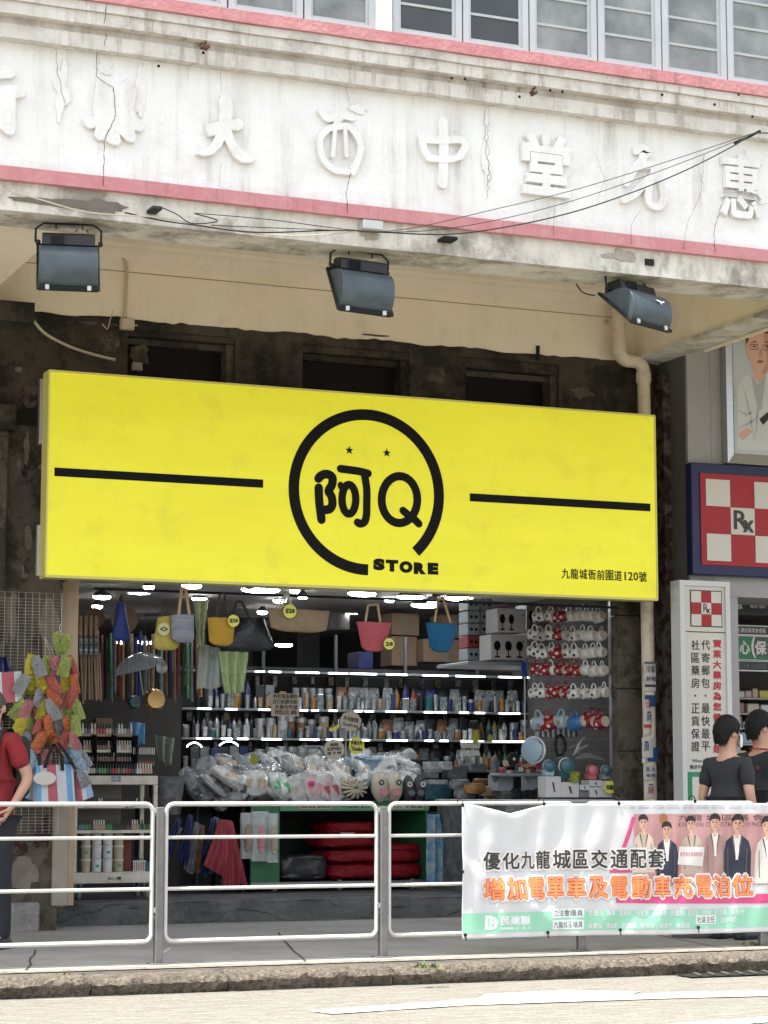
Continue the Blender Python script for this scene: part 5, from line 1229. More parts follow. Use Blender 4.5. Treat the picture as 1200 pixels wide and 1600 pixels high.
flat('print_face_shade', [(1192, 520), (1202, 521), (1210, 532), (1210, 552), (1205, 572), (1195, 585), (1190, 584), (1198, 565), (1196, 545)], M('print_skin_shade', (.47, .26, .18)), 6)
flat('print_hair', [(1166, 538), (1164, 526), (1170, 516), (1177, 508), (1190, 504), (1206, 506), (1217, 516), (1219, 540), (1212, 533), (1205, 522), (1192, 520), (1180, 518), (1172, 524)], m_phair, 7)
flat('print_nose', [(1187, 545), (1190, 545), (1191, 558), (1184, 558)], M('print_skin_shade', (.47, .26, .18)), 7)
for x_ in (1172, 1192): flat('print_brow', [(x_, 536), (x_+6, 533), (x_+12, 535), (x_+6, 535)], m_phair, 8)
for x_ in (1178, 1198): flat('print_eye', [(x_-3, 542), (x_, 540), (x_+3, 542), (x_, 543)], m_phair, 8)
for l_ in ([(1196, 600), (1186, 640), (1180, 690), (1182, 640)], [(1160, 600), (1172, 640), (1178, 690), (1170, 642)], [(1152, 640), (1166, 646), (1180, 642), (1166, 650)], [(1153, 668), (1172, 658), (1186, 650), (1170, 664)], [(1200, 660), (1228, 652), (1232, 656), (1204, 668)]): flat('print_fold', l_, m_cs, 3)
for c in ((1178, 542), (1198, 543)):
    q = A(c[0], c[1], YD+.034); mb = MB(); mb.tube([(q.x-.038, q.y, q.z-.022), (q.x+.038, q.y, q.z-.022), (q.x+.040, q.y, q.z+.022), (q.x-.040, q.y, q.z+.022)], .003, 4, closed=True); mb.build('print_glasses', m_phair, pf)
flat('print_mouth', [(1181, 565), (1187, 562), (1194, 565), (1187, 568)], m_psuit[4], 8)
flat('print_sleeve_shade', [(1186, 655), (1204, 640), (1204, 652), (1192, 664)], m_phair, 3)
flat('print_hand', [(1153, 678), (1168, 668), (1176, 674), (1160, 688)], m_pskin, 4)
# narrow yellow vertical label on the pillar side
YG = 17.1; c = XP-.004
g0 = Vector((XP-.006, 17.15, 0)); 
def sidept(u, v, X=XP-.006): d = ray(u, v); t_ = X/d.x; return Vector((X, d.y*t_, HC+d.z*t_))
nl = thing('tutoring_sticker', 'narrow yellow and white sticker with upright black characters on the dark pillar side', 'sticker', sidept(1049, 1008))
p0 = sidept(1043.5, 932); p1_ = sidept(1055.5, 1008)
mb = MB(); mb.box(XP-.008, XP-.001, p1_.y, p0.y, p1_.z, p0.z); mb.build('sheet', m_wh, nl)
zs = p0.z-(p0.z-p1_.z)*.43; mb = MB(); mb.box(XP-.011, XP-.0085, p1_.y+.006, p0.y-.006, zs, p0.z-.01); mb.build('yellow_block', M('sticker_yellow', (.55, .50, .05), rough=.6), nl)
for i, ch in enumerate('補習'):
    vs, fs = glyph(ch, .03, .5, 1); mb = MB(); h_ = (zs-p1_.z)/2; y0 = p0.y-.02; y1 = p1_.y+.02
    mb.add([(XP-.010-.003*q.z, y0+(y1-y0)*q.x, zs-h_*(1-i)-h_+.01+q.y*h_*.9+h_*.06) if False else (XP-.011-.002*q.z, y0+(y1-y0)*q.x, p1_.z+h_*(0 if i == 0 else 1)+q.y*h_*.85+.02) for q in vs], fs); mb.build('character', m_bk, nl)
for i in range(2):
    mb = MB()
    for j in range(7):
        z_ = p0.z-.03-j*.035; y_ = p1_.y+.03+(p0.y-p1_.y)*.45*i; mb.box(XP-.014, XP-.0115, y_, y_+.04, z_-.02, z_)
    mb.build('small_print', m_bk, nl)
# pharmacy shop front boards and shelves
def board(nm, u0, v0, u1, v1, Y, mat, label, texts=(), cat='sign', th=.03, frame=None):
    a = A(u0, v0, Y); b = A(u1, v0, Y); z1 = A(u0, v1, Y).z; t = thing(nm, label, cat, ((a.x+b.x)/2, Y, z1))
    mb = MB(); mb.bbox(a.x, b.x, Y, Y+th, z1, a.z, .003); mb.build('panel', mat, t)
    for (body, U0, V0, U1, V1, mt, bo) in texts:
        p = A(U0, V0, Y); q = A(U1, V0, Y); zq = A(U0, V1, Y).z; mb = MB(); put(mb, body, p.x, q.x, zq, p.z, Y-.0005, off=bo, res=2); mb.build('lettering', mt, t)
    if frame:
        mb = MB(); e = .012; mb.box(a.x-e, b.x+e, Y-.004, Y+th, a.z+.001, a.z+e); mb.box(a.x-e, b.x+e, Y-.004, Y+th, z1-e, z1-.001); mb.build('frame', frame, t)
    return t
YE = 17.6
m_dk = M('dark_signboard', (.012, .014, .025), rough=.35); m_gr = M('green_signboard', (.015, .15, .05), rough=.45)
board('dark_signboard', 1120, 910, 1290, 960, YE, m_dk, 'dark shop signboard with white characters under the navy box sign', [('能恩', 1128, 937, 1160, 951, m_wh, .03), ('NAN', 1142, 928, 1158, 934, m_wh, .01), ('啟敏+奶', 1172, 938, 1215, 950, m_steel, .0)])
board('association_plaque', 1142, 978, 1262, 990, YE, m_dk, 'small dark plaque of a pharmacy association above the green sign', [('港九藥房總商會會員', 1146, 980, 1196, 988, m_wh, .01)], frame=m_whf)
gs = board('green_sign', 1118, 993, 1262, 1029, YE, m_gr, 'green sign with white characters and a big bracket beneath the association plaque', [('信', 1124, 1000, 1153, 1022, m_wh, .035), ('心', 1155, 1001, 1171, 1022, m_wh, .035), ('(', 1173, 993, 1180, 1028, m_wh, .03), ('保', 1179, 1001, 1197, 1023, m_wh, .035), ('證', 1199, 1002, 1216, 1024, m_wh, .02)], frame=m_whf)
a = A(1178, 994, YE-.001); b = A(1262, 1028, YE-.001); mb = MB(); mb.box(a.x, b.x, YE-.0025, YE-.0003, b.z, a.z); mb.build('dark_half', M('sign_charcoal', (.06, .07, .07), rough=.5), gs)
board('dark_plaque', 1142, 1033, 1262, 1046, YE, m_dk, 'dark plaque with faint green characters below the green sign', [('中西成藥 奶粉參茸', 1148, 1036, 1196, 1043, M('faint_green', (.10, .16, .10), rough=.6), 0)], frame=m_whf)
m_glow = M('tube_glow', (1, 1, 1), emis=(.92, .97, 1), es=9)
lt = thing('fluorescent_lamp', 'white fluorescent lamp under the navy box sign', 'lamp', A(1168, 908, 17.0)); a = A(1150, 906, 17.0); mb = MB(); mb.bbox(a.x, a.x+.22, 16.97, 17.05, a.z-.03, a.z+.0, .008); mb.build('diffuser', m_glow, lt)
mb = MB(); mb.bbox(a.x-.05, a.x+.6, 16.96, 17.06, a.z+.001, a.z+.04, .005); mb.build('housing', m_whf, lt)
# pharmacy shelving with packets
YH = 18.2
ps = thing('pharmacy_shelving', 'pharmacy shelving full of packets behind the two men', 'shelves', (A(1180, 1100, YH).x, YH, SZ))
xa = XP+.55; xb = xa+2.2
m_shf = M('shelf_grey', (.30, .30, .30), rough=.5)
lv = [A(1160, v, YH).z for v in (1090, 1114, 1137, 1162, 1190, 1225)]
for z_ in lv: mb = MB(); mb.box(xa, xb, YH, YH+.35, z_-.015, z_); mb.build('shelf', m_shf, ps)
for x_ in (xa-.02, xb): mb = MB(); mb.box(x_, x_+.02, YH, YH+.35, SZ, 2.1); mb.build('upright', m_shf, ps)
mb = MB(); mb.box(xa, xb, YH+.36, YH+.38, SZ, 2.5); mb.build('back_panel', m_int, ps)
pc = [M('packet_cream', (.50, .43, .34), (.40, .33, .26), sc=12, rough=.6), M('packet_blue', (.20, .27, .34), (.35, .40, .45), sc=15, rough=.6), M('packet_pink', (.50, .33, .32), (.42, .40, .36), sc=18, rough=.6), M('packet_brown', (.27, .17, .11), rough=.6), M('packet_white', (.55, .55, .53), (.42, .42, .4), sc=12, rough=.5), M('packet_yellow', (.50, .43, .08), rough=.6)]
cn = ['cream', 'pale blue', 'pinkish', 'brown', 'white', 'yellow']; rowsn = ['top', 'second', 'third', 'fourth', 'fifth', 'lowest']
for r, z_ in enumerate(lv):
    x_ = xa+.01; i = 0
    while x_ < xa+1.3:
        w_ = R.uniform(.06, .13); h_ = R.uniform(.06, .12); ci = R.choice([0, 0, 1, 2, 3, 4, 0, 5]); mb = MB(); mb.bbox(x_, x_+w_, YH+R.uniform(.01, .05), YH+.25, z_+.001, z_+h_, .006)
        o = mb.build('packet', pc[ci]); tag(o, '%s packet, %s from left on the %s pharmacy shelf' % (cn[ci], ORD[i], rowsn[r]), 'packet', 'packets on the pharmacy shelves')
        x_ += w_+R.uniform(.004, .02); i += 1
# ================================================================== shop interior
m_lamp = M('lamp_glow', (1, 1, 1), emis=(.93, .97, 1), es=28)
m_lcap = M('lamp_housing', (.03, .03, .03), rough=.5)
lamps = [(197, 237, 926, 21.0, 'long slanting tube at far left'), (224, 241, 919, 19, 'small lamp beside the slanting tube'), (145, 173, 934, 20, 'lamp over the timber sticks'), (144, 160, 949, 21.5, 'small lamp in front of the straw hats'),
 (284, 315, 917, 19, 'lamp directly over the grey striped tote'), (300, 323, 937, 21, 'lamp behind the yellow plastic pack'), (377, 437, 923, 19, 'widest lamp, above the black bag'), (453, 468, 925, 19.2, 'short lamp left of the jute bag handles top'),
 (465, 481, 934, 20, 'small lamp right of the jute bag handles'), (427, 447, 940, 21, 'lamp between the jute bag handles'), (402, 418, 958, 22, 'black-capped spot lamp left of the jute bag'), (544, 587, 929, 19.2, 'lamp above the pink tote'),
 (601, 616, 939, 20.5, 'small lamp right of the pink tote handles'), (620, 662, 934, 19.8, 'lamp left of the blue tote'), (643, 684, 947, 20.6, 'lamp lowest beside the blue tote handle'), (667, 685, 941, 20.2, 'short lamp touching the blue tote handle'),
 (696, 739, 936, 19.8, 'lamp right of the blue tote'), (530, 568, 957, 22.5, 'lamp deep in the shop left of the pink tote'), (571, 588, 945, 21.5, 'thin lamp over the pink tote handles'), (182, 192, 1005, 23.5, 'small round lamp under the blue swim bag'),
 (215, 237, 1005, 23.5, 'lamp over the clear umbrella'), (405, 420, 1014, 23.5, 'short deep lamp below the black bag'), (430, 457, 1009, 23.5, 'deep lamp under the jute bag')]
for u0, u1, v, Y, lb in lamps:
    a = A(u0, v, Y); b = A(u1, v, Y); w_ = b.x-a.x; cx = (a.x+b.x)/2
    t = thing('ceiling_lamp', 'lit white shop lamp, '+lb, 'lamp', (cx, Y, a.z), 'lit lamps inside the shop')
    mb = MB(); n = 20; hw = w_/2; hh = .030
    mb.lathe([(hw*.3, 0), (hw*.7, .004), (hw*.92, .012), (hw, .024), (hw*.94, .036), (hw*.7, .042)], 20, (0, 0, 0)); [setattr(q, 'y', q.y*.5) for q in mb.v]
    mb.move((cx, Y, a.z-.012)); mb.build('diffuser', m_lamp, t)
    mb = MB(); mb.lathe([(hw*1.02, 0), (hw*.9, .02), (hw*.35, .05), (.02, .06)], 16, (0, 0, 0)); [setattr(q, 'y', q.y*.55) for q in mb.v]; mb.move((cx, Y, a.z+.0185)); mb.build('housing', m_lcap, t)
    if a.z < zi-.15: mb = MB(); mb.tube([(cx, Y, a.z+.07), (cx, Y, zi)], .006, 5); mb.build('stem', m_lcap, t)
# hanging bar across the opening
mb = MB(); mb.tube([(4.85, 17.25, 2.80), (9.6, 17.25, 2.80)], .010, 8)
tag(mb.build('hanging_bar', m_gap), 'dark steel bar under the sign from which the bags hang', 'bar')
# ---------------------------------------------------------------- back shelving
YSH = 20.4
def X_(u, Y): return A(u, 1150, Y).x
sxa = X_(284, YSH); sxb = X_(856, YSH)
sh = thing('display_shelving', 'long wall of display shelving with lit front edges at the back of the shop', 'shelves', ((sxa+sxb)/2, YSH, SZ))
m_shelf = M('display_shelf', (.22, .24, .25), (.15, .16, .17), sc=3, rough=.4); m_upr = M('shelf_upright', (.06, .065, .07), rough=.5); m_led = M('led_glow', (1, 1, 1), emis=(.92, .97, 1), es=5)
vl = [1052, 1110, 1155, 1203]
zl = [A(600, v, YSH).z for v in vl]
for z_ in zl: mb = MB(); mb.bbox(sxa, sxb, YSH, YSH+.34, z_-.022, z_, .003); mb.build('shelf', m_shelf, sh)
for u in (284, 327, 430, 545, 655, 770, 856):
    mb = MB(); x_ = X_(u, YSH); mb.box(x_-.012, x_+.012, YSH+.33, YSH+.36, SZ, 2.75); mb.build('upright', m_upr, sh)
mb = MB(); mb.box(sxa, sxb, YSH+.37, YSH+.39, SZ, 2.42); mb.build('back_panel', M('perforated_back', (.022, .024, .025), (.014, .014, .015), sc=60, rough=.6), sh)
leds = [(0, 398, 412), (0, 420, 438), (0, 461, 498), (0, 513, 543), (0, 547, 588), (0, 604, 636), (0, 661, 700), (0, 713, 758), (0, 780, 815), (0, 825, 858), (1, 308, 329), (1, 352, 370), (1, 404, 421), (1, 468, 480), (1, 487, 497), (1, 514, 526), (1, 554, 566), (1, 570, 583), (1, 603, 635), (1, 663, 678), (1, 681, 697), (1, 718, 732), (1, 742, 757), (1, 780, 812),
        (2, 307, 330), (2, 346, 362), (2, 371, 387), (2, 409, 439), (2, 469, 498), (2, 510, 535), (2, 548, 577), (2, 604, 636), (2, 664, 677), (2, 687, 700), (2, 720, 755), (2, 765, 822)]
for l, u0, u1 in leds:
    mb = MB(); mb.box(X_(u0, YSH), X_(u1, YSH), YSH-.008, YSH-.001, zl[l]-.018, zl[l]-.004); mb.build('lit_edge', m_led, sh)
for (u0, u1) in ((322, 345), (343, 372)):
    pass
def arc_lamp(u0, u1, v, Y, lb):
    a = A(u0, v, Y); b = A(u1, v, Y); P = [(a.x+(b.x-a.x)*i/16, Y, a.z+.04*math.sin(math.pi*i/16)**.7) for i in range(17)]; mb = MB(); mb.tube(P, .006, 6); tag(mb.build('arched_lamp', m_led), lb, 'lamp')
arc_lamp(292, 315, 1167, 19.9, 'arched lit lamp edge at left of the lowest shelf'); arc_lamp(343, 372, 1165, 19.9, 'larger arched lit lamp edge above the bagged slippers')
# product prototypes for the shelves (local, base at z=0)
m_clear = M('clear_plastic', (.34, .37, .38), (.12, .14, .15), sc=25, amt=.3, rough=.12, alpha=.6, spec=.7); m_steelp = M('product_steel', (.30, .31, .32), rough=.3, metal=.6)
cols = {'grey': (.16, .17, .18), 'black': (.02, .02, .022), 'navy': (.02, .03, .12), 'brown': (.16, .08, .04), 'teal': (.03, .11, .14), 'rust red': (.18, .035, .02), 'white': (.42, .43, .43), 'orange': (.32, .15, .04), 'green': (.05, .16, .07), 'tan': (.30, .22, .14)}
pm_ = {k: M('product_'+k.replace(' ', '_'), v, tuple(x*.35 for x in v), sc=13, amt=.3, rough=.3) for k, v in cols.items()}
def proto(name, mb, mats, **k):
    o = mb.build(name, mats, local=True, **k); o.location = (0, 0, 0); return o
def mk_tumbler(n='glass_tumbler'):
    mb = MB(); mb.lathe([(.026, 0), (.034, .11), (.031, .11), (.024, .006), (0, .006)], 10); return n, mb, True
def mk_bottle():
    mb = MB(); mb.lathe([(.030, 0), (.032, .01), (.032, .15), (.016, .185), (.014, .20)], 10); mb.lathe([(.017, .20), (.017, .225)], 10, mi=1); return 'bottle', mb, True
def mk_jar():
    mb = MB(); mb.lathe([(.042, 0), (.045, .01), (.045, .09)], 12); mb.lathe([(.047, .09), (.047, .115), (.04, .12)], 12, mi=1); return 'jar', mb, True
def mk_box(w=.08, h=.12):
    mb = MB(); mb.bbox(-w/2, w/2, -.04, .04, 0, h, .003); return 'carton', mb, False
def mk_bag():
    mb = MB()
    def f(s, t):
        x = (s-.5)*.11*(1-.25*t**3); z = t*.16; y = -.028*math.sin(math.pi*s)*math.sin(math.pi*min(1, t*1.15))-.006*noise.noise(Vector((s*8, t*9, 3))); return (x, y, z)
    mb.grid(f, 8, 8); mb.grid(lambda s, t: (f(s, t)[0], -f(s, t)[1], f(s, t)[2]), 8, 8); return 'product_bag', mb, True
PC = {}
def place(kind, color, loc, label, cat, group, sc=1, rz=0):
    key = (kind, color)
    if key not in PC:
        n, mb, sm = {'tumbler': mk_tumbler, 'bottle': mk_bottle, 'jar': mk_jar, 'box': mk_box, 'bag': mk_bag}[kind]()
        m0 = m_clear if color == 'clear' else m_steelp if color == 'steel' else pm_[color]
        me = mb.build(n, [m0, pm_['black'] if kind == 'bottle' else m_steelp], local=True, smooth=sm, fix=(kind != 'bag'))
        PC[key] = (n, me)
        o = me
    else: o = PC[key][1].copy(); COL.objects.link(o)
    o.location = loc; o.rotation_euler = (0, 0, rz); o.scale = (sc,)*3 if not isinstance(sc, tuple) else sc
    return tag(o, label, cat, group)
shn = ['top', 'second', 'third', 'lowest']
seg = {0: [(326, 400, 'bottle', ['grey', 'navy', 'black', 'clear']), (402, 425, 'box', ['black', 'grey']), (463, 530, 'tumbler', ['clear', 'steel']), (532, 600, 'bag', ['brown', 'grey', 'clear', 'black']), (602, 622, 'bag', ['clear', 'grey']), (622, 655, 'bottle', ['orange', 'navy', 'rust red']), (655, 745, 'bag', ['black', 'navy', 'black', 'grey']), (748, 818, 'bag', ['clear', 'clear', 'clear']), (824, 850, 'box', ['black', 'brown'])],
       1: [(300, 400, 'bottle', ['black', 'navy', 'grey', 'clear', 'steel']), (402, 450, 'jar', ['steel', 'clear', 'white', 'tan']), (452, 520, 'jar', ['tan', 'brown', 'grey', 'clear']), (522, 600, 'bottle', ['brown', 'steel', 'grey', 'clear']), (602, 720, 'bag', ['brown', 'grey', 'clear', 'steel', 'black']), (722, 744, 'box', ['white', 'black']), (746, 800, 'bottle', ['green', 'white', 'green', 'orange']), (802, 850, 'jar', ['steel', 'grey', 'clear'])],
       2: [(300, 400, 'box', ['black', 'grey', 'navy']), (402, 540, 'jar', ['brown', 'grey', 'black', 'clear']), (542, 700, 'bag', ['grey', 'brown', 'clear', 'black', 'tan']), (702, 745, 'bag', ['black', 'white']), (747, 850, 'bottle', ['green', 'orange', 'grey', 'steel', 'black'])],
       3: [(560, 700, 'box', ['grey', 'white', 'black', 'teal', 'brown']), (702, 850, 'bag', ['white', 'grey', 'tan', 'black'])]}
# things stand on the shelf whose board is below them: shelf i carries seg[i-1]
hts = {'bottle': .225, 'tumbler': .11, 'jar': .12, 'box': .12, 'bag': .16}; wds = {'bottle': .066, 'tumbler': .07, 'jar': .094, 'box': .085, 'bag': .10}
for l in range(1, 4):
    src = seg[l-1] if l < 4 else seg[3]; gap = zl[l-1]-zl[l]; cnt = {}
    for (u0, u1, kind, cl_) in src:
        x_ = X_(u0, YSH)+wds[kind]/2; xe = X_(u1, YSH); i = 0
        while x_ < xe:
            c = cl_[i % len(cl_)] if R.random() < .8 else R.choice(cl_)
            k = (gap*.78)/hts[kind]*R.uniform(.78, 1); k = min(k, 1.9 if kind in ('tumbler', 'jar', 'box') else 1.4)
            nm = {'bottle': 'bottle', 'tumbler': 'tumbler', 'jar': 'lidded jar', 'box': 'carton', 'bag': 'bagged product'}[kind]; g = (kind, c)
            cnt[g] = cnt.get(g, 0)+1
            place(kind, c, (x_, YSH+R.uniform(.05, .12), zl[l]+.001), '%s %s, %s of its kind from the left on the %s lit shelf board' % (c, nm, ORD[min(29, cnt[g]-1)], shn[l]), nm.split()[-1] if kind != 'bag' else 'packet', 'goods on the display shelves', (min(k, 1.15), 1, k), R.uniform(-.2, .2))
            x_ += wds[kind]*min(k, 1.15)*R.uniform(1.0, 1.1); i += 1
# a second rank of small bright items in front, and blister cards hanging beneath the boards
for l in range(1, 4):
    gap = zl[l-1]-zl[l]; x_ = X_(292 if l > 1 else 330, YSH); xe = X_(852, YSH); i = 0; cn2 = {}
    while x_ < xe:
        kind = R.choice(['tumbler', 'tumbler', 'jar', 'bottle', 'tumbler', 'box']); c = R.choice(['clear', 'white', 'steel', 'clear', 'tan', 'grey', 'teal', 'steel', 'orange', 'white', 'navy', 'black'])
        k = gap*R.uniform(.28, .46)/hts[kind]; cn2[(kind, c)] = cn2.get((kind, c), 0)+1
        place(kind, c, (x_, YSH+.035, zl[l]+.001), 'small %s %s, %s such from the left at the front of the %s lit board' % (c, {'tumbler': 'tumbler', 'jar': 'jar', 'bottle': 'bottle', 'box': 'box'}[kind], ORD[min(29, cn2[(kind, c)]-1)], shn[l]), kind, 'small goods at the shelf front', (min(k, .8), .6, k), R.uniform(-.3, .3))
        x_ += wds[kind]*min(k, .8)*R.uniform(1.05, 1.5); i += 1
m_bl = [M('blister_white', (.5, .5, .48), (.2, .2, .2), sc=30, amt=.2, rough=.4), M('blister_blue', (.05, .13, .24), (.4, .42, .42), sc=34, amt=.2, rough=.4), M('blister_brown', (.2, .1, .05), (.4, .35, .25), sc=34, amt=.2, rough=.4), M('blister_dark', (.03, .03, .035), (.2, .2, .2), sc=34, amt=.2, rough=.3)]
for i in range(58):
    u = 300+i*9.6; l = i % 3; cu = R.choice([0, 1, 2, 3, 3, 0]); x_ = X_(u, YSH)+R.uniform(-.02, .02); mb = MB(); w_ = R.uniform(.035, .06); h_ = R.uniform(.07, .13); z_ = zl[l]-.03
    mb.bbox(x_, x_+w_, YSH+.30, YSH+.32, z_-h_, z_, .004); tag(mb.build('blister_card', m_bl[cu]), '%s blister card, %s of those hanging under the %s lit board' % (('white', 'blue', 'brown', 'dark')[cu], ORD[i//3], ('top', 'second', 'third')[l]), 'card', 'blister cards under the shelf boards')
# goods and cartons on the topmost board and stacked behind
m_cart = M('carton_brown', (.20, .135, .085), (.15, .10, .06), sc=4, rough=.8); m_cartg = M('carton_grey', (.17, .16, .15), (.12, .115, .11), sc=5, rough=.8)
def crate(u0, v0, u1, v1, Y, d, mat, nm, label, cat='carton', group=None, prt=None):
    a = A(u0, v0, Y); b = A(u1, v0, Y); z1 = A(u0, v1, Y).z; t = thing(nm, label, cat, ((a.x+b.x)/2, Y, z1), group)
    mb = MB(); mb.bbox(a.x, b.x, Y, Y+d, z1, a.z, .005); mb.build('box', mat, t)
    if prt: prt(t, a.x, b.x, z1, a.z, Y)
    return t
def tape(t, x0, x1, z0, z1, Y):
    mb = MB(); mb.box((x0+x1)/2-.02, (x0+x1)/2+.02, Y-.002, Y-.0003, z0+.01, z1-.002); mb.build('tape', m_cartg, t)
for i, (u0, v0, u1, v1, Y, mt, lb) in enumerate([(480, 962, 500, 1045, 22.5, m_gap, 'black tall carton behind the jute bag'), (515, 938, 546, 983, 22.5, m_cartg, 'grey-brown carton hanging back behind the pink tote'), (612, 958, 655, 992, 21.6, m_cart, 'brown carton left of the blue tote'),
        (612, 994, 652, 1040, 21.6, m_cart, 'lower brown carton left of the blue tote'), (662, 998, 732, 1034, 21.4, m_cart, 'long brown carton under the blue tote'), (690, 960, 727, 996, 21.5, m_cart, 'brown carton right behind the blue tote'), (560, 1018, 583, 1045, 21.2, pm_['navy'], 'dark blue carton below the pink tote'),
        (360, 975, 395, 1045, 22.8, m_gap, 'black carton stack behind the black bag')]): crate(u0, v0, u1, v1, Y, .3, mt, 'carton', lb, prt=tape if mt in (m_cart, m_cartg) else None)
# white fan boxes with printed fans
m_bx = M('fan_box_white', (.50, .50, .49), (.44, .44, .43), sc=5, rough=.6); m_bx2 = M('fan_box_side', (.30, .29, .28), rough=.6)
def fanprint(ks):
    def f(t, x0, x1, z0, z1, Y):
        w_ = (x1-x0)/3.2; h_ = z1-z0
        for k in ks:
            cx = x0+w_*(k+.55); cz = z0+h_*.56; mb = MB()
            el = [(cx+w_*.30*math.cos(2*math.pi*i/14), cz+h_*.20*math.sin(2*math.pi*i/14)) for i in range(14)]; mb.plate(el, Y-.003, .002); 
            mb.box(cx-w_*.05, cx+w_*.05, Y-.003, Y-.001, z0+h_*.18, cz-h_*.21); mb.box(cx-w_*.22, cx+w_*.22, Y-.003, Y-.001, z0+h_*.10, z0+h_*.17); mb.build('fan_print', m_blk, t)
        mb = MB(); q = x0+(x1-x0)*.9; mb.lathe([(.008, -.002), (.008, 0)], 8, (q, Y-.001, z0+h_*.75), 'Y'); mb.build('hand_hole', m_blk, t)
    return f
crate(777, 950, 822, 988, 18.6, .25, m_bx, 'fan_box', 'upper white carton printed with two fans', 'carton', 'white fan cartons', fanprint((0, 1)))
crate(767, 991, 823, 1031, 18.6, .25, m_bx, 'fan_box', 'lower left white carton printed with three fans', 'carton', 'white fan cartons', fanprint((0, 1, 2)))
crate(824, 988, 868, 1026, 18.7, .25, m_bx2, 'fan_box', 'lower grey-white carton behind the mugs', 'carton', 'white fan cartons', fanprint(()))
crate(823, 944, 861, 985, 18.9, .25, m_bx2, 'fan_box', 'upper grey carton printed with one fan near the mugs', 'carton', 'white fan cartons', fanprint((0,)))
m_sb = M('small_box_blue_grey', (.26, .29, .31), (.20, .22, .24), sc=9, rough=.6)
def boxprint(t, x0, x1, z0, z1, Y):
    for i in range(2):
        cx = x0+(x1-x0)*(.3+.4*i); mb = MB(); mb.lathe([((x1-x0)*.13, -.002), ((x1-x0)*.13, 0)], 10, (cx, Y-.0005, (z0+z1)/2), 'Y'); mb.build('print', m_blk, t)
for r in range(5):
    for c in range(2):
        v0 = 935+r*19.5; u0 = 731+c*20
        crate(u0, v0, u0+18.5, v0+18, 18.9+.02*c, .2, m_sb if (r+c) % 3 else M('small_box_red', (.22, .03, .03), rough=.6) if r == 3 else m_sb, 'small_carton', 'small printed carton, %s from top in the %s column beside the fan cartons' % (ORD[r], ('left', 'right')[c]), 'carton', 'small cartons beside the fan cartons', boxprint)
mb = MB(); a = A(728, 1032, 18.55); b = A(872, 1032, 18.55); mb.bbox(a.x, b.x, 18.5, 19.2, a.z-.04, a.z-.008, .004); tag(mb.build('high_shelf', m_shelf), 'grey shelf board carrying the white fan cartons', 'shelf')
# white pole with blue flag-like tag and crossbar
po = thing('display_pole', 'thin white pole with a blue tag on top, left of the mugs', 'pole', A(820, 1167, 18.3)); a = A(820, 1045, 18.3); b = A(820, 1167, 18.3)
mb = MB(); mb.tube([a, b], .007, 8); mb.build('shaft', m_bx, po); mb = MB(); mb.tube([A(748, 1160, 18.3), A(822, 1161, 18.3)], .007, 8); mb.build('crossbar', m_bx, po)
mb = MB(); q = [A(813, 1031, 18.29), A(822, 1036, 18.29), A(824, 1056, 18.29), A(817, 1057, 18.29)]; mb.add(q+[p+Vector((0, .01, 0)) for p in q], [(0, 1, 2, 3), (4, 7, 6, 5), (0, 4, 5, 1), (1, 5, 6, 2), (2, 6, 7, 3), (3, 7, 4, 0)]); mb.build('blue_tag', M('tag_blue', (.01, .05, .25), rough=.5), po)
# ---------------------------------------------------------------- mug wall
def wires(name, O, U, V, lu, lv_, du, dv, r, mat, label, cat='wire grid'):
    """wire panel spanned by unit vectors U,V from O"""
    O = Vector(O); U = Vector(U).normalized(); V = Vector(V).normalized(); t = thing(name, label, cat, O)
    mb = MB(); nu_ = int(lu/du); nv_ = int(lv_/dv)
    for i in range(1, nu_): mb.tube([O+U*du*i, O+U*du*i+V*lv_], r, 3, cap=False)
    for j in range(1, nv_): mb.tube([O+V*dv*j, O+V*dv*j+U*lu], r, 3, cap=False)
    mb.build('wire_mesh', mat, t, kind='stuff', fix=False)
    mb = MB(); mb.tube([O, O+U*lu, O+U*lu+V*lv_, O+V*lv_], r*2.2, 5, closed=True); mb.build('frame', mat, t)
    return t
m_wire = M('wire_dark_chrome', (.14, .14, .135), rough=.5, metal=.4); m_wirew = M('wire_pale', (.44, .42, .38), rough=.5, metal=.2)
g0 = A(959, 1240, 17.68); g1 = A(836, 1240, 18.15); Ug = (Vector((g1.x, g1.y, 0))-Vector((g0.x, g0.y, 0)))
wires('mug_grid', (g0.x, g0.y, 1.42), Ug, (0, 0, 1), Ug.length, 1.37, .045, .06, .0014, m_wire, 'dark wire grid on the right of the shop on which the mugs hang')
m_mw = M('mug_white', (.62, .61, .58), rough=.25, coat=.3); m_mr = M('mug_red', (.24, .010, .012), rough=.25, coat=.3); m_mg = M('mug_grey', (.36, .37, .37), rough=.3); m_mb = M('mug_blue', (.04, .14, .32), rough=.3); m_mc = M('mug_bottom_cream', (.50, .43, .34), rough=.4); m_spot = M('mug_spot_black', (.02, .02, .02), rough=.4)
mug = thing('mug', 'mug', 'mug')
r0 = .041
mb = MB(); mb.lathe([(0, 0), (.030, 0), (.033, .003), (r0, .014), (r0+.001, .088), (r0-.003, .09), (r0-.006, .08), (.03, .012), (0, .012)], 16, axis='Y', caps=False)
for q in mb.v: q.y = -q.y
mug_o = mb.build('cup', m_mw, mug, local=True, smooth=50)
mb = MB(); mb.lathe([(0, .0), (.027, .0), (.029, -.002)], 16, axis='Y', caps=False)
for q in mb.v: q.y = -q.y-.0
mb = MB(); mb.lathe([(.0, 0), (.028, 0), (.031, .002)], 16, (0, -.003, 0), 'Y', caps=False); mb.build('base', m_mc, mug, local=True, smooth=50)
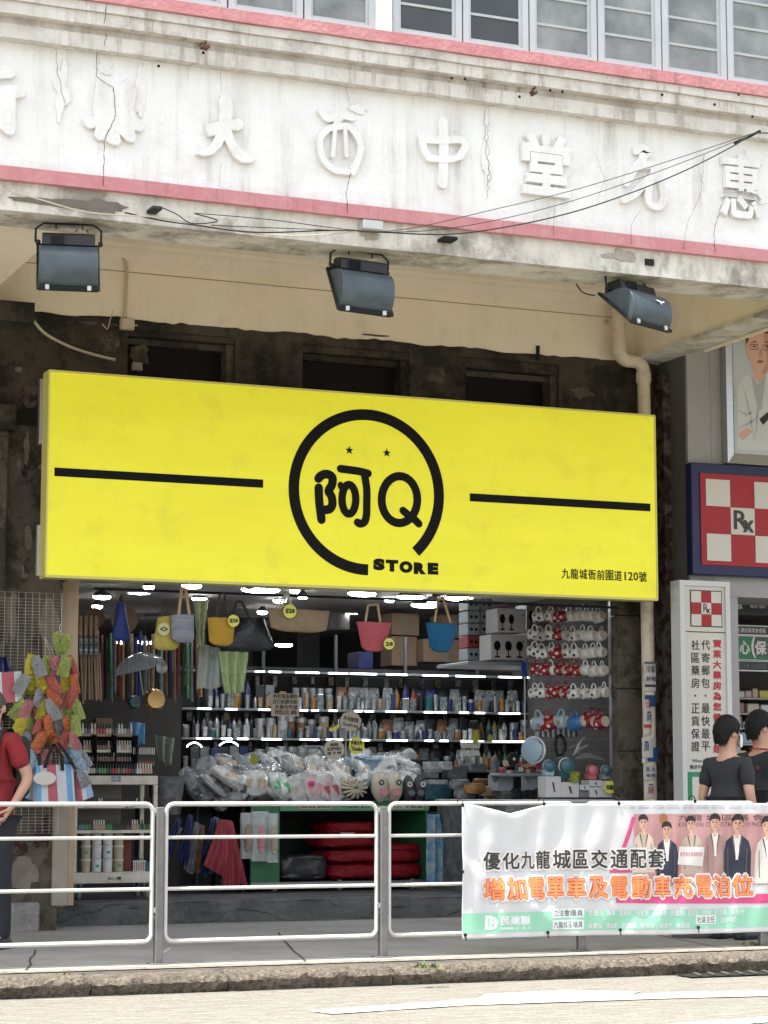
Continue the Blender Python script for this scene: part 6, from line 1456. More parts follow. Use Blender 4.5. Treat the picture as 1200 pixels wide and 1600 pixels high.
mb = MB(); mb.tube([(0, .025, r0-.004)]+[(0, .045-.022*math.cos(t), r0+.034*math.sin(t)) for t in [rad(20*i) for i in range(0, 10)]]+[(0, .068, r0-.004)], .0055, 6); mb.build('handle', m_mw, mug, local=True, smooth=60)
mb = MB()
for i in range(9):
    a_ = rad(40+40*i); y_ = .03+.035*(i % 2); c_3 = Vector((math.cos(a_)*(r0+.0015), y_, math.sin(a_)*(r0+.0015))); n_ = Vector((math.cos(a_), 0, math.sin(a_))); tt = Vector((-math.sin(a_), 0, math.cos(a_)))
    mb.add([c_3+tt*.0125*math.cos(w2)+Vector((0, 1, 0))*.0125*math.sin(w2)-n_*.0016*abs(math.cos(w2)) for w2 in [2*math.pi*k/8 for k in range(8)]], [tuple(range(8))])
mb.build('spots', m_spot, mug, local=True, kind='stuff', fix=False)
rows = [(962, [(851, 'w'), (865, 'w'), (875, 'r'), (886, 'r'), (897, 'wp'), (908, 'wp'), (917, 'wp'), (929, 'wp'), (942, 'wp')]), (992, [(844, 'w'), (853, 'g'), (865, 'w'), (879, 'r'), (887, 'g'), (903, 'w'), (915, 'w'), (929, 'wp'), (943, 'wp')]),
        (1019, [(843, 'w'), (856, 'w'), (868, 'w'), (879, 'r'), (892, 'w'), (906, 'w'), (921, 'wp'), (932, 'wp'), (944, 'wp')]), (1047, [(848, 'r'), (860, 'r'), (868, 'w'), (881, 'r'), (893, 'r'), (908, 'r'), (922, 'wp'), (934, 'wp'), (946, 'wp')]),
        (1082, [(845, 'w'), (853, 'w'), (865, 'r'), (876, 'r'), (890, 'r'), (905, 'w'), (918, 'w'), (935, 'w'), (949, 'w')]), (1127, [(853, 'b'), (868, 'r2'), (885, 'b'), (910, 'b2'), (928, 'r2'), (945, 'r2')])]
first = True
def gridpt(u, v, out=.05):
    d = ray(u, v); n = Vector((0, 0, 1)).cross(Ug.normalized()); n = n if n.y < 0 else -n
    O = Vector((g0.x, g0.y, 0))+n*out; t_ = (O.dot(n)-0)/(Vector((d.x, d.y, 0)).dot(n)); return Vector((d.x*t_, d.y*t_, HC+d.z*t_))
rown = ['top', 'second', 'third', 'fourth', 'fifth', 'bottom']
cw_ = {'w': 'white spotted', 'wp': 'plain white', 'r': 'red', 'g': 'grey', 'b': 'pale blue', 'r2': 'red patterned', 'b2': 'glossy blue'}
for r, (v, ms) in enumerate(rows):
    for i, (u, c) in enumerate(ms):
        p = gridpt(u, v, .10+.02*(i % 2)); lb = '%s mug, %s from left in the %s hanging row' % (cw_[c], ORD[i], rown[r])
        mats = {}
        if c == 'r': mats = {'mug_white': m_mr, 'mug_spot_black': m_mw}
        if c == 'r2': mats = {'mug_white': m_mr, 'mug_spot_black': m_mw}
        if c == 'g': mats = {'mug_white': m_mg}
        if c == 'b': mats = {'mug_white': M('mug_pale_blue', (.28, .36, .44), rough=.3), 'mug_spot_black': M('mug_ochre', (.35, .18, .08), rough=.4)}
        if c == 'b2': mats = {'mug_white': m_mb, 'mug_spot_black': m_mb}
        if c == 'wp': mats = {'mug_spot_black': m_mw}
        o = dup(mug, p, label=lb, group='mugs hung on the wire grid', mats=mats, sc=(1.2 if r < 5 else 1.55), rot=(rad(R.uniform(-12, 8)), rad(R.uniform(-14, 14)), rad(34-(u-843)*.24+R.uniform(-10, 10))))
for ch in list(mug.children): bpy.data.objects.remove(ch)
bpy.data.objects.remove(mug)
# ================================================================== hanging bags
m_tag = M('price_tag_yellow', (.62, .60, .10), rough=.7); m_card = M('price_card', (.52, .45, .37), (.47, .40, .32), sc=9, rough=.85)
def disc_tag(t, u, v, ru, Y, body, mat=None, nm='price_tag', tilt=0):
    c = A(u, v, Y); r = ru/PXM(u, Y); mb = MB(); mb.lathe([(r, -.004), (r, 0)], 24, c, 'Y'); o = mb.build(nm, mat or m_tag, t)
    mb = MB(); put(mb, body, c.x-r*.72, c.x+r*.72, c.z-r*.38, c.z+r*.38, Y-.0045, off=.035, res=1, shear=tilt); mb.build('lettering', m_bk, o); return o
def tote(nm, px, Y, mat, label, hmat, hpts, cat='tote bag', depth=.05, ribs=0, group='tote bags hung under the sign', tagp=None, hw=.010):
    """px: four outline pixels (top-left, top-right, bottom-right, bottom-left); body bulges, rounded bottom"""
    P = [A(u, v, Y) for u, v in px]; t = thing(nm, label, cat, (P[0]+P[1])/2, group)
    mb = MB(); n, m = 20, 18
    for sgn in (-1, 1):
        def f(s, v):
            top = P[0].lerp(P[1], s); bot = P[3].lerp(P[2], s); rd = 1-.16*(abs(2*s-1)**4)
            vv = v*rd if v > .5 else v; q = top.lerp(bot, vv)
            b = math.sin(math.pi*s)**.6*(math.sin(math.pi*min(1, v*.55+.30)))
            rib = (.0035*math.sin(v*ribs*2*math.pi) if ribs else .004*noise.noise(Vector((s*5+P[0].x*9, v*5, sgn))))
            return q+Vector((0, sgn*(depth*b*(1 if v < .999 else .2)+.004)-(rib if sgn < 0 else 0), .006*noise.noise(Vector((s*4+P[0].x, 1, 1)))*(1-v)))
        mb.grid(f, n if not ribs else n, m if not ribs else ribs*5)
    mb.build('body', mat, t, smooth=60, fix=False)
    for hp in hpts:
        pts = [A(u, v, Y-.02) for u, v in hp]; out = []
        for i in range(len(pts)-1):
            for k in range(5): out.append(pts[i].lerp(pts[i+1], k/5))
        out.append(pts[-1]); mb = MB(); mb.tube(out, hw, 6); mb.build('handle', hmat, t, smooth=True)
    if tagp: disc_tag(t, *tagp[:3], Y-depth-.03, tagp[3])
    return t
m_jute = M('jute', (.30, .22, .14), (.22, .16, .10), sc=30, rough=.95, bump=.6, bsc=150); m_hnd = M('handle_tan', (.42, .30, .18), rough=.7); m_hw = M('handle_white', (.5, .48, .44), rough=.8); m_hr = M('handle_dark', (.05, .035, .03), rough=.7)
YH_ = 17.15
tote('jute_tote', [(419, 951), (515, 955), (509, 990), (424, 986)], YH_, m_jute, 'wide tan jute tote with white handles and a yellow price tag under the sign', m_hw, [[(431, 955), (446, 927), (449, 927), (457, 952)], [(447, 928), (444, 940), (436, 955)]], tagp=(453, 955, 11, '$28'), depth=.06)
tote('rope_tote', [(557, 971), (611, 974), (600, 1019), (566, 1018)], YH_, M('rope_pink', (.46, .10, .12), (.38, .08, .10), sc=25, rough=.9, bump=.5, bsc=120), 'pink woven rope tote hanging under the sign', m_hnd, [[(571, 971), (575, 946), (590, 944), (594, 972)]], ribs=12, tagp=(608, 1006, 9, '28'))
tote('rope_tote', [(665, 973), (715, 977), (704, 1020), (673, 1018)], YH_, M('rope_blue', (.012, .12, .25), (.01, .09, .2), sc=25, rough=.9, bump=.5, bsc=120), 'blue woven rope tote hanging right of the pink one', m_hnd, [[(679, 972), (684, 938), (692, 934), (704, 973)]], ribs=12)
tote('canvas_tote', [(324, 965), (368, 966), (363, 1010), (327, 1008)], YH_, M('canvas_mustard', (.42, .25, .03), (.36, .21, .03), sc=40, rough=.95), 'mustard yellow tote with a round yellow price tag', m_hr, [[(338, 966), (343, 930), (350, 926), (357, 965)]], tagp=(365, 970, 9.5, '$28'))
tote('striped_tote', [(267, 961), (303, 960), (303, 1006), (268, 1003)], YH_-.02, M('canvas_grey', (.24, .25, .28), (.17, .18, .22), sc=14, stretch=(.2, 1, 5), amt=.2, rough=.9), 'grey tote with thin dark stripes, overlapping the yellow paper bag', m_hnd, [[(279, 961), (284, 918), (290, 921), (296, 962)]], hw=.013)
yb = tote('paper_bag', [(246, 965), (276, 960), (281, 1016), (238, 1016)], YH_+.06, M('bag_lime_yellow', (.42, .38, .05), (.30, .22, .07), sc=12, rough=.8, bump=.4), 'lime yellow bag with a pale round face print left of the grey striped tote', m_hr, [[(252, 966), (256, 938), (262, 966)]], tagp=None)
disc_tag(yb, 256, 983, 10, YH_-.01, 'O', M('bag_pale', (.5, .48, .25), rough=.8), nm='round_print')
tote('swim_bag', [(183, 942), (194, 942), (205, 1003), (174, 1000)], 17.5, M('swim_blue', (.010, .018, .13), (.015, .04, .2), sc=20, rough=.6), 'pointed dark blue swim bag hanging before a straw hat', m_hr, [[(187, 940), (189, 930), (191, 941)]], cat='bag')
tote('plastic_bag', [(372, 966), (412, 966), (432, 1019), (332, 1016)], 17.4, M('bag_black_plastic', (.015, .018, .024), (.03, .034, .04), sc=9, rough=.3, bump=.8, bsc=12), 'black plastic carrier bag behind the mustard tote', m_hr, [[(360, 970), (370, 940), (378, 940), (390, 968)]], cat='bag', depth=.09)
m_lg = M('film_green', (.33, .40, .18), (.26, .34, .16), sc=8, rough=.25, alpha=.85, bump=.7, bsc=10); m_lw = M('film_clear', (.30, .33, .30), (.22, .25, .23), sc=8, rough=.2, alpha=.7, bump=.8, bsc=10)
def film(nm, px, Y, mat, label, cat='packet', dep=.02, wav=4):
    P = [A(u, v, Y) for u, v in px]; mb = MB()
    def f(s, v):
        q = P[0].lerp(P[1], s).lerp(P[3].lerp(P[2], s), v); return q+Vector((0, dep*math.sin(s*math.pi*wav+v*2)+.01*noise.noise(Vector((s*6, v*9, Y*9))), .01*math.sin(s*9)*v))
    mb.grid(f, 20, 24); o = mb.build(nm, mat, smooth=True, fix=False)
    sd = o.modifiers.new('thickness', 'SOLIDIFY'); sd.thickness = .004
    return tag(o, label, cat)
film('foil_packet', [(303, 938), (325, 937), (318, 1010), (310, 1010)], 17.3, M('foil_green', (.30, .36, .12), (.45, .50, .40), sc=6, rough=.2, bump=.8), 'tall shiny yellow-green foil packet left of the mustard tote')
film('plastic_apron', [(312, 1006), (344, 1012), (351, 1074), (308, 1078)], 17.45, m_lw, 'pale see-through plastic sheet hanging below the foil packet')
film('plastic_apron', [(341, 1017), (388, 1019), (382, 1083), (352, 1084)], 17.4, m_lg, 'green see-through plastic sheet hanging below the black bag', wav=6)
# straw hats
m_str = M('straw', (.25, .18, .12), (.18, .13, .085), sc=30, rough=.9, bump=.5)
for u, v, r, Y, lb in ((147, 966, 17, 18.4, 'straw hat hanging above the timber sticks'), (194, 968, 22, 18.2, 'larger round straw hat behind the blue swim bag')):
    c = A(u, v, Y); k = r/PXM(u, Y); mb = MB(); mb.lathe([(0, -.07), (k*.35, -.068), (k*.42, -.05), (k*.47, -.004), (k*.98, .0), (k, .006), (k*.46, .004), (0, .003)], 28, c, 'Y', caps=False); tag(mb.build('straw_hat', m_str, smooth=50), lb, 'hat')
# rods, brush packs, rolls at the left
m_rod = M('timber_rod', (.40, .28, .19), (.22, .15, .1), sc=8, rough=.7)
for k in range(9):
    u = 122+k*4.2; a = A(u, 1018+R.uniform(-3, 3), 18.0); b = A(u+R.uniform(-2, 4), 1096+R.uniform(-5, 4), 18.0+.03*(k % 3)); mb = MB(); mb.tube([a, b], .0085, 6)
    tag(mb.build('timber_rod', m_rod), 'thin wooden rod, %s from left in the bundle beside the door post' % ORD[k], 'rod', 'wooden rods beside the door post')
for k in range(4):
    t = thing('brush_pack', 'packed wooden-handled brush, %s from left under the first straw hat' % ORD[k], 'brush', A(126+k*8, 1026, 17.9), 'brush packs beside the door post'); u = 124+k*8
    a = A(u, 962, 17.9); b = A(u+5, 994, 17.9); mb = MB(); mb.bbox(a.x, b.x, 17.9, 17.925, b.z, a.z, .004); mb.build('handle', m_rod, t)
    a = A(u-.5, 994, 17.9); b = A(u+5.5, 1024, 17.9); mb = MB(); mb.bbox(a.x, b.x, 17.895, 17.93, b.z, a.z-.002, .005); mb.build('pack', pm_['grey'], t)
    for j in range(3):
        a = A(u, 998+j*8, 17.893); b = A(u+5, 1001+j*8, 17.893); mb = MB(); mb.box(a.x, b.x, 17.89, 17.8945, b.z, a.z); mb.build('stripe', pm_['white'] if j % 2 == 0 else pm_['navy'], t)
rc = ['brown', 'rust red', 'black', 'green', 'grey', 'rust red', 'orange', 'black', 'tan', 'navy', 'navy', 'grey', 'brown', 'tan', 'black', 'grey', 'brown', 'navy']
for k in range(26):
    u = 152+k*6.7; c = rc[k % len(rc)]; Y = 19.8+.1*(k % 3); a = A(u, 985+(k*7 % 17), Y); b = A(u+R.uniform(-1, 2), 1082+(k*5 % 19), Y); mb = MB(); mb.tube([a, b], R.uniform(.012, .020), 8)
    tag(mb.build('roll', pm_[c]), '%s upright roll, %s from left in the row behind the clear umbrella' % (c, ORD[k]), 'roll', 'rolls standing at the back left')
mb = MB(); a = A(118, 1150, 20.3); b = A(284, 1150, 20.3); mb.box(a.x, b.x, 20.32, 20.36, SZ, 2.3); tag(mb.build('partition', m_int), 'dark board behind the rolls at the back left', 'partition')
# umbrella, pans
um = thing('clear_umbrella', 'open transparent umbrella hanging above the frying pans', 'umbrella', A(212, 1016, 18.6)); c = A(214, 1020, 18.6); rr_ = .24
m_ucl = M('umbrella_clear', (.50, .58, .64), rough=.08, alpha=.42, spec=.8)
mb = MB()
def uf(s, v):
    a = 2*math.pi*s; r = rr_*math.sin(v*1.35); return c+Vector((r*math.cos(a)*(1-.04*abs(math.sin(4*a))), r*math.sin(a), -.19*(1-math.cos(v*1.35))-.005))
mb.grid(uf, 32, 8); mb.xf(Matrix.Translation(c) @ Matrix.Rotation(rad(-14), 4, 'Y') @ Matrix.Translation(-c)); mb.build('canopy', m_ucl, um, smooth=True, fix=False)
for k in range(8):
    mb = MB(); mb.tube([Matrix.Rotation(rad(-14), 3, 'Y') @ (uf(k/8, v/6)-c)+c for v in range(7)], .0018, 4); mb.build('rib', m_bx, um)
mb = MB(); mb.tube([c, c+Vector((.06, 0, -.36))], .005, 6); mb.build('shaft', m_bx, um)
def pan(u, v, r, Y, mat, lb, rim):
    c = A(u, v, Y); k = r/PXM(u, Y); t = thing('frying_pan', lb, 'pan', c)
    mb = MB(); mb.lathe([(0, .03), (k*.75, .03), (k, -.012), (k*1.03, -.012), (k*.8, .035), (0, .035)], 28, c, 'Y', caps=False); mb.build('bowl', mat, t, smooth=60)
    mb = MB(); mb.tube([c+Vector((0, -.01, k)), c+Vector((0, -.01, k+.19))], [.010, .008], 8); mb.build('handle', rim, t)
    return t
m_gold = M('brass', (.45, .30, .12), rough=.25, metal=.8)
pan(210, 1097, 10.5, 18.4, pm_['teal'], 'small dark pan with a greenish middle under the umbrella', m_gap); pan(242, 1093, 17, 18.3, m_gold, 'shiny brass coloured pan beside the small dark pan', m_gap)
cc = A(252, 1043, 18.3); mb = MB(); mb.lathe([(0, .0), (.045, .004), (.052, .012), (0, .02)], 20, cc, 'Y'); mb.tube([cc+Vector((0, 0, .05)), cc+Vector((0, 0, .14))], .006, 5); tag(mb.build('ladle', m_steelp), 'round shiny ladle hanging right of the umbrella', 'ladle')
# ================================================================== left wire grid with foil pouches and striped bags
YGd = 17.12
gz0 = A(50, 1302, YGd).z; gz1 = A(50, 926, YGd).z; gx0 = A(-40, 1100, YGd).x; gx1 = A(94, 1100, YGd).x
wires('wire_grid', (gx0, YGd, gz0), (1, 0, 0), (0, 0, 1), gx1-gx0, gz1-gz0, .055, .0245, .0016, m_wirew, 'pale wire grid on the left pier where foil pouches hang')
pcol = {'yellow': (.58, .50, .04), 'lime': (.38, .46, .12), 'grey': (.36, .37, .39), 'pink': (.55, .20, .22), 'orange': (.62, .16, .05), 'coral': (.55, .13, .10), 'blue': (.14, .26, .42), 'pale blue': (.32, .44, .55)}
pmt = {k: M('pouch_'+k.replace(' ', '_'), v, tuple(x*.7+.03 for x in v), sc=26, amt=.35, rough=.33, metal=.25, bump=2.2, bsc=38, spec=.6) for k, v in pcol.items()}
pouch_rows = [(1005, [(92, 'lime', -10), (103, 'lime', 15)]), (1041, [(47, 'yellow', 0), (60, 'grey', -14), (73, 'lime', 4), (88, 'pink', -15), (101, 'lime', 12), (112, 'coral', -12)]),
              (1069, [(34, 'grey', 18), (48, 'yellow', 5), (65, 'yellow', -25), (83, 'coral', -20), (103, 'yellow', 8), (117, 'orange', -14)]), (1089, [(30, 'lime', 24), (60, 'grey', 10), (84, 'orange', -30), (98, 'pink', 18), (112, 'coral', 10)]),
              (1108, [(28, 'lime', 28), (41, 'pink', 22), (56, 'pink', -20), (68, 'yellow', 14), (82, 'grey', -18), (107, 'lime', 8), (121, 'lime', -20)]), (1134, [(31, 'yellow', 25), (46, 'lime', -18), (62, 'coral', 24), (76, 'orange', -16), (92, 'grey', -24), (106, 'orange', -30), (118, 'lime', -10)]),
              (1158, [(25, 'blue', 30), (40, 'grey', -5), (62, 'orange', 25), (84, 'orange', -22), (100, 'coral', 20), (117, 'pink', -18)]), (1186, [(37, 'pale blue', 18), (51, 'pale blue', -12), (73, 'pink', 6), (107, 'blue', 8), (119, 'pale blue', -14), (130, 'grey', -30)]), (1215, [(38, 'blue', 14), (48, 'pale blue', -10), (74, 'pink', -4), (130, 'grey', -20)])]
pouch_me = {}
for r, (v, ps_) in enumerate(pouch_rows):
    for i, (u, c, rt) in enumerate(ps_):
        if c not in pouch_me:
            mb = MB(); w_, h_ = .082, .135
            for sg_ in (-1, 1):
                def f(s, t):
                    x = (s-.5)*w_*(1-.30*math.exp(-((t-.92)/.13)**2)); z = (.5-t)*h_*-1; b = math.sin(math.pi*s)*math.sin(math.pi*t)**.7
                    return (x+.004*noise.noise(Vector((s*5, t*5, len(c)))), sg_*(.017*b)+(.012*noise.noise(Vector((s*5, t*6, len(c)*3.3)))+.006*noise.noise(Vector((s*13, t*15, len(c)))))*(b+.15), z+.006*noise.noise(Vector((s*6, 2, len(c)))))
                mb.grid(f, 12, 14)
            pouch_me[c] = mb.build('foil_pouch', pmt[c], local=True, smooth=35, fix=False); o = pouch_me[c]
        else: o = pouch_me[c].copy(); COL.objects.link(o)
        o.location = A(u, v, 16.92-.05*((i+r) % 3)); o.rotation_euler = (rad(R.uniform(-12, 12)), rad(rt*1.25+R.uniform(-8, 8)), rad(R.uniform(-35, 35))); o.scale = (R.uniform(.95, 1.25), 1.6, R.uniform(1.1, 1.4))
        tag(o, '%s foil pouch, %s from left in the %s row of the hanging cluster' % (c, ORD[i], ORD[r]), 'pouch', 'foil pouches hanging on strings at the left')
for k, u in enumerate((40, 62, 84, 104, 116)):
    cable('pouch_string', [A(98 if k > 2 else 70, 995, 16.98), A((u+98)/2, 1045, 16.98), A(u, 1110, 16.97), A(u+4, 1195, 16.97)], .0022, m_ccab, 'thin string holding pouches, %s from left' % ORD[k], 'string', 'strings of the foil pouches')
hk = cable('wire_hook', [A(96, 974, 17.0), A(93, 981, 17.0), A(97, 990, 16.99), A(101, 994, 16.98), A(99, 1002, 16.98)], .003, m_clip, 'bent wire hook on the timber door post', 'hook')
# striped woven bags
m_s = {'b': M('woven_blue', (.10, .28, .50), (.14, .34, .55), sc=40, rough=.5, bump=.3), 'w': M('woven_white', (.52, .54, .56), (.46, .48, .5), sc=40, rough=.5, bump=.3), 'r': M('woven_red', (.40, .09, .11), (.34, .07, .09), sc=40, rough=.5, bump=.3), 'g': M('woven_grey', (.20, .19, .18), rough=.6), 'l': M('woven_light_blue', (.28, .38, .50), (.2, .3, .44), sc=30, rough=.5)}
def striped(px, Y, cols_, label, dep=.07, base=True):
    P = [A(u, v, Y) for u, v in px]; t = thing('striped_bag', label, 'bag', (P[0]+P[1])/2, 'striped woven carrier bags'); tot = sum(k for _, k in cols_); s0 = 0
    for c, k in cols_:
        s1 = s0+k/tot; mb = MB()
        def f(s, v):
            S_ = s0+(s1-s0)*s; q = P[0].lerp(P[1], S_).lerp(P[3].lerp(P[2], S_), v); return q+Vector((0, -dep*math.sin(math.pi*min(.97, max(.03, S_)))**.35*(.5+.5*v)-.004*noise.noise(Vector((S_*9, v*6, P[0].x))), 0))
        vmax = 1
        mb.grid(f, 5, 14); mb.build('stripe_panel', m_s[c], t, smooth=True, fix=False); s0 = s1
    mb = MB(); q0, q1, q2, q3 = [p+Vector((0, .03, 0)) for p in P]
    mb.add([q0, q1, q2, q3, q0+Vector((0, .03, 0)), q1+Vector((0, .03, 0)), q2+Vector((0, .03, 0)), q3+Vector((0, .03, 0))], [(0, 1, 2, 3), (4, 7, 6, 5), (0, 4, 5, 1), (1, 5, 6, 2), (2, 6, 7, 3), (3, 7, 4, 0)]); mb.build('back', m_s['w'], t)
    return t
s1_ = striped([(55, 1196), (113, 1194), (116, 1254), (56, 1256)], 16.82, [('b', .7), ('w', 1), ('r', 1.5), ('w', 1.6), ('b', 1), ('w', .35)], 'striped woven bag with an oval white tag and black handles, hanging in front')
for hp in ([(70, 1200), (76, 1180), (84, 1162), (96, 1180), (98, 1204)], [(90, 1160), (104, 1178), (118, 1202)]):
    pts = [A(u, v, 16.76) for u, v in hp]; mb = MB()
    for a, b in zip(pts[:-1], pts[1:]): 
        w_ = Vector((.014, 0, 0)); mb.add([a-w_, a+w_, b+w_, b-w_, a-w_+Vector((0, .006, 0)), a+w_+Vector((0, .006, 0)), b+w_+Vector((0, .006, 0)), b-w_+Vector((0, .006, 0))], [(0, 1, 2, 3), (4, 7, 6, 5), (0, 4, 5, 1), (1, 5, 6, 2), (2, 6, 7, 3), (3, 7, 4, 0)])
    mb.build('handle', m_gap, s1_)
c = A(70, 1216, 16.73); mb = MB(); mb.lathe([(.088, -.003), (.088, 0)], 28, (0, 0, 0), 'Y'); [setattr(q, 'z', q.z*.58) for q in mb.v]; mb.move(c); mb.build('oval_tag', m_wh, s1_)
a = A(57, 1236, 16.74); b = A(113, 1254, 16.74)
striped([(36, 1192), (58, 1196), (58, 1252), (38, 1246)], 16.88, [('b', 1), ('g', .6), ('l', 1)], 'blue side of a striped bag behind the one with the oval tag', .02)
striped([(113, 1186), (132, 1188), (146, 1244), (120, 1254)], 16.86, [('r', 1), ('w', .8), ('l', 1.4)], 'slanting striped bag at the right of the one with the oval tag', .03)
striped([(-30, 1052), (33, 1049), (34, 1096), (-28, 1102)], 16.9, [('b', 1), ('w', 1), ('r', 1.3), ('w', .8)], 'red and white striped bag high at the left edge above the man', .05)
film('dark_cloth', [(0, 1026), (10, 1027), (22, 1052), (0, 1054)], 16.95, pm_['navy'], 'dark navy cloth bag at left edge above the striped bag', 'bag')
# ================================================================== nail varnish cart
YN = 18.2; cxa = A(113, 1370, YN).x; cxb = A(245, 1370, YN).x
m_cartw = M('cart_white_wood', (.66, .62, .54), (.48, .43, .35), sc=8, rough=.7, grunge=.4, gc=(.15, .12, .09), gsc=6, glo=.52)
ct = thing('display_cart', 'white wooden cart on castors stacked with nail varnish and tubs', 'cart', ((cxa+cxb)/2, YN, SZ))
zc = {k: A(180, v, YN).z for k, v in dict(top0=1226, top1=1212, s20=1263, s21=1258, s30=1302, s31=1297, b0=1380, b1=1363).items()}
D = .42
mb = MB(); mb.bbox(cxa, cxb, YN, YN+D, zc['top0'], zc['top1'], .004); mb.build('top_board', m_cartw, ct)
mb = MB(); mb.bbox(cxa+.02, cxb-.02, YN+.02, YN+D, zc['s20'], zc['s21'], .002); mb.build('shelf', m_cartw, ct)
mb = MB(); mb.bbox(cxa+.02, cxb-.02, YN+.02, YN+D, zc['s30'], zc['s31'], .002); mb.build('shelf', m_cartw, ct)
mb = MB(); mb.bbox(cxa, cxb, YN, YN+D, zc['b0'], zc['b1'], .004); mb.build('base_board', m_cartw, ct)
for x_ in (cxa, cxb-.035):
    for y_ in (YN, YN+D-.035):
        mb = MB(); mb.bbox(x_, x_+.035, y_+.001, y_+.034, zc['b1']+.001, zc['top0']-.001, .003); mb.build('post', m_cartw, ct)
mb = MB(); mb.box(cxa+.036, cxb-.2, YN+D-.02, YN+D-.01, zc['b1'], zc['top0']-.002); mb.build('back_board', M('cart_back', (.20, .18, .16), rough=.8), ct)
def castor(parent, x, y, ztop, rw=.045):
    mb = MB(); mb.lathe([(rw*.3, -.014), (rw*.95, -.014), (rw, -.008), (rw, .008), (rw*.95, .014), (rw*.3, .014)], 20, (x, y, SZ+rw+.003), 'X'); o = mb.build('castor', M('castor_tyre', (.26, .26, .25), (.16, .16, .15), sc=9, rough=.7), parent, smooth=40)
    mb = MB(); mb.lathe([(rw*.55, -.016), (rw*.55, .016)], 14, (x, y, SZ+rw+.003), 'X'); mb.build('hub', m_clip, o)
    mb = MB(); z_ = SZ+rw+.003
    for s in (-1, 1): mb.add([(x+s*.020, y-.012, z_-.01), (x+s*.020, y+.012, z_-.01), (x+s*.020, y+.035, ztop), (x+s*.020, y-.02, ztop), (x+s*.024, y-.012, z_-.01), (x+s*.024, y+.012, z_-.01), (x+s*.024, y+.035, ztop), (x+s*.024, y-.02, ztop)], [(0, 1, 2, 3), (4, 7, 6, 5), (0, 4, 5, 1), (1, 5, 6, 2), (2, 6, 7, 3), (3, 7, 4, 0)])
    mb.box(x-.04, x+.04, y-.03, y+.04, ztop-.006, ztop-.001); mb.build('fork', m_clip, o)
for x_ in (cxa+.07, cxb-.07):
    for y_ in (YN+.07, YN+D-.08): castor(ct, x_, y_, zc['b0'], .05)
def price(parent, u0, v0, u1, v1, Y, body, mat=None, off=.03):
    a = A(u0, v0, Y); b = A(u1, v0, Y); z1 = A(u0, v1, Y).z; mb = MB(); mb.box(a.x, b.x, Y-.003, Y-.0005, z1, a.z); o = mb.build('price_card', mat or M('card_blue_white', (.40, .46, .48), rough=.7), parent)
    n = body.split('|'); h_ = (a.z-z1)/len(n)
    for i, l in enumerate(n):
        mb = MB(); put(mb, l, a.x+.006, b.x-.006, a.z-h_*(i+.88), a.z-h_*(i+.12), Y-.0035, off=off, res=1, th=.002); mb.build('lettering', m_bk, o)
price(ct, 173, 1212, 190, 1222, YN-.001, '$10 2支|$18 3支'); price(ct, 195, 1258, 211, 1263, YN+.018, '$10'); price(ct, 168, 1369, 190, 1376, YN-.001, '$12 2罐', m_cartw)
# varnish bottles: body and cap in one small mesh, ordered rows
nv_c = {'clear': (.40, .36, .30), 'green': (.05, .22, .08), 'red': (.30, .02, .04), 'brown': (.14, .07, .04), 'dark': (.04, .04, .045), 'white': (.50, .50, .48), 'blue': (.10, .16, .26), 'nude': (.42, .28, .2)}
nvm = {k: M('varnish_'+k, v, rough=.2, spec=.7) for k, v in nv_c.items()}; m_cap = M('varnish_cap_black', (.02, .02, .02), rough=.3)
nvp = {}
def varnish(c, loc, lab, hs=1, ws=1):
    if c not in nvp:
        mb = MB(); mb.bbox(-.011, .011, -.011, .011, 0, .042, .004); mb.lathe([(.0075, .042), (.0065, .075), (.005, .077)], 8, mi=1)
        nvp[c] = mb.build('varnish_bottle', [nvm[c], m_cap if c not in ('white', 'nude') else m_wh], local=True); o = nvp[c]
    else: o = nvp[c].copy(); COL.objects.link(o)
    o.location = loc; o.scale = (ws, ws, hs); tag(o, lab, 'nail varnish', 'nail varnish bottles on the cart')
def vrow(u0, u1, Y, z, n, cols_, rown, hs=1):
    x0 = A(u0, 1200, Y).x; x1 = A(u1, 1200, Y).x; ws = (x1-x0)/n/.024
    for i in range(n):
        c = cols_[int(i*len(cols_)/n)] if R.random() < .8 else R.choice(cols_)
        varnish(c, (x0+(x1-x0)*(i+.5)/n, Y, z+.0005), '%s nail varnish bottle, %s from left %s' % (c, ORD[min(29, i)], rown), hs, min(1.1, ws))
# stepped rack on the cart top
rk = thing('varnish_rack', 'black stepped rack of nail varnish standing on the cart', 'rack', (cxa+.3, YN+.2, zc['top1']))
def zr(v, Y): return A(160, v, Y).z
steps = [(1209, YN+.04, 120, 240), (1190, YN+.10, 126, 206), (1172, YN+.16, 128, 206), (1147, YN+.22, 119, 207)]
for v, Y, u0, u1 in steps:
    z_ = zr(v, Y); mb = MB(); mb.box(A(u0, v, Y).x, A(u1, v, Y).x, Y-.016, Y+.045, z_-.008, z_); mb.build('step', m_gap, rk)
    if v in (1172, 1147):
        for (a_, b_) in (((120, 142), (144, 173), (176, 206)) if v == 1147 else ((128, 142), (148, 172), (181, 205))):
            mb = MB(); mb.bbox(A(a_, v, Y).x, A(b_, v, Y).x, Y-.024, Y-.017, z_-.022, z_+.003, .002); mb.build('front_strip', m_rod if v == 1147 else m_wh, rk)
mb = MB(); mb.box(A(119, 1180, YN+.28).x, A(207, 1180, YN+.28).x, YN+.285, YN+.30, zc['top1'], zr(1140, YN+.28)); mb.build('back', m_gap, rk)
for u in (119, 143, 174, 207):
    mb = MB(); x_ = A(u, 1180, YN+.2).x; mb.box(x_-.004, x_+.004, YN+.05, YN+.284, zc['top1'], zr(1149, YN+.22)); mb.build('divider', m_gap, rk)
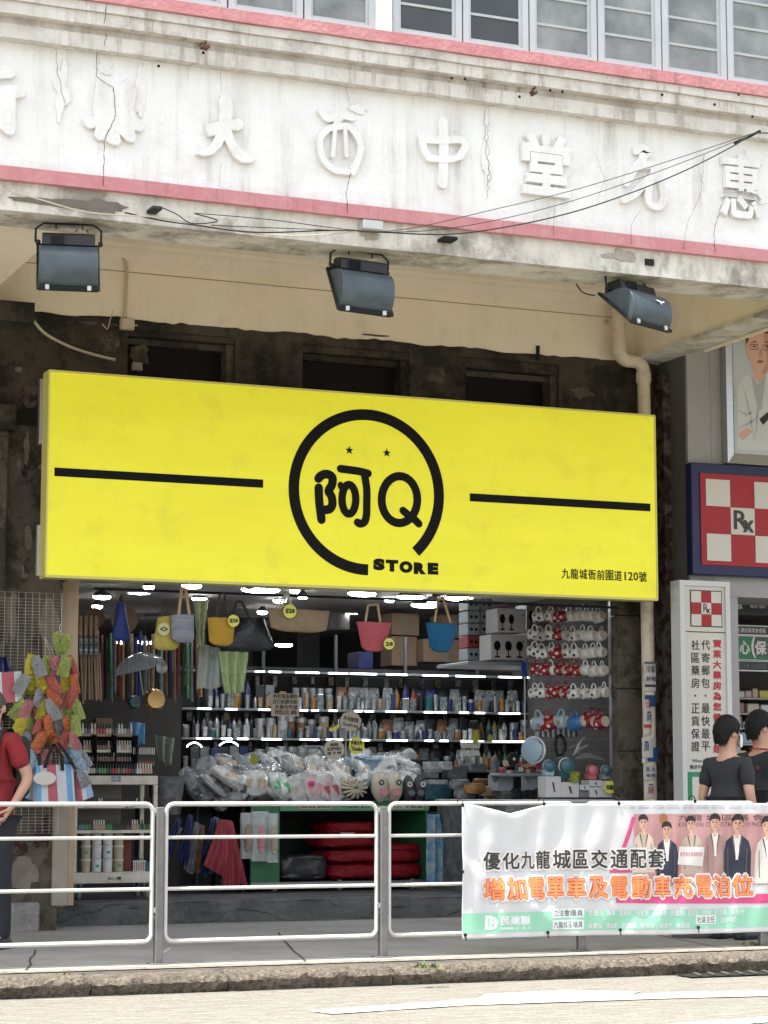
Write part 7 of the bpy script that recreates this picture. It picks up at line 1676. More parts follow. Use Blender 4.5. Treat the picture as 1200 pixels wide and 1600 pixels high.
vrow(136, 238, YN+.035, zr(1209, YN+.04), 24, ['clear', 'green', 'green', 'dark', 'red', 'green', 'red', 'dark', 'white', 'nude', 'nude'], 'in the front row of the rack', 1.12)
vrow(129, 205, YN+.10, zr(1190, YN+.10), 18, ['nude', 'dark', 'brown', 'brown', 'nude', 'brown', 'dark'], 'in the second row of the rack', 1.0)
vrow(129, 205, YN+.16, zr(1172, YN+.16), 18, ['nude', 'dark', 'brown', 'brown', 'dark', 'white', 'nude', 'white'], 'in the third row of the rack', 1.05)
vrow(121, 206, YN+.22, zr(1147, YN+.22), 18, ['white', 'dark', 'nude', 'red', 'red', 'clear', 'dark', 'white', 'blue', 'nude'], 'in the top row of the rack', 1.15)
wb = thing('wire_basket', 'white slatted basket of brown bottles at the right end of the cart top', 'basket', A(225, 1196, YN+.1)); a = A(209, 1168, YN+.1); b = A(241, 1178, YN+.1)
for i in range(11):
    x_ = a.x+(b.x-a.x)*i/10; mb = MB(); mb.box(x_-.004, x_+.004, YN+.1, YN+.104, b.z-.005, a.z); mb.build('slat', m_wh, wb)
mb = MB(); mb.box(a.x, b.x, YN+.1, YN+.2, zr(1197, YN+.1)-.03, zr(1197, YN+.1)); mb.box(a.x, b.x, YN+.105, YN+.2, b.z-.01, b.z-.004); mb.build('tray', m_gap, wb)
vrow(210, 241, YN+.12, zr(1197, YN+.1), 10, ['brown', 'brown', 'red', 'brown'], 'in the white slatted basket', 1.05)
vrow(134, 236, YN+.06, zc['s21'], 26, ['brown', 'white', 'dark', 'red', 'brown', 'brown', 'nude', 'red'], 'on the upper shelf of the cart', .75)
vrow(124, 236, YN+.06, zc['s31'], 30, ['blue', 'green', 'nude', 'nude', 'green', 'dark', 'dark', 'white', 'nude', 'dark', 'brown'], 'on the middle shelf of the cart', 1.1)
# tubs
m_tubb = M('tub_body', (.62, .63, .62), (.46, .48, .48), sc=12, rough=.4); m_tubp = M('tub_plaster', (.34, .28, .18), (.42, .38, .3), sc=14, rough=.5)
tub0 = {}
for r in range(3):
    for c in range(4):
        u = 133.5+c*17.2; rad_ = 8/PXM(130, YN+.1)
        mb = MB(); h_ = .098; z_ = zc['b1']+.001+r*.112; y_ = YN+.11; x_ = A(u, 1340, y_).x
        t = thing('paint_tub', '%s white-lidded tub, %s column from left, %s layer' % ('tan labelled' if (r*3+c) % 3 == 0 else 'grey labelled', ORD[c], ('bottom', 'middle', 'top')[r]), 'tub', (x_, y_, z_), 'stacked tubs on the cart base')
        mb.lathe([(rad_*.90, 0), (rad_*.98, h_)], 18, (x_, y_, z_)); mb.build('tub', m_tubp if (r*3+c) % 3 == 0 else m_tubb, t, smooth=40)
        mb = MB(); mb.lathe([(rad_*1.03, h_-.006), (rad_*1.05, h_+.010), (rad_*.95, h_+.012)], 18, (x_, y_, z_)); mb.build('lid', m_wh, t, smooth=40)
        if (r+c) % 2: mb = MB(); mb.bbox(x_-.015, x_+.012, y_-rad_-.002, y_-rad_+.01, z_+.04, z_+.062, .003); mb.build('print', M('print_green', (.06, .30, .15), rough=.6), t)
bk_ = thing('small_basket', 'small white basket with red bottles at the right of the cart base', 'basket', A(217, 1363, YN+.06)); a = A(209, 1347, YN+.05); b = A(226, 1363, YN+.05)
for i in range(7): x_ = a.x+(b.x-a.x)*i/6; mb = MB(); mb.box(x_-.004, x_+.004, YN+.05, YN+.054, zc['b1'], a.z); mb.build('slat', m_wh, bk_)
mb = MB(); mb.box(a.x-.01, b.x+.01, YN+.048, YN+.056, a.z+.001, a.z+.012); mb.box(a.x, b.x, YN+.056, YN+.13, zc['b1']+.001, zc['b1']+.01); mb.build('rim', m_wh, bk_)
vrow(210, 225, YN+.085, zc['b1']+.011, 5, ['red'], 'in the small basket', 1.3)
mb = MB(); a = A(193, 1262, YN+.3); b = A(204, 1362, YN+.3); mb.bbox(a.x, b.x, YN+.28, YN+.31, b.z, A(193, 1303, YN+.3).z, .004); tag(mb.build('wooden_slat', M('slat_red_brown', (.16, .04, .025), rough=.7)), 'upright red-brown slat at the back of the cart', 'slat')
crate(228, 1347, 236, 1363, YN+.1, .06, M('box_blue', (.04, .13, .2), rough=.6), 'small_carton', 'small blue box at the right end of the cart base', 'box')
# blue paper bag on the cart, clear bin, cartons behind the rack
film('blue_paper_bag', [(203, 1128), (226, 1130), (224, 1164), (206, 1166)], YN+.3, M('paper_bag_blue', (.10, .28, .48), (.16, .36, .56), sc=9, rough=.5, bump=.5), 'bright blue crumpled bag standing on the cart', 'bag', dep=.03, wav=3)
crate(150, 1122, 176, 1146, YN+.38, .1, m_cart, 'carton', 'brown carton behind the varnish rack')
film('clear_sack', [(242, 1148), (272, 1154), (270, 1196), (250, 1192)], 18.8, m_lw, 'clear plastic sack in a bin right of the cart', 'sack', dep=.04)
mb = MB(); c = A(262, 1250, 18.9); mb.lathe([(.13, 0), (.16, .30), (.165, .33), (.15, .33), (.12, .02)], 20, (c.x, 18.95, 1.0)); tag(mb.build('grey_bin', pm_['grey'], smooth=40), 'dark grey round bin right of the varnish cart', 'bin')
# ================================================================== the green trolley and the slipper table
YT = 19.0; ta = A(392, 1300, YT).x; tb_ = A(668, 1300, YT).x; zt_ = A(520, 1252, YT).z; zb_ = A(520, 1377, YT).z
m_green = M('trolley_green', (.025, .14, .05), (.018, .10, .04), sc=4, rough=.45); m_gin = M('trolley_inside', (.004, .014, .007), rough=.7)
tr = thing('green_trolley', 'green wooden trolley on castors with red bundles stored under its top', 'trolley', ((ta+tb_)/2, YT, SZ))
mb = MB(); mb.bbox(ta-.02, tb_+.02, YT-.02, YT+.9, zt_-.03, zt_, .004); mb.build('top', m_green, tr)
mb = MB(); mb.box(A(437, 1258, YT).x, tb_+.01, YT-.016, YT-.002, A(500, 1267, YT).z, zt_-.032); mb.build('front_rail', M('rail_green', (.08, .26, .12), rough=.5), tr)
mb = MB(); a = A(437, 1300, YT); mb.box(ta, a.x, YT, YT+.022, zb_-.02, zt_-.031); mb.build('front_panel', m_green, tr)
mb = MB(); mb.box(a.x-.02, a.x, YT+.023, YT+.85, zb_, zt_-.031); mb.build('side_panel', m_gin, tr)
mb = MB(); mb.add([(tb_-.02, YT, zb_), (tb_, YT, zb_), (tb_, YT+.85, zb_), (tb_-.02, YT+.85, zb_), (tb_-.02, YT, zt_-.031), (tb_, YT, zt_-.031), (tb_, YT+.85, zt_-.031), (tb_-.02, YT+.85, zt_-.031)], [(0, 3, 2, 1), (4, 5, 6, 7), (0, 1, 5, 4), (1, 2, 6, 5), (2, 3, 7, 6), (3, 0, 4, 7)]); mb.build('side_panel', m_green, tr)
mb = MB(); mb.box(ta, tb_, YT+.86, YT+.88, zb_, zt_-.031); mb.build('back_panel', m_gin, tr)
mb = MB(); mb.bbox(ta, tb_, YT-.005, YT+.85, zb_-.035, zb_-.001, .003); mb.build('base', m_steelp, tr)
for x_ in (A(432, 1390, YT).x, A(534, 1390, YT).x, A(648, 1390, YT).x):
    for y_ in (YT+.06, YT+.7): castor(tr, x_, y_, zb_-.036, .05)
price(tr, 468, 1257, 518, 1264, YT-.017, '拖鞋清貨 兩對$30', m_card, .02); price(tr, 531, 1257, 579, 1264, YT-.017, '特價鞋 $20', M('card_green', (.16, .34, .24), rough=.7), .02); price(tr, 608, 1257, 662, 1264, YT-.017, '大人 平裝鞋', m_card, .02)
# red quilted bundles
m_rq = M('red_satin', (.22, .004, .009), (.16, .004, .008), sc=9, stretch=(1, 1, 3), amt=.3, rough=.5, bump=1.2, bsc=14, spec=.3)
m_bq = M('black_satin', (.02, .02, .022), (.04, .04, .042), sc=5, rough=.3, bump=.5, bsc=9)
def pillow(nm, u0, v0, u1, v1, Y, dep, mat, label, cat='bundle', group=None, folds=6, n=40, amp=.022, sq=5):
    a = A(u0, v0, Y); b = A(u1, v0, Y); z1 = A(u0, v1, Y).z; cx, cz = (a.x+b.x)/2, (a.z+z1)/2; rx, rz = (b.x-a.x)/2, (a.z-z1)/2; mb = MB()
    def f(s, t):
        th = 2*math.pi*s; ph = math.pi*(t-.5); p = lambda c: math.copysign(abs(c)**(2/sq), c)
        x = p(math.cos(ph))*p(math.cos(th)); y = p(math.cos(ph))*p(math.sin(th)); z = p(math.sin(ph))
        d = amp*(noise.noise(Vector((x*2.5+cx*5, y*2, z*folds)))+.5*noise.noise(Vector((x*6, y*5, z*folds*2+cx))))
        return Vector((cx+x*(rx+d), Y+dep/2+y*(dep/2+d), cz+z*(rz+d*.6)))
    mb.grid(f, n, n//2); return tag(mb.build(nm, mat, smooth=True, fix=False), label, cat, group)
g_ = 'red satin bundles in the trolley'
pillow('red_bundle', 512, 1284, 590, 1303, YT+.15, .5, m_rq, 'topmost red satin bundle in the green trolley', 'bundle', g_)
pillow('red_bundle', 503, 1301, 592, 1326, YT+.10, .5, m_rq, 'creased red satin bundle second from the top in the trolley', 'bundle', g_)
pillow('red_bundle', 512, 1328, 668, 1350, YT+.06, .55, m_rq, 'long red satin bundle in the middle of the stack', 'bundle', g_)
pillow('red_bundle', 516, 1350, 668, 1375, YT+.02, .6, m_rq, 'long red satin bundle lying on the trolley base', 'bundle', g_)
pillow('red_bundle', 602, 1318, 660, 1334, YT+.12, .4, m_rq, 'short red satin bundle at the right end of the trolley', 'bundle', g_)
pillow('black_bundle', 438, 1336, 514, 1376, YT+.03, .45, m_bq, 'black shiny bundle left of the red ones in the trolley', folds=9, amp=.02)
mb = MB(); q = [A(532, 1301, YT+.06), A(556, 1301, YT+.06), A(535, 1308, YT+.06)]; mb.add(q+[p+Vector((0, .004, 0)) for p in q], [(0, 1, 2), (3, 5, 4), (0, 3, 4, 1), (1, 4, 5, 2), (2, 5, 3, 0)]); tag(mb.build('paper_slip', m_card), 'torn pale paper slip on the second red bundle', 'paper')
# table left of the trolley (dark), carrying the left part of the heap
dt = thing('dark_table', 'dark low table left of the green trolley, buried under bagged slippers', 'table', (A(320, 1300, YT).x, YT, SZ)); xa = A(250, 1300, YT).x
mb = MB(); mb.bbox(xa, ta-.03, YT-.01, YT+.9, zt_-.05, zt_-.01, .004); mb.build('top', m_gap, dt)
for x_ in (xa+.03, ta-.08):
    for y_ in (YT+.02, YT+.82): mb = MB(); mb.box(x_, x_+.03, y_, y_+.03, SZ, zt_-.051); mb.build('leg', m_gap, dt)
# right counter, boxes, blue crates
rt = thing('right_counter', 'grey counter at the right of the shop holding fans and white boxes', 'counter', (A(820, 1300, 18.4).x, 18.4, SZ)); xa = A(752, 1252, 18.0).x; xb = A(960, 1252, 17.6).x; zc_ = A(900, 1249, 17.6).z
mb = MB(); mb.bbox(xa, xb-.02, 17.52, 19.0, zc_-.03, zc_, .004); mb.build('top', M('counter_white', (.40, .42, .42), rough=.4), rt)
mb = MB(); mb.box(xa+.02, xb-.05, 17.56, 18.98, SZ, zc_-.032); mb.build('cabinet', pm_['grey'], rt)
def logo_p(t, x0, x1, z0, z1, Y):
    cx = x0+(x1-x0)*.5; cz = (z0+z1)/2; mb = MB(); w_ = (x1-x0)*.11; h_ = (z1-z0)*.25; mb.plate([(cx-w_, cz+h_), (cx+w_*.2, cz+h_*.8), (cx+w_, cz-h_), (cx-w_*.1, cz-h_*.9)], Y-.002, .0015); mb.build('printed_mark', M('mark_dark_red', (.10, .03, .03), rough=.6), t)
for (u0, v0, u1, v1, Y, lb) in ((853, 1213, 877, 1246, 17.60, 'tallest white box on the right counter with a red slanted mark'), (877, 1222, 905, 1246, 17.60, 'wide white box with a dark oval mark next to the tallest one'), (906, 1226, 921, 1235, 17.61, 'small white box with a slanted mark, on a grey one'),
                                (921, 1219, 941, 1229, 17.62, 'flat white box under the pink fan'), (921, 1230, 942, 1246, 17.60, 'white box at the middle right of the counter'), (942, 1220, 961, 1246, 17.58, 'rightmost white box behind the yellow round card')):
    crate(u0, v0, u1, v1, Y, .16, m_bx, 'white_box', lb, 'box', 'white boxes on the right counter', logo_p)
crate(906, 1236, 921, 1246, 17.60, .16, pm_['grey'], 'grey_box', 'small dark grey box on the right counter', 'box')
crate(829, 1212, 853, 1240, 18.5, .2, m_sb, 'grey_box', 'plain bluish grey box behind the black bows', 'box'); crate(777, 1211, 802, 1236, 18.6, .2, m_sb, 'grey_box', 'bluish grey box beside the upright oval brush', 'box')
for i, (u0, v0, u1, v1, c, lb) in enumerate([(664, 1225, 706, 1250, 'teal', 'long teal box at the right end of the slipper table'), (672, 1218, 700, 1226, 'white', 'white tray on the teal box'), (700, 1196, 730, 1216, 'grey', 'grey tub box behind the teal box'), (708, 1216, 732, 1232, 'teal', 'dark teal packet right of the long teal box'),
        (735, 1193, 760, 1206, 'grey', 'grey square tub behind the orange packs'), (670, 1190, 690, 1203, 'white', 'pale square pot, left one'), (691, 1190, 707, 1203, 'white', 'pale square pot, right one'), (670, 1205, 686, 1216, 'grey', 'grey pot under the left pale pot'), (802, 1212, 828, 1230, 'black', 'black netting tray with squares')]):
    crate(u0, v0, u1, v1, 19.1+.05*(i % 3), .15, pm_[c], 'stacked_box', lb, 'box')
disc = disc_tag(rt, 953, 1230, 10, 17.54, '任選|2'.replace('|', ''), None)
# fans
m_fp = {'blue': M('fan_pale_blue', (.28, .38, .45), rough=.35), 'teal': M('fan_teal', (.05, .12, .15), rough=.3), 'pink': M('fan_pink', (.50, .13, .15), rough=.35), 'grey': M('fan_grey', (.28, .28, .27), rough=.35), 'white': M('fan_white', (.55, .56, .56), rough=.35)}
def fan(u, v, r, Y, c, label, rz=0, body='stand', blade=None):
    p = A(u, v, Y); k = r/PXM(u, Y); t = thing('desk_fan', label, 'fan', p, 'small fans on the right counter', rz=rz); m = m_fp[c]; mw = m_fp['white']
    mb = MB(); mb.tube([(k*math.cos(a), 0, k*math.sin(a)) for a in [2*math.pi*i/28 for i in range(28)]], k*.09, 6, closed=True); mb.build('ring', mw if c == 'teal' else m, t, local=True, smooth=True)
    mb = MB(); mb.lathe([(k*.95, .04), (k*.6, .055), (0, .06)], 24, (0, 0, 0), 'Y'); mb.build('rear_shell', blade or m_fp['teal' if c != 'pink' else 'pink'], t, local=True, smooth=60)
    mb = MB()
    for i in range(24): a = 2*math.pi*i/24; mb.tube([(k*.22*math.cos(a), -.008, k*.22*math.sin(a)), (k*.97*math.cos(a+.25), -.002, k*.97*math.sin(a+.25))], .0012, 3)
    mb.build('grille', m if c != 'teal' else m_fp['grey'], t, local=True, kind='stuff')
    for i in range(4):
        a = math.pi/2*i+.3; mb = MB(); mb.add([(k*.15*math.cos(a), .015, k*.15*math.sin(a)), (k*.85*math.cos(a), .006, k*.85*math.sin(a)), (k*.7*math.cos(a+.9), .024, k*.7*math.sin(a+.9)), (k*.15*math.cos(a+.9), .018, k*.15*math.sin(a+.9))], [(0, 1, 2, 3)]); mb.build('blade', m, t, local=True, fix=False)
    mb = MB(); mb.lathe([(0, -.014), (k*.2, -.010), (k*.22, -.002)], 14, (0, 0, 0), 'Y'); mb.build('hub', mw, t, local=True, smooth=60)
    if body == 'stand':
        mb = MB(); mb.prism([(-k*.75, -k*1.55), (k*.75, -k*1.55), (k*.9, -k*.6), (-k*.9, -k*.6)], lambda a, b: (a, -.02, b), lambda a, b: (a, .05, b)); mb.build('base', m, t, local=True)
    return t
fan(857, 1197, 9.5, 17.70, 'blue', 'pale blue desk fan left of the dark teal one'); fan(884.5, 1197, 12.5, 17.70, 'teal', 'round dark teal fan with a white rim')
fan(924, 1204, 8.6, 17.66, 'pink', 'pink fan standing on a flat white box'); fan(946, 1204, 8.6, 17.66, 'grey', 'grey fan right of the pink fan')
t = fan(834, 1172, 20, 17.8, 'white', 'large white clip fan tilted to the left above the other fans', rz=rad(-52), body='none', blade=m_fp['blue'])
t.rotation_euler = (rad(0), rad(-12), rad(-58))
mb = MB(); mb.lathe([(.045, 0), (.05, .05), (.035, .10), (.02, .13)], 14, (0, .05, 0), 'Y')
for q in mb.v: q.y = .05+abs(q.y-.05)
mb.build('motor', m_fp['white'], t, local=True, smooth=50)
# yellow spray, round black lens, brush, bows, stretched white strips
pillow('green_bottle', 892, 1206, 905, 1222, 17.57, .04, M('bottle_olive', (.22, .24, .03), rough=.4), 'squat olive green bottle in front of the dark teal fan', 'bottle')
mb = MB(); c = A(801, 1186, 18.5); mb.lathe([(0, -.03), (.045, -.03), (.06, 0), (.055, .03), (0, .03)], 24, c, 'Y'); o = mb.build('wall_clock', m_gap, smooth=50); tag(o, 'round black object with a small white centre above the candle tray', 'ornament'); mb = MB(); mb.lathe([(.014, -.002), (.014, 0)], 10, c+Vector((0, -.031, 0)), 'Y'); mb.build('centre', m_wh, o)
mb = MB(); c = A(773, 1202, 18.6); mb.lathe([(0, -.02), (.036, -.014), (.036, .014), (0, .02)], 20, (0, 0, 0), 'Y'); [setattr(q, 'z', q.z*3.3) for q in mb.v]; mb.move(c); tag(mb.build('oval_brush', pm_['grey'], smooth=60), 'tall upright grey oval brush left of the black round ornament', 'brush')
for i in range(14):
    u = 806+R.uniform(0, 48); v = R.uniform(1236, 1248); pillow('hair_bow', u-5, v-4.5, u+5, v+4.5, 18.2+R.uniform(0, .1), .05, m_gap, 'black ruffled hair tie, %s of the heap before the grey boxes' % ORD[i], 'hair tie', 'black hair ties on the counter', n=12, amp=.01)
for i in range(26):
    u = 782+R.uniform(0, 64); v = 1190+R.uniform(0, 17); c = R.choice(['red', 'nude', 'white', 'brown', 'nude']); pillow('potpourri_piece', u-3.5, v-3.5, u+3.5, v+3.5, 18.45+R.uniform(0, .12), .035, nvm[c], '%s blossom, %s of those in the tray behind the clip fan' % (c, ORD[i]), 'ornament', 'blossoms in the tray', n=8, amp=.006)
mb = MB(); a = A(780, 1206, 18.4); b = A(850, 1206, 18.4); mb.bbox(a.x, b.x, 18.4, 18.62, a.z-.04, a.z-.01, .01); tag(mb.build('blossom_tray', m_sb), 'pale tray under the red and cream blossoms', 'tray')
for i, (u0, v0, u1, v1) in enumerate([(895, 1180, 918, 1165), (898, 1176, 914, 1152), (900, 1184, 942, 1186), (890, 1170, 905, 1166), (905, 1180, 938, 1183), (870, 1185, 910, 1183)]):
    mb = MB(); mb.tube([A(u0, v0, 17.9+.02*i), A((u0+u1)/2, (v0+v1)/2-3, 17.9+.02*i), A(u1, v1, 17.9+.02*i)], [.010, .013, .010], 6); tag(mb.build('plastic_spoon', m_steelp if i % 2 else m_fp['grey']), 'grey plastic spoon, %s of the tangle hanging below the mugs' % ORD[i], 'spoon', 'tangle of spoons')
mb = MB(); c = A(875, 1165, 18.1); mb.tube([c+Vector((.05*math.cos(a), 0, .09*math.sin(a))) for a in [2*math.pi*i/16 for i in range(16)]], .016, 6, closed=True); tag(mb.build('black_strap', m_gap, smooth=True), 'black looped strap hanging right of the clip fan', 'strap')
for i in range(8):
    u = 841+i*8; c = A(u, 1146, 18.5); mb = MB(); mb.lathe([(.03, 0), (.03, .075)], 12, c-Vector((0, 0, .03))); tag(mb.build('steel_tin', m_steelp, smooth=40), 'pale metal tin, %s from left under the lowest mugs' % ORD[i], 'tin', 'tins below the mugs')
# bunch of white tags, small yellow ovals
for i in range(16):
    u = 722+(i % 8)*3.6+R.uniform(-1, 1); v = 1166+(i//8)*9; mb = MB(); a = A(u, v, 18.9-.01*(i % 4)); mb.obox(a, .028, .003, .07, Matrix.Rotation(R.uniform(-.35, .35), 3, 'Y')); tag(mb.build('paper_strip', m_bx), 'white paper strip, %s in the bunch under the lit shelf' % ORD[i], 'strip', 'bunch of white strips')
def oval(u, v, ru, rv, Y, mat, label, nm='price_tag', body=None, scal=0, tilt=0):
    c = A(u, v, Y); a_ = ru/PXM(u, Y); b_ = rv/PXM(u, Y); t = thing(nm, label, 'price tag' if body is None else 'price card', c); n = 48
    rt_ = rad(tilt); pl = []
    for i in range(n):
        th = 2*math.pi*i/n; k = 1+scal*abs(math.sin(th*4.5)); x = a_*k*math.cos(th); z = b_*k*math.sin(th); pl.append((c.x+x*math.cos(rt_)-z*math.sin(rt_), c.z+x*math.sin(rt_)+z*math.cos(rt_)))
    mb = MB(); mb.plate(pl, Y-.003, .003); mb.build('card', mat, t)
    if body:
        ls = body.split('|'); H_ = b_*1.35; 
        for i, l in enumerate(ls):
            h_ = H_/len(ls); z1 = c.z+H_/2-h_*i; w_ = a_*(1.35 if len(ls) < 3 or i != 0 else .8)*1.0; mb = MB(); put(mb, l, c.x-w_*.55, c.x+w_*.55, z1-h_*.86, z1-h_*.1, Y-.0035, off=.03, res=1, shear=math.tan(rt_)); mb.build('lettering', m_bk, t)
    return t
YCd = 18.75
oval(548, 1127, 17, 14.5, YCd, m_card, 'scalloped card reading that shoes may not be tried on', body='不可試穿|Don\'t try', scal=.08, tilt=-9)
oval(522, 1171, 16.5, 15, YCd, m_card, 'scalloped slipper price card showing $18', body='拖鞋|SLIPPERS|$18', scal=.07, tilt=4)
oval(557, 1165, 13, 13.5, YCd, m_tag, 'round yellow card with a thank-you written in marker', body='多謝合作|Thanks', tilt=-3)
oval(522, 1137, 9.5, 4.5, YCd+.02, m_tag, 'flat slanting yellow card left of the try-on card', body='可試', tilt=28)
oval(743, 1154, 5.5, 10.5, 18.7, M('tag_olive', (.28, .27, .03), rough=.7), 'tall olive yellow oval tag hanging on the crossbar'); oval(766, 1154, 4.5, 7, 18.7, M('tag_olive', (.28, .27, .03)), 'smaller olive oval tag right of the tall one')
oval(397, 1186, 5.5, 8, 18.95, M('tag_olive', (.28, .27, .03)), 'yellow flower-shaped tag standing in the heap of bagged slippers', scal=.15)
cd_ = thing('notice_card', 'rectangular handwritten notice card with a pale round disc behind it, above the heap', 'notice card', A(445, 1101, YCd))
a = A(424, 1083, YCd); b = A(467, 1085, YCd); z1 = A(424, 1119, YCd).z; mb = MB(); mb.box(a.x, b.x, YCd-.003, YCd, z1, a.z); mb.build('card', m_card, cd_)
for i, l in enumerate(('所有貨品請勿', '自行拆開包裝', '多謝合作請', '問店員')):
    h_ = (a.z-z1)/4.3; mb = MB(); put(mb, l, a.x+.015+.02*(i > 1), b.x-.015, a.z-h_*(i+1), a.z-h_*(i+.12), YCd-.0035, off=.02, res=1); mb.build('lettering', m_bk, cd_)
mb = MB(); mb.lathe([(.060, -.003), (.060, 0)], 24, A(426, 1094, YCd+.01), 'Y'); mb.build('round_disc', m_card, cd_)
for (u0, v0, u1, v1, lb) in ((541, 1140, 540, 1206, 'thin rod holding the try-on card'), (519, 1142, 522, 1156, 'short clip rod above the slipper price card')):
    mb = MB(); mb.tube([A(u0, v0, YCd+.02), A(u1, v1, YCd+.02)], .004, 6); tag(mb.build('card_stand', m_steelp), lb, 'card stand')
# ---------------------------------------------------------------- bagged slippers
m_film = M('crinkled_film', (.42, .45, .46), (.16, .18, .19), sc=16, amt=.3, rough=.14, alpha=.40, spec=.6, bump=.2, bsc=12)
m_filmw = M('crinkled_film_bright', (.75, .76, .75), (.50, .53, .53), sc=14, amt=.3, rough=.13, alpha=.46, spec=.8, bump=.5, bsc=30)
sc_ = {'grey': (.13, .14, .145), 'tan': (.33, .24, .16), 'charcoal': (.045, .048, .055), 'beige': (.45, .38, .28), 'green': (.05, .30, .11), 'pink': (.58, .26, .28), 'red': (.40, .07, .08), 'brown': (.20, .12, .07), 'cream': (.52, .46, .36), 'white': (.50, .50, .48), 'pale blue': (.26, .32, .38)}
sm_ = {k: M('slipper_'+k.replace(' ', '_'), v, tuple(x*.75 for x in v), sc=16, rough=.7, bump=.3) for k, v in sc_.items()}
def sole_mesh(L=.25, W=.088, h=.026):
    mb = MB(); n = 22; rings = []
    for zz_, sc__ in ((0, .93), (h*.35, 1), (h, .97), (h+.002, .85)):
        for i in range(n):
            t_ = 2*math.pi*i/n; y = L/2*math.sin(t_); wv = W/2*(1-.16*math.exp(-((y+.02)/.05)**2)+(.06 if y < -.05 else 0)); mb.v.append(Vector((wv*math.cos(t_)*sc__, y*sc__, zz_)))
    for r in range(3):
        for i in range(n): a = r*n+i; b = r*n+(i+1) % n; mb.f.append((a, b, b+n, a+n)); mb.mi.append(0)
    mb.f.append(tuple(3*n+i for i in range(n))); mb.f.append(tuple(reversed(range(n)))); mb.mi += [0, 0]; return mb
def strap_mesh(W=.088, h=.05, y0=-.075, y1=.005):
    mb = MB()
    def f(s, t):
        a = math.pi*s; y = y0+(y1-y0)*t; return (W*.50*math.cos(a), y, .018+h*(.85+.25*t)*math.sin(a)**.8)
    mb.grid(f, 12, 6); k = len(mb.v)
    def g(s, t):
        x, y, z = f(s, t); return (x*.92, y, z*.92-.001)
    mb.grid(g, 12, 6); return mb
def filmshell(L=.30, W=.22, H=.085, sd=0, n=14):
    mb = MB()
    def f(s, t):
        th = 2*math.pi*s; ph = math.pi*(t-.5); p = lambda c, e: math.copysign(abs(c)**e, c)
        x = p(math.cos(ph), .6)*p(math.cos(th), .7); y = p(math.cos(ph), .6)*p(math.sin(th), .7); z = math.sin(ph)
        d = .30*noise.noise(Vector((x*2.2+sd, y*2.2, z*2)))+.22*noise.noise(Vector((x*5+sd, y*5, z*4)))
        return (x*W/2*(1+d*.35), y*L/2*(1+d*.3), max(.0, H*(.46+z*.5)*(1+d*.9)))
    mb.grid(f, n, n-2); return mb
spk = {}
shells = [filmshell(sd=i*7.3).build('film', m_film, local=True, smooth=28, fix=False) for i in range(5)]
sole_o = {}; strap_o = {}
for c in sc_:
    sole_o[c] = sole_mesh().build('sole', sm_[c], local=True, smooth=50); strap_o[c] = strap_mesh().build('strap', sm_[c], local=True, smooth=50, fix=False)
def slipper_pack(c, loc, rot, label, group, k=1, film_=True, mat=None, spread=.052):
    t = thing('slipper_pack', label, 'slippers', loc, group); t.rotation_euler = rot; t.scale = (k, k, k)
    for sx_ in (-1, 1):
        s = sole_o[c].copy(); COL.objects.link(s); s.parent = t; s.location = (sx_*spread, 0, .008 if sx_ < 0 else .012)
        q = strap_o[c].copy(); COL.objects.link(q); q.parent = s; q.location = (0, 0, .004); q.name = 'strap'
        s.name = 'slipper'
    if film_:
        f = shells[R.randrange(5)].copy(); COL.objects.link(f); f.parent = t; f.location = (0, 0, -.004); f.name = 'film'
        if mat: f.data = recol(f.data, {'crinkled_film': mat})
    return t
# heap: a slope rising from the table edge towards the back; rows counted from the front
heap = [(1240, YT-.02, 410, 640, []), (1226, YT+.10, 290, 655, 9), (1212, YT+.22, 272, 660, 10), (1200, YT+.34, 300, 655, 10), (1190, YT+.48, 330, 650, 9), (1183, YT+.62, 380, 640, 8)]
gl_ = ['front', 'second', 'third', 'fourth', 'fifth', 'back']
for r, (v, Y, u0, u1, n) in enumerate(heap):
    if not n: continue
    for i in range(n):
        u = u0+(u1-u0)*(i+.5)/n+R.uniform(-6, 6); fr = (u-280)/370
        c = R.choice(['grey', 'grey', 'tan', 'charcoal'] if fr < .35 else ['tan', 'grey', 'charcoal', 'beige'] if fr < .5 else ['white', 'grey', 'beige', 'cream'] if fr < .85 else ['pale blue', 'grey', 'white'])
        if u < 330 and r < 3: c = R.choice(['grey', 'charcoal'])
        p = A(u, v+R.uniform(-4, 4)+12, Y)
        slipper_pack(c, p, (rad(R.uniform(15, 55)), rad(R.uniform(-30, 30)), rad(R.uniform(-60, 60))), '%s slippers in clear film, %s from left in the %s row of the heap' % (c, ORD[i], gl_[r]), 'bagged slippers heaped on the table', R.uniform(.85, 1.12), mat=(m_filmw if fr > .3 and R.random() < .6 else None))
# loose film filling between packs
for i in range(30):
    u = R.uniform(275, 650); v = R.uniform(1180, 1245); Y = YT+.02+(1245-v)/65*.65
    if u < 300 and v < 1195: continue
    f = shells[i % 5].copy(); COL.objects.link(f); f.location = A(u, v+8, Y); f.rotation_euler = (rad(R.uniform(0, 80)), rad(R.uniform(-40, 40)), R.uniform(0, 6.28)); s_ = R.uniform(.5, .9); f.scale = (s_, s_, s_*1.5); f.name = 'film_bag'
    if u > 400: f.data = recol(f.data, {'crinkled_film': m_filmw})
    tag(f, 'empty crumpled clear film bag, %s counted across the slipper heap' % ORD[i], 'plastic bag', 'crumpled film bags in the heap')
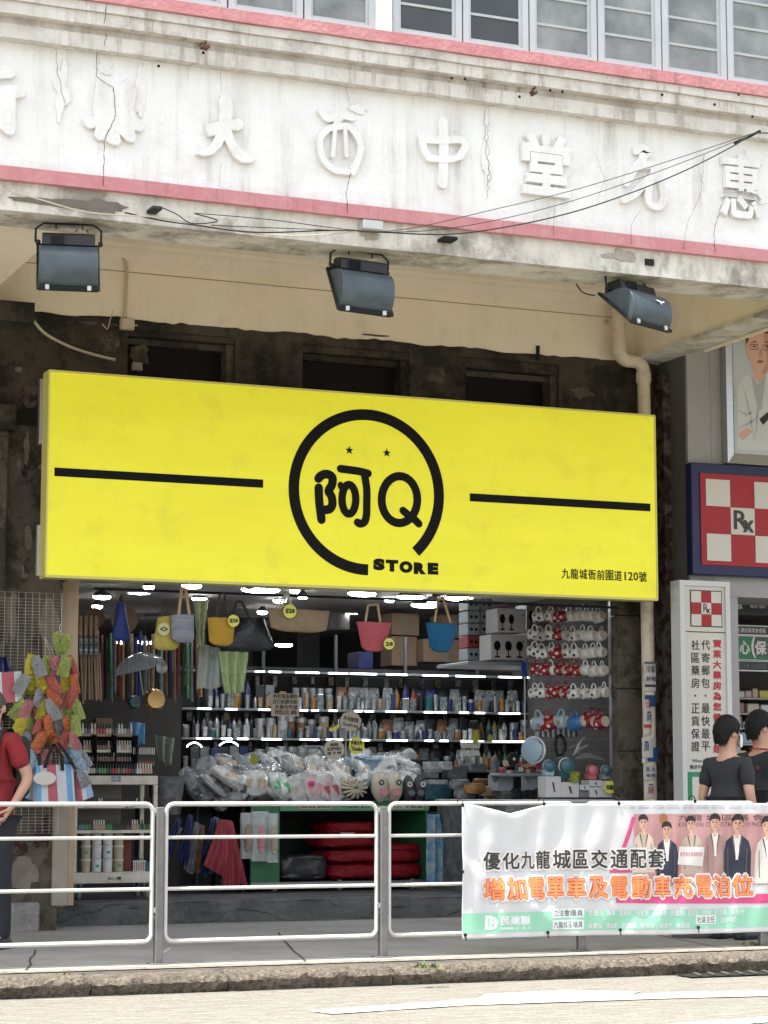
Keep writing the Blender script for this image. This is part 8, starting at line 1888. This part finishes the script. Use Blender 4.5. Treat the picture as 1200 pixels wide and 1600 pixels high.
# the display row at the front edge of the trolley
def up(u, v, c, lb, k=1.0, rx=62, rz=0, ry=0, spread=.052, flm=True): return slipper_pack(c, A(u, v, YT+.02), (rad(rx), rad(ry), rad(rz)), lb, 'slippers shown along the front edge', k, flm, m_filmw, spread)
up(433, 1232, 'green', 'green strapped slippers in clear film at the left of the front edge', 1.05, 50, 20, 12)
up(463, 1236, 'beige', 'beige slippers standing in film left of the pink pair', .95, 70, 6); up(487, 1232, 'pink', 'pale pink slipper pair with a bright pink bow', 1.1, 68, 10, 4, .04); up(510, 1234, 'red', 'coral red slipper pair right of the pink ones', 1.1, 68, 14, -6, .04)
up(398, 1228, 'tan', 'tan slippers in film left of the green ones', 1.05, 48, -14); up(352, 1222, 'tan', 'tan slippers with a round strap hole lying on the left of the heap', 1.2, 35, 50); up(372, 1236, 'charcoal', 'charcoal slippers in film between two tan packs', 1.0, 50, -30); up(330, 1232, 'charcoal', 'dark slippers at the lower left of the heap', 1.0, 40, 60); up(415, 1240, 'brown', 'brown paper-like slippers tucked below the green pair', .9, 30, 70)
mb = MB(); mb.lathe([(.02, -.01), (.03, 0), (.02, .012)], 12, A(487, 1224, YT-.10), 'Y'); tag(mb.build('pink_bow', M('bow_magenta', (.55, .04, .22), rough=.5), smooth=True), 'bright pink bow on the pale pink slippers', 'bow')
# novelty slippers: striped-toe pair, pale pair with faces, dark fish pair
def lumpy(nm, u, v, ru, rv, Y, dep, mat, label, group=None, sd=0):
    return pillow(nm, u-ru, v-rv, u+ru, v+rv, Y, dep, mat, label, 'slippers', group, folds=3, n=22, amp=.012, sq=2.3)
st = thing('strappy_slippers', 'pair of cream slippers with radiating straps at the middle of the front edge', 'slippers', A(550, 1248, YT-.05))
mb = MB(); c = A(551, 1232, YT-.02); mb.lathe([(0, -.06), (.08, -.05), (.115, .0), (.10, .06), (0, .07)], 24, c, 'Y'); [setattr(q, 'z', c.z+(q.z-c.z)*.8) for q in mb.v]; mb.build('body', sm_['brown'], st, smooth=60)
for i in range(9):
    a = rad(20+140*i/8); mb = MB(); p0 = c+Vector((.025*math.cos(a), -.075, .03*math.sin(a)-.01)); p1 = c+Vector((.135*math.cos(a), -.03, .115*math.sin(a)-.03)); mb.tube([p0, (p0+p1)/2+Vector((0, -.02, 0)), p1], .011, 6); mb.build('strap', sm_['cream'], st, smooth=True)
for i in range(6):
    a = rad(200+140*i/5); mb = MB(); p0 = c+Vector((0, -.075, -.01)); p1 = c+Vector((.12*math.cos(a), -.05, .08*math.sin(a)-.01)); mb.tube([p0, (p0+p1)/2+Vector((0, -.02, 0)), p1], .009, 6); mb.build('strap', sm_['cream'], st, smooth=True)
for sx_ in (-.035, .035):
    mb = MB(); mb.tube([c+Vector((sx_+.026*math.cos(t_), -.085, .045+.026*math.sin(t_))) for t_ in [2*math.pi*i/16 for i in range(16)]], .010, 6, closed=True); mb.build('toe_ring', sm_['cream'], st, smooth=True)
def facepair(u, v, Y, ru, rv, m1, m2, lab, eye, nmx, spots=True):
    t = thing(nmx, lab, 'slippers', A(u, v+rv, Y), 'slippers shown along the front edge')
    for s in (-1, 1):
        cu = u+s*ru*.5; a = A(cu, v, Y); k = ru*.56/PXM(u, Y); h_ = rv/PXM(u, Y); mb = MB()
        def f(S_, T_):
            th = 2*math.pi*S_; ph = math.pi*(T_-.5); return a+Vector((k*math.cos(ph)*math.cos(th), .07*math.cos(ph)*math.sin(th), h_*math.sin(ph)*(1+.1*math.cos(th*2))))
        mb.grid(f, 20, 12); mb.build('slipper', m1, t, smooth=True, fix=False)
        mb = MB(); mb.lathe([(0, -.006), (.022, -.004), (.026, .006)], 14, a+Vector((-s*0+s*.012, -.066, h_*.35)), 'Y'); e_ = mb.build('eye', m_wh if eye == 'd' else m_spot, t, smooth=60)
        mb = MB(); mb.lathe([(0, -.003), (.011, 0)], 10, a+Vector((s*.012, -.073, h_*.35)), 'Y'); mb.build('pupil', m_spot if eye == 'd' else m_wh, e_)
        mb = MB(); mb.lathe([(0, -.012), (k*.5, -.008), (k*.62, .01)], 16, (0, 0, 0), 'Y'); [setattr(q, 'z', q.z*.8) for q in mb.v]; mb.move(a+Vector((-s*k*.15, -.058, -h_*.35))); mb.build('muzzle', m2, t, smooth=60)
    return t
facepair(605, 1230, YT-.08, 23, 21, sm_['cream'], sm_['pink'], 'pair of pale round-eyed face slippers with pink muzzles', 'p', 'face_slippers')
facepair(646, 1232, YT-.06, 17, 19, sm_['charcoal'], sm_['grey'], 'pair of dark grey slippers with white eyes at the right of the front edge', 'd', 'fish_slippers')
pillow('film_bag', 582, 1204, 628, 1226, YT+.02, .14, m_filmw, 'bright clear film puffed above the pale face slippers', 'plastic bag', n=20, amp=.02)
pillow('net_bag', 553, 1182, 612, 1206, YT+.4, .25, M('pale_blue_net', (.26, .36, .48), (.18, .26, .36), sc=30, rough=.6, bump=1), 'pale blue net bag full of items behind the cards', 'bag', folds=9, n=30, amp=.03)
pillow('clear_sack', 470, 1165, 512, 1200, YT+.6, .25, m_film, 'grey see-through sack left of the slipper price card', 'bag', folds=9, n=30, amp=.03)
for i, (u, v, c) in enumerate(((745, 1232, 'orange'), (768, 1236, 'tan'), (730, 1240, 'grey'), (790, 1240, 'white'), (758, 1224, 'brown'), (722, 1226, 'grey'), (778, 1246, 'orange'))):
    pillow('snack_pack', u-15, v-8, u+15, v+8, 18.7+.04*i, .10, pm_[c], '%s crumpled packet, %s of those spread before the grey boxes' % (c, ORD[i]), 'packet', 'crumpled packets on the counter', n=16, amp=.015, folds=5)
for i, (u, v, r) in enumerate(((650, 1195, 9), (655, 1208, 8), (641, 1200, 7), (664, 1192, 6))):
    pillow('dark_toy', u-r, v-r, u+r, v+r, 19.4, .08, m_gap, 'small dark glossy bundle, %s of those right of the net bag' % ORD[i], 'bundle', 'dark bundles', n=14, amp=.01)
# ---------------------------------------------------------------- things hanging below the dark table
def hangbag(nm, px, Y, mat, label, cat='bag', group=None, dep=.05, pleats=7):
    P = [A(u, v, Y) for u, v in px]; mb = MB()
    for sg_ in (-1, 1):
        def f(s, t):
            q = P[0].lerp(P[1], s).lerp(P[3].lerp(P[2], s), t); b = math.sin(math.pi*s)**.6*math.sin(math.pi*min(1, .12+t*.80))
            return q+Vector((0, sg_*dep*b-.012*math.cos((s+.06*noise.noise(Vector((s*4, t*3, P[0].x))))*pleats*2*math.pi)*t**.5*(1 if sg_ < 0 else 0), -.02*math.sin(math.pi*s)*t))
        mb.grid(f, 36, 16)
    return tag(mb.build(nm, mat, smooth=True, fix=False), label, cat, group)
YD_ = YT-.12
m_rs = M('sack_coral', (.36, .055, .07), (.24, .03, .045), sc=6, stretch=(4, 1, .5), rough=.6, bump=.4, bsc=30)
hangbag('drawstring_sack', [(342, 1280), (362, 1282), (386, 1384), (318, 1352)], YD_, m_rs, 'large coral red pleated sack hanging under the dark table', 'sack', dep=.09)
hangbag('drawstring_sack', [(350, 1282), (364, 1284), (384, 1376), (346, 1386)], YD_-.05, m_rs, 'second coral red sack overlapping the large one', 'sack', dep=.05)
cbl = [('navy', 262, 1278, 284, 1340), ('grey', 262, 1292, 286, 1322), ('navy', 286, 1272, 302, 1352), ('grey', 296, 1284, 312, 1366), ('brown', 306, 1288, 320, 1364), ('navy', 318, 1278, 338, 1370), ('pale', 326, 1276, 342, 1366)]
for i, (c, u0, v0, u1, v1) in enumerate(cbl):
    mt = pm_[c] if c in pm_ else M('folded_pale_blue', (.14, .19, .30), (.08, .11, .2), sc=8, rough=.6)
    hangbag('folded_umbrella', [(u1-8, v0), (u1, v0+2), (u0+6, v1), (u0-10, v1-12)], YD_+.03*i-.05, mt, '%s folded umbrella slanting, %s from left under the dark table' % (c, ORD[i]), 'umbrella', 'folded umbrellas hanging in a row', dep=.025, pleats=3)
for i, (u0, v0, u1, v1, c) in enumerate(((378, 1270, 396, 1342, 'tan'), (395, 1268, 420, 1346, 'pink'), (420, 1271, 435, 1348, 'beige'))):
    Y = YT-.10-.03*i; t = thing('hanging_slipper_pack', '%s slippers in a long clear bag, %s of three hanging on the trolley end' % (c, ORD[i]), 'slippers', A((u0+u1)/2, v0, Y), 'slipper packs hanging on the trolley')
    a = A(u0, v0, Y); b = A(u1, v0, Y); z1 = A(u0, v1, Y).z; cx = (a.x+b.x)/2; mb = MB()
    def f(s, tt): return Vector((a.x+(b.x-a.x)*s, Y-.03*math.sin(math.pi*s)*math.sin(math.pi*tt)+.006*noise.noise(Vector((s*6, tt*9, i))), a.z+(z1-a.z)*tt))
    mb.grid(f, 10, 20); mb.grid(lambda s, tt: f(s, tt)+Vector((0, .045, 0)), 10, 20); mb.build('film', m_filmw, t, smooth=True, fix=False)
    mb = sole_mesh(.26, .07, .03); mb.xf(Matrix.Translation((cx, Y, (a.z+z1)/2-.02)) @ Matrix.Rotation(rad(90), 4, 'X')); mb.build('slipper', sm_[c], t, smooth=50)
    mb = strap_mesh(.07, .045); mb.xf(Matrix.Translation((cx, Y, (a.z+z1)/2-.02)) @ Matrix.Rotation(rad(90), 4, 'X')); mb.build('strap', sm_[c], t, smooth=50, fix=False)
# tall blue patterned bag and dark cabinet right of the trolley
film('blue_patterned_bag', [(667, 1272), (687, 1272), (697, 1381), (668, 1383)], YT-.12, M('bag_sea_blue', (.06, .24, .42), (.35, .42, .42), sc=11, amt=.25, rough=.35, bump=.5), 'tall blue and white patterned plastic bag right of the trolley', 'bag', dep=.03, wav=3)
cb = thing('dark_cabinet', 'dark grey cabinet with a pale edge between the trolley and the banner', 'cabinet', A(700, 1380, YT+.2)); a = A(697, 1270, YT+.2); b = A(722, 1270, YT+.2)
mb = MB(); mb.box(a.x, b.x+.6, YT+.2, YT+.7, SZ, a.z); mb.build('carcass', m_upr, cb)
mb = MB(); x_ = A(706, 1300, YT+.19).x; mb.box(x_, x_+.05, YT+.185, YT+.199, SZ, a.z-.02); mb.build('edge', pm_['grey'], cb)

for q in shells+list(sole_o.values())+list(strap_o.values()): bpy.data.objects.remove(q)
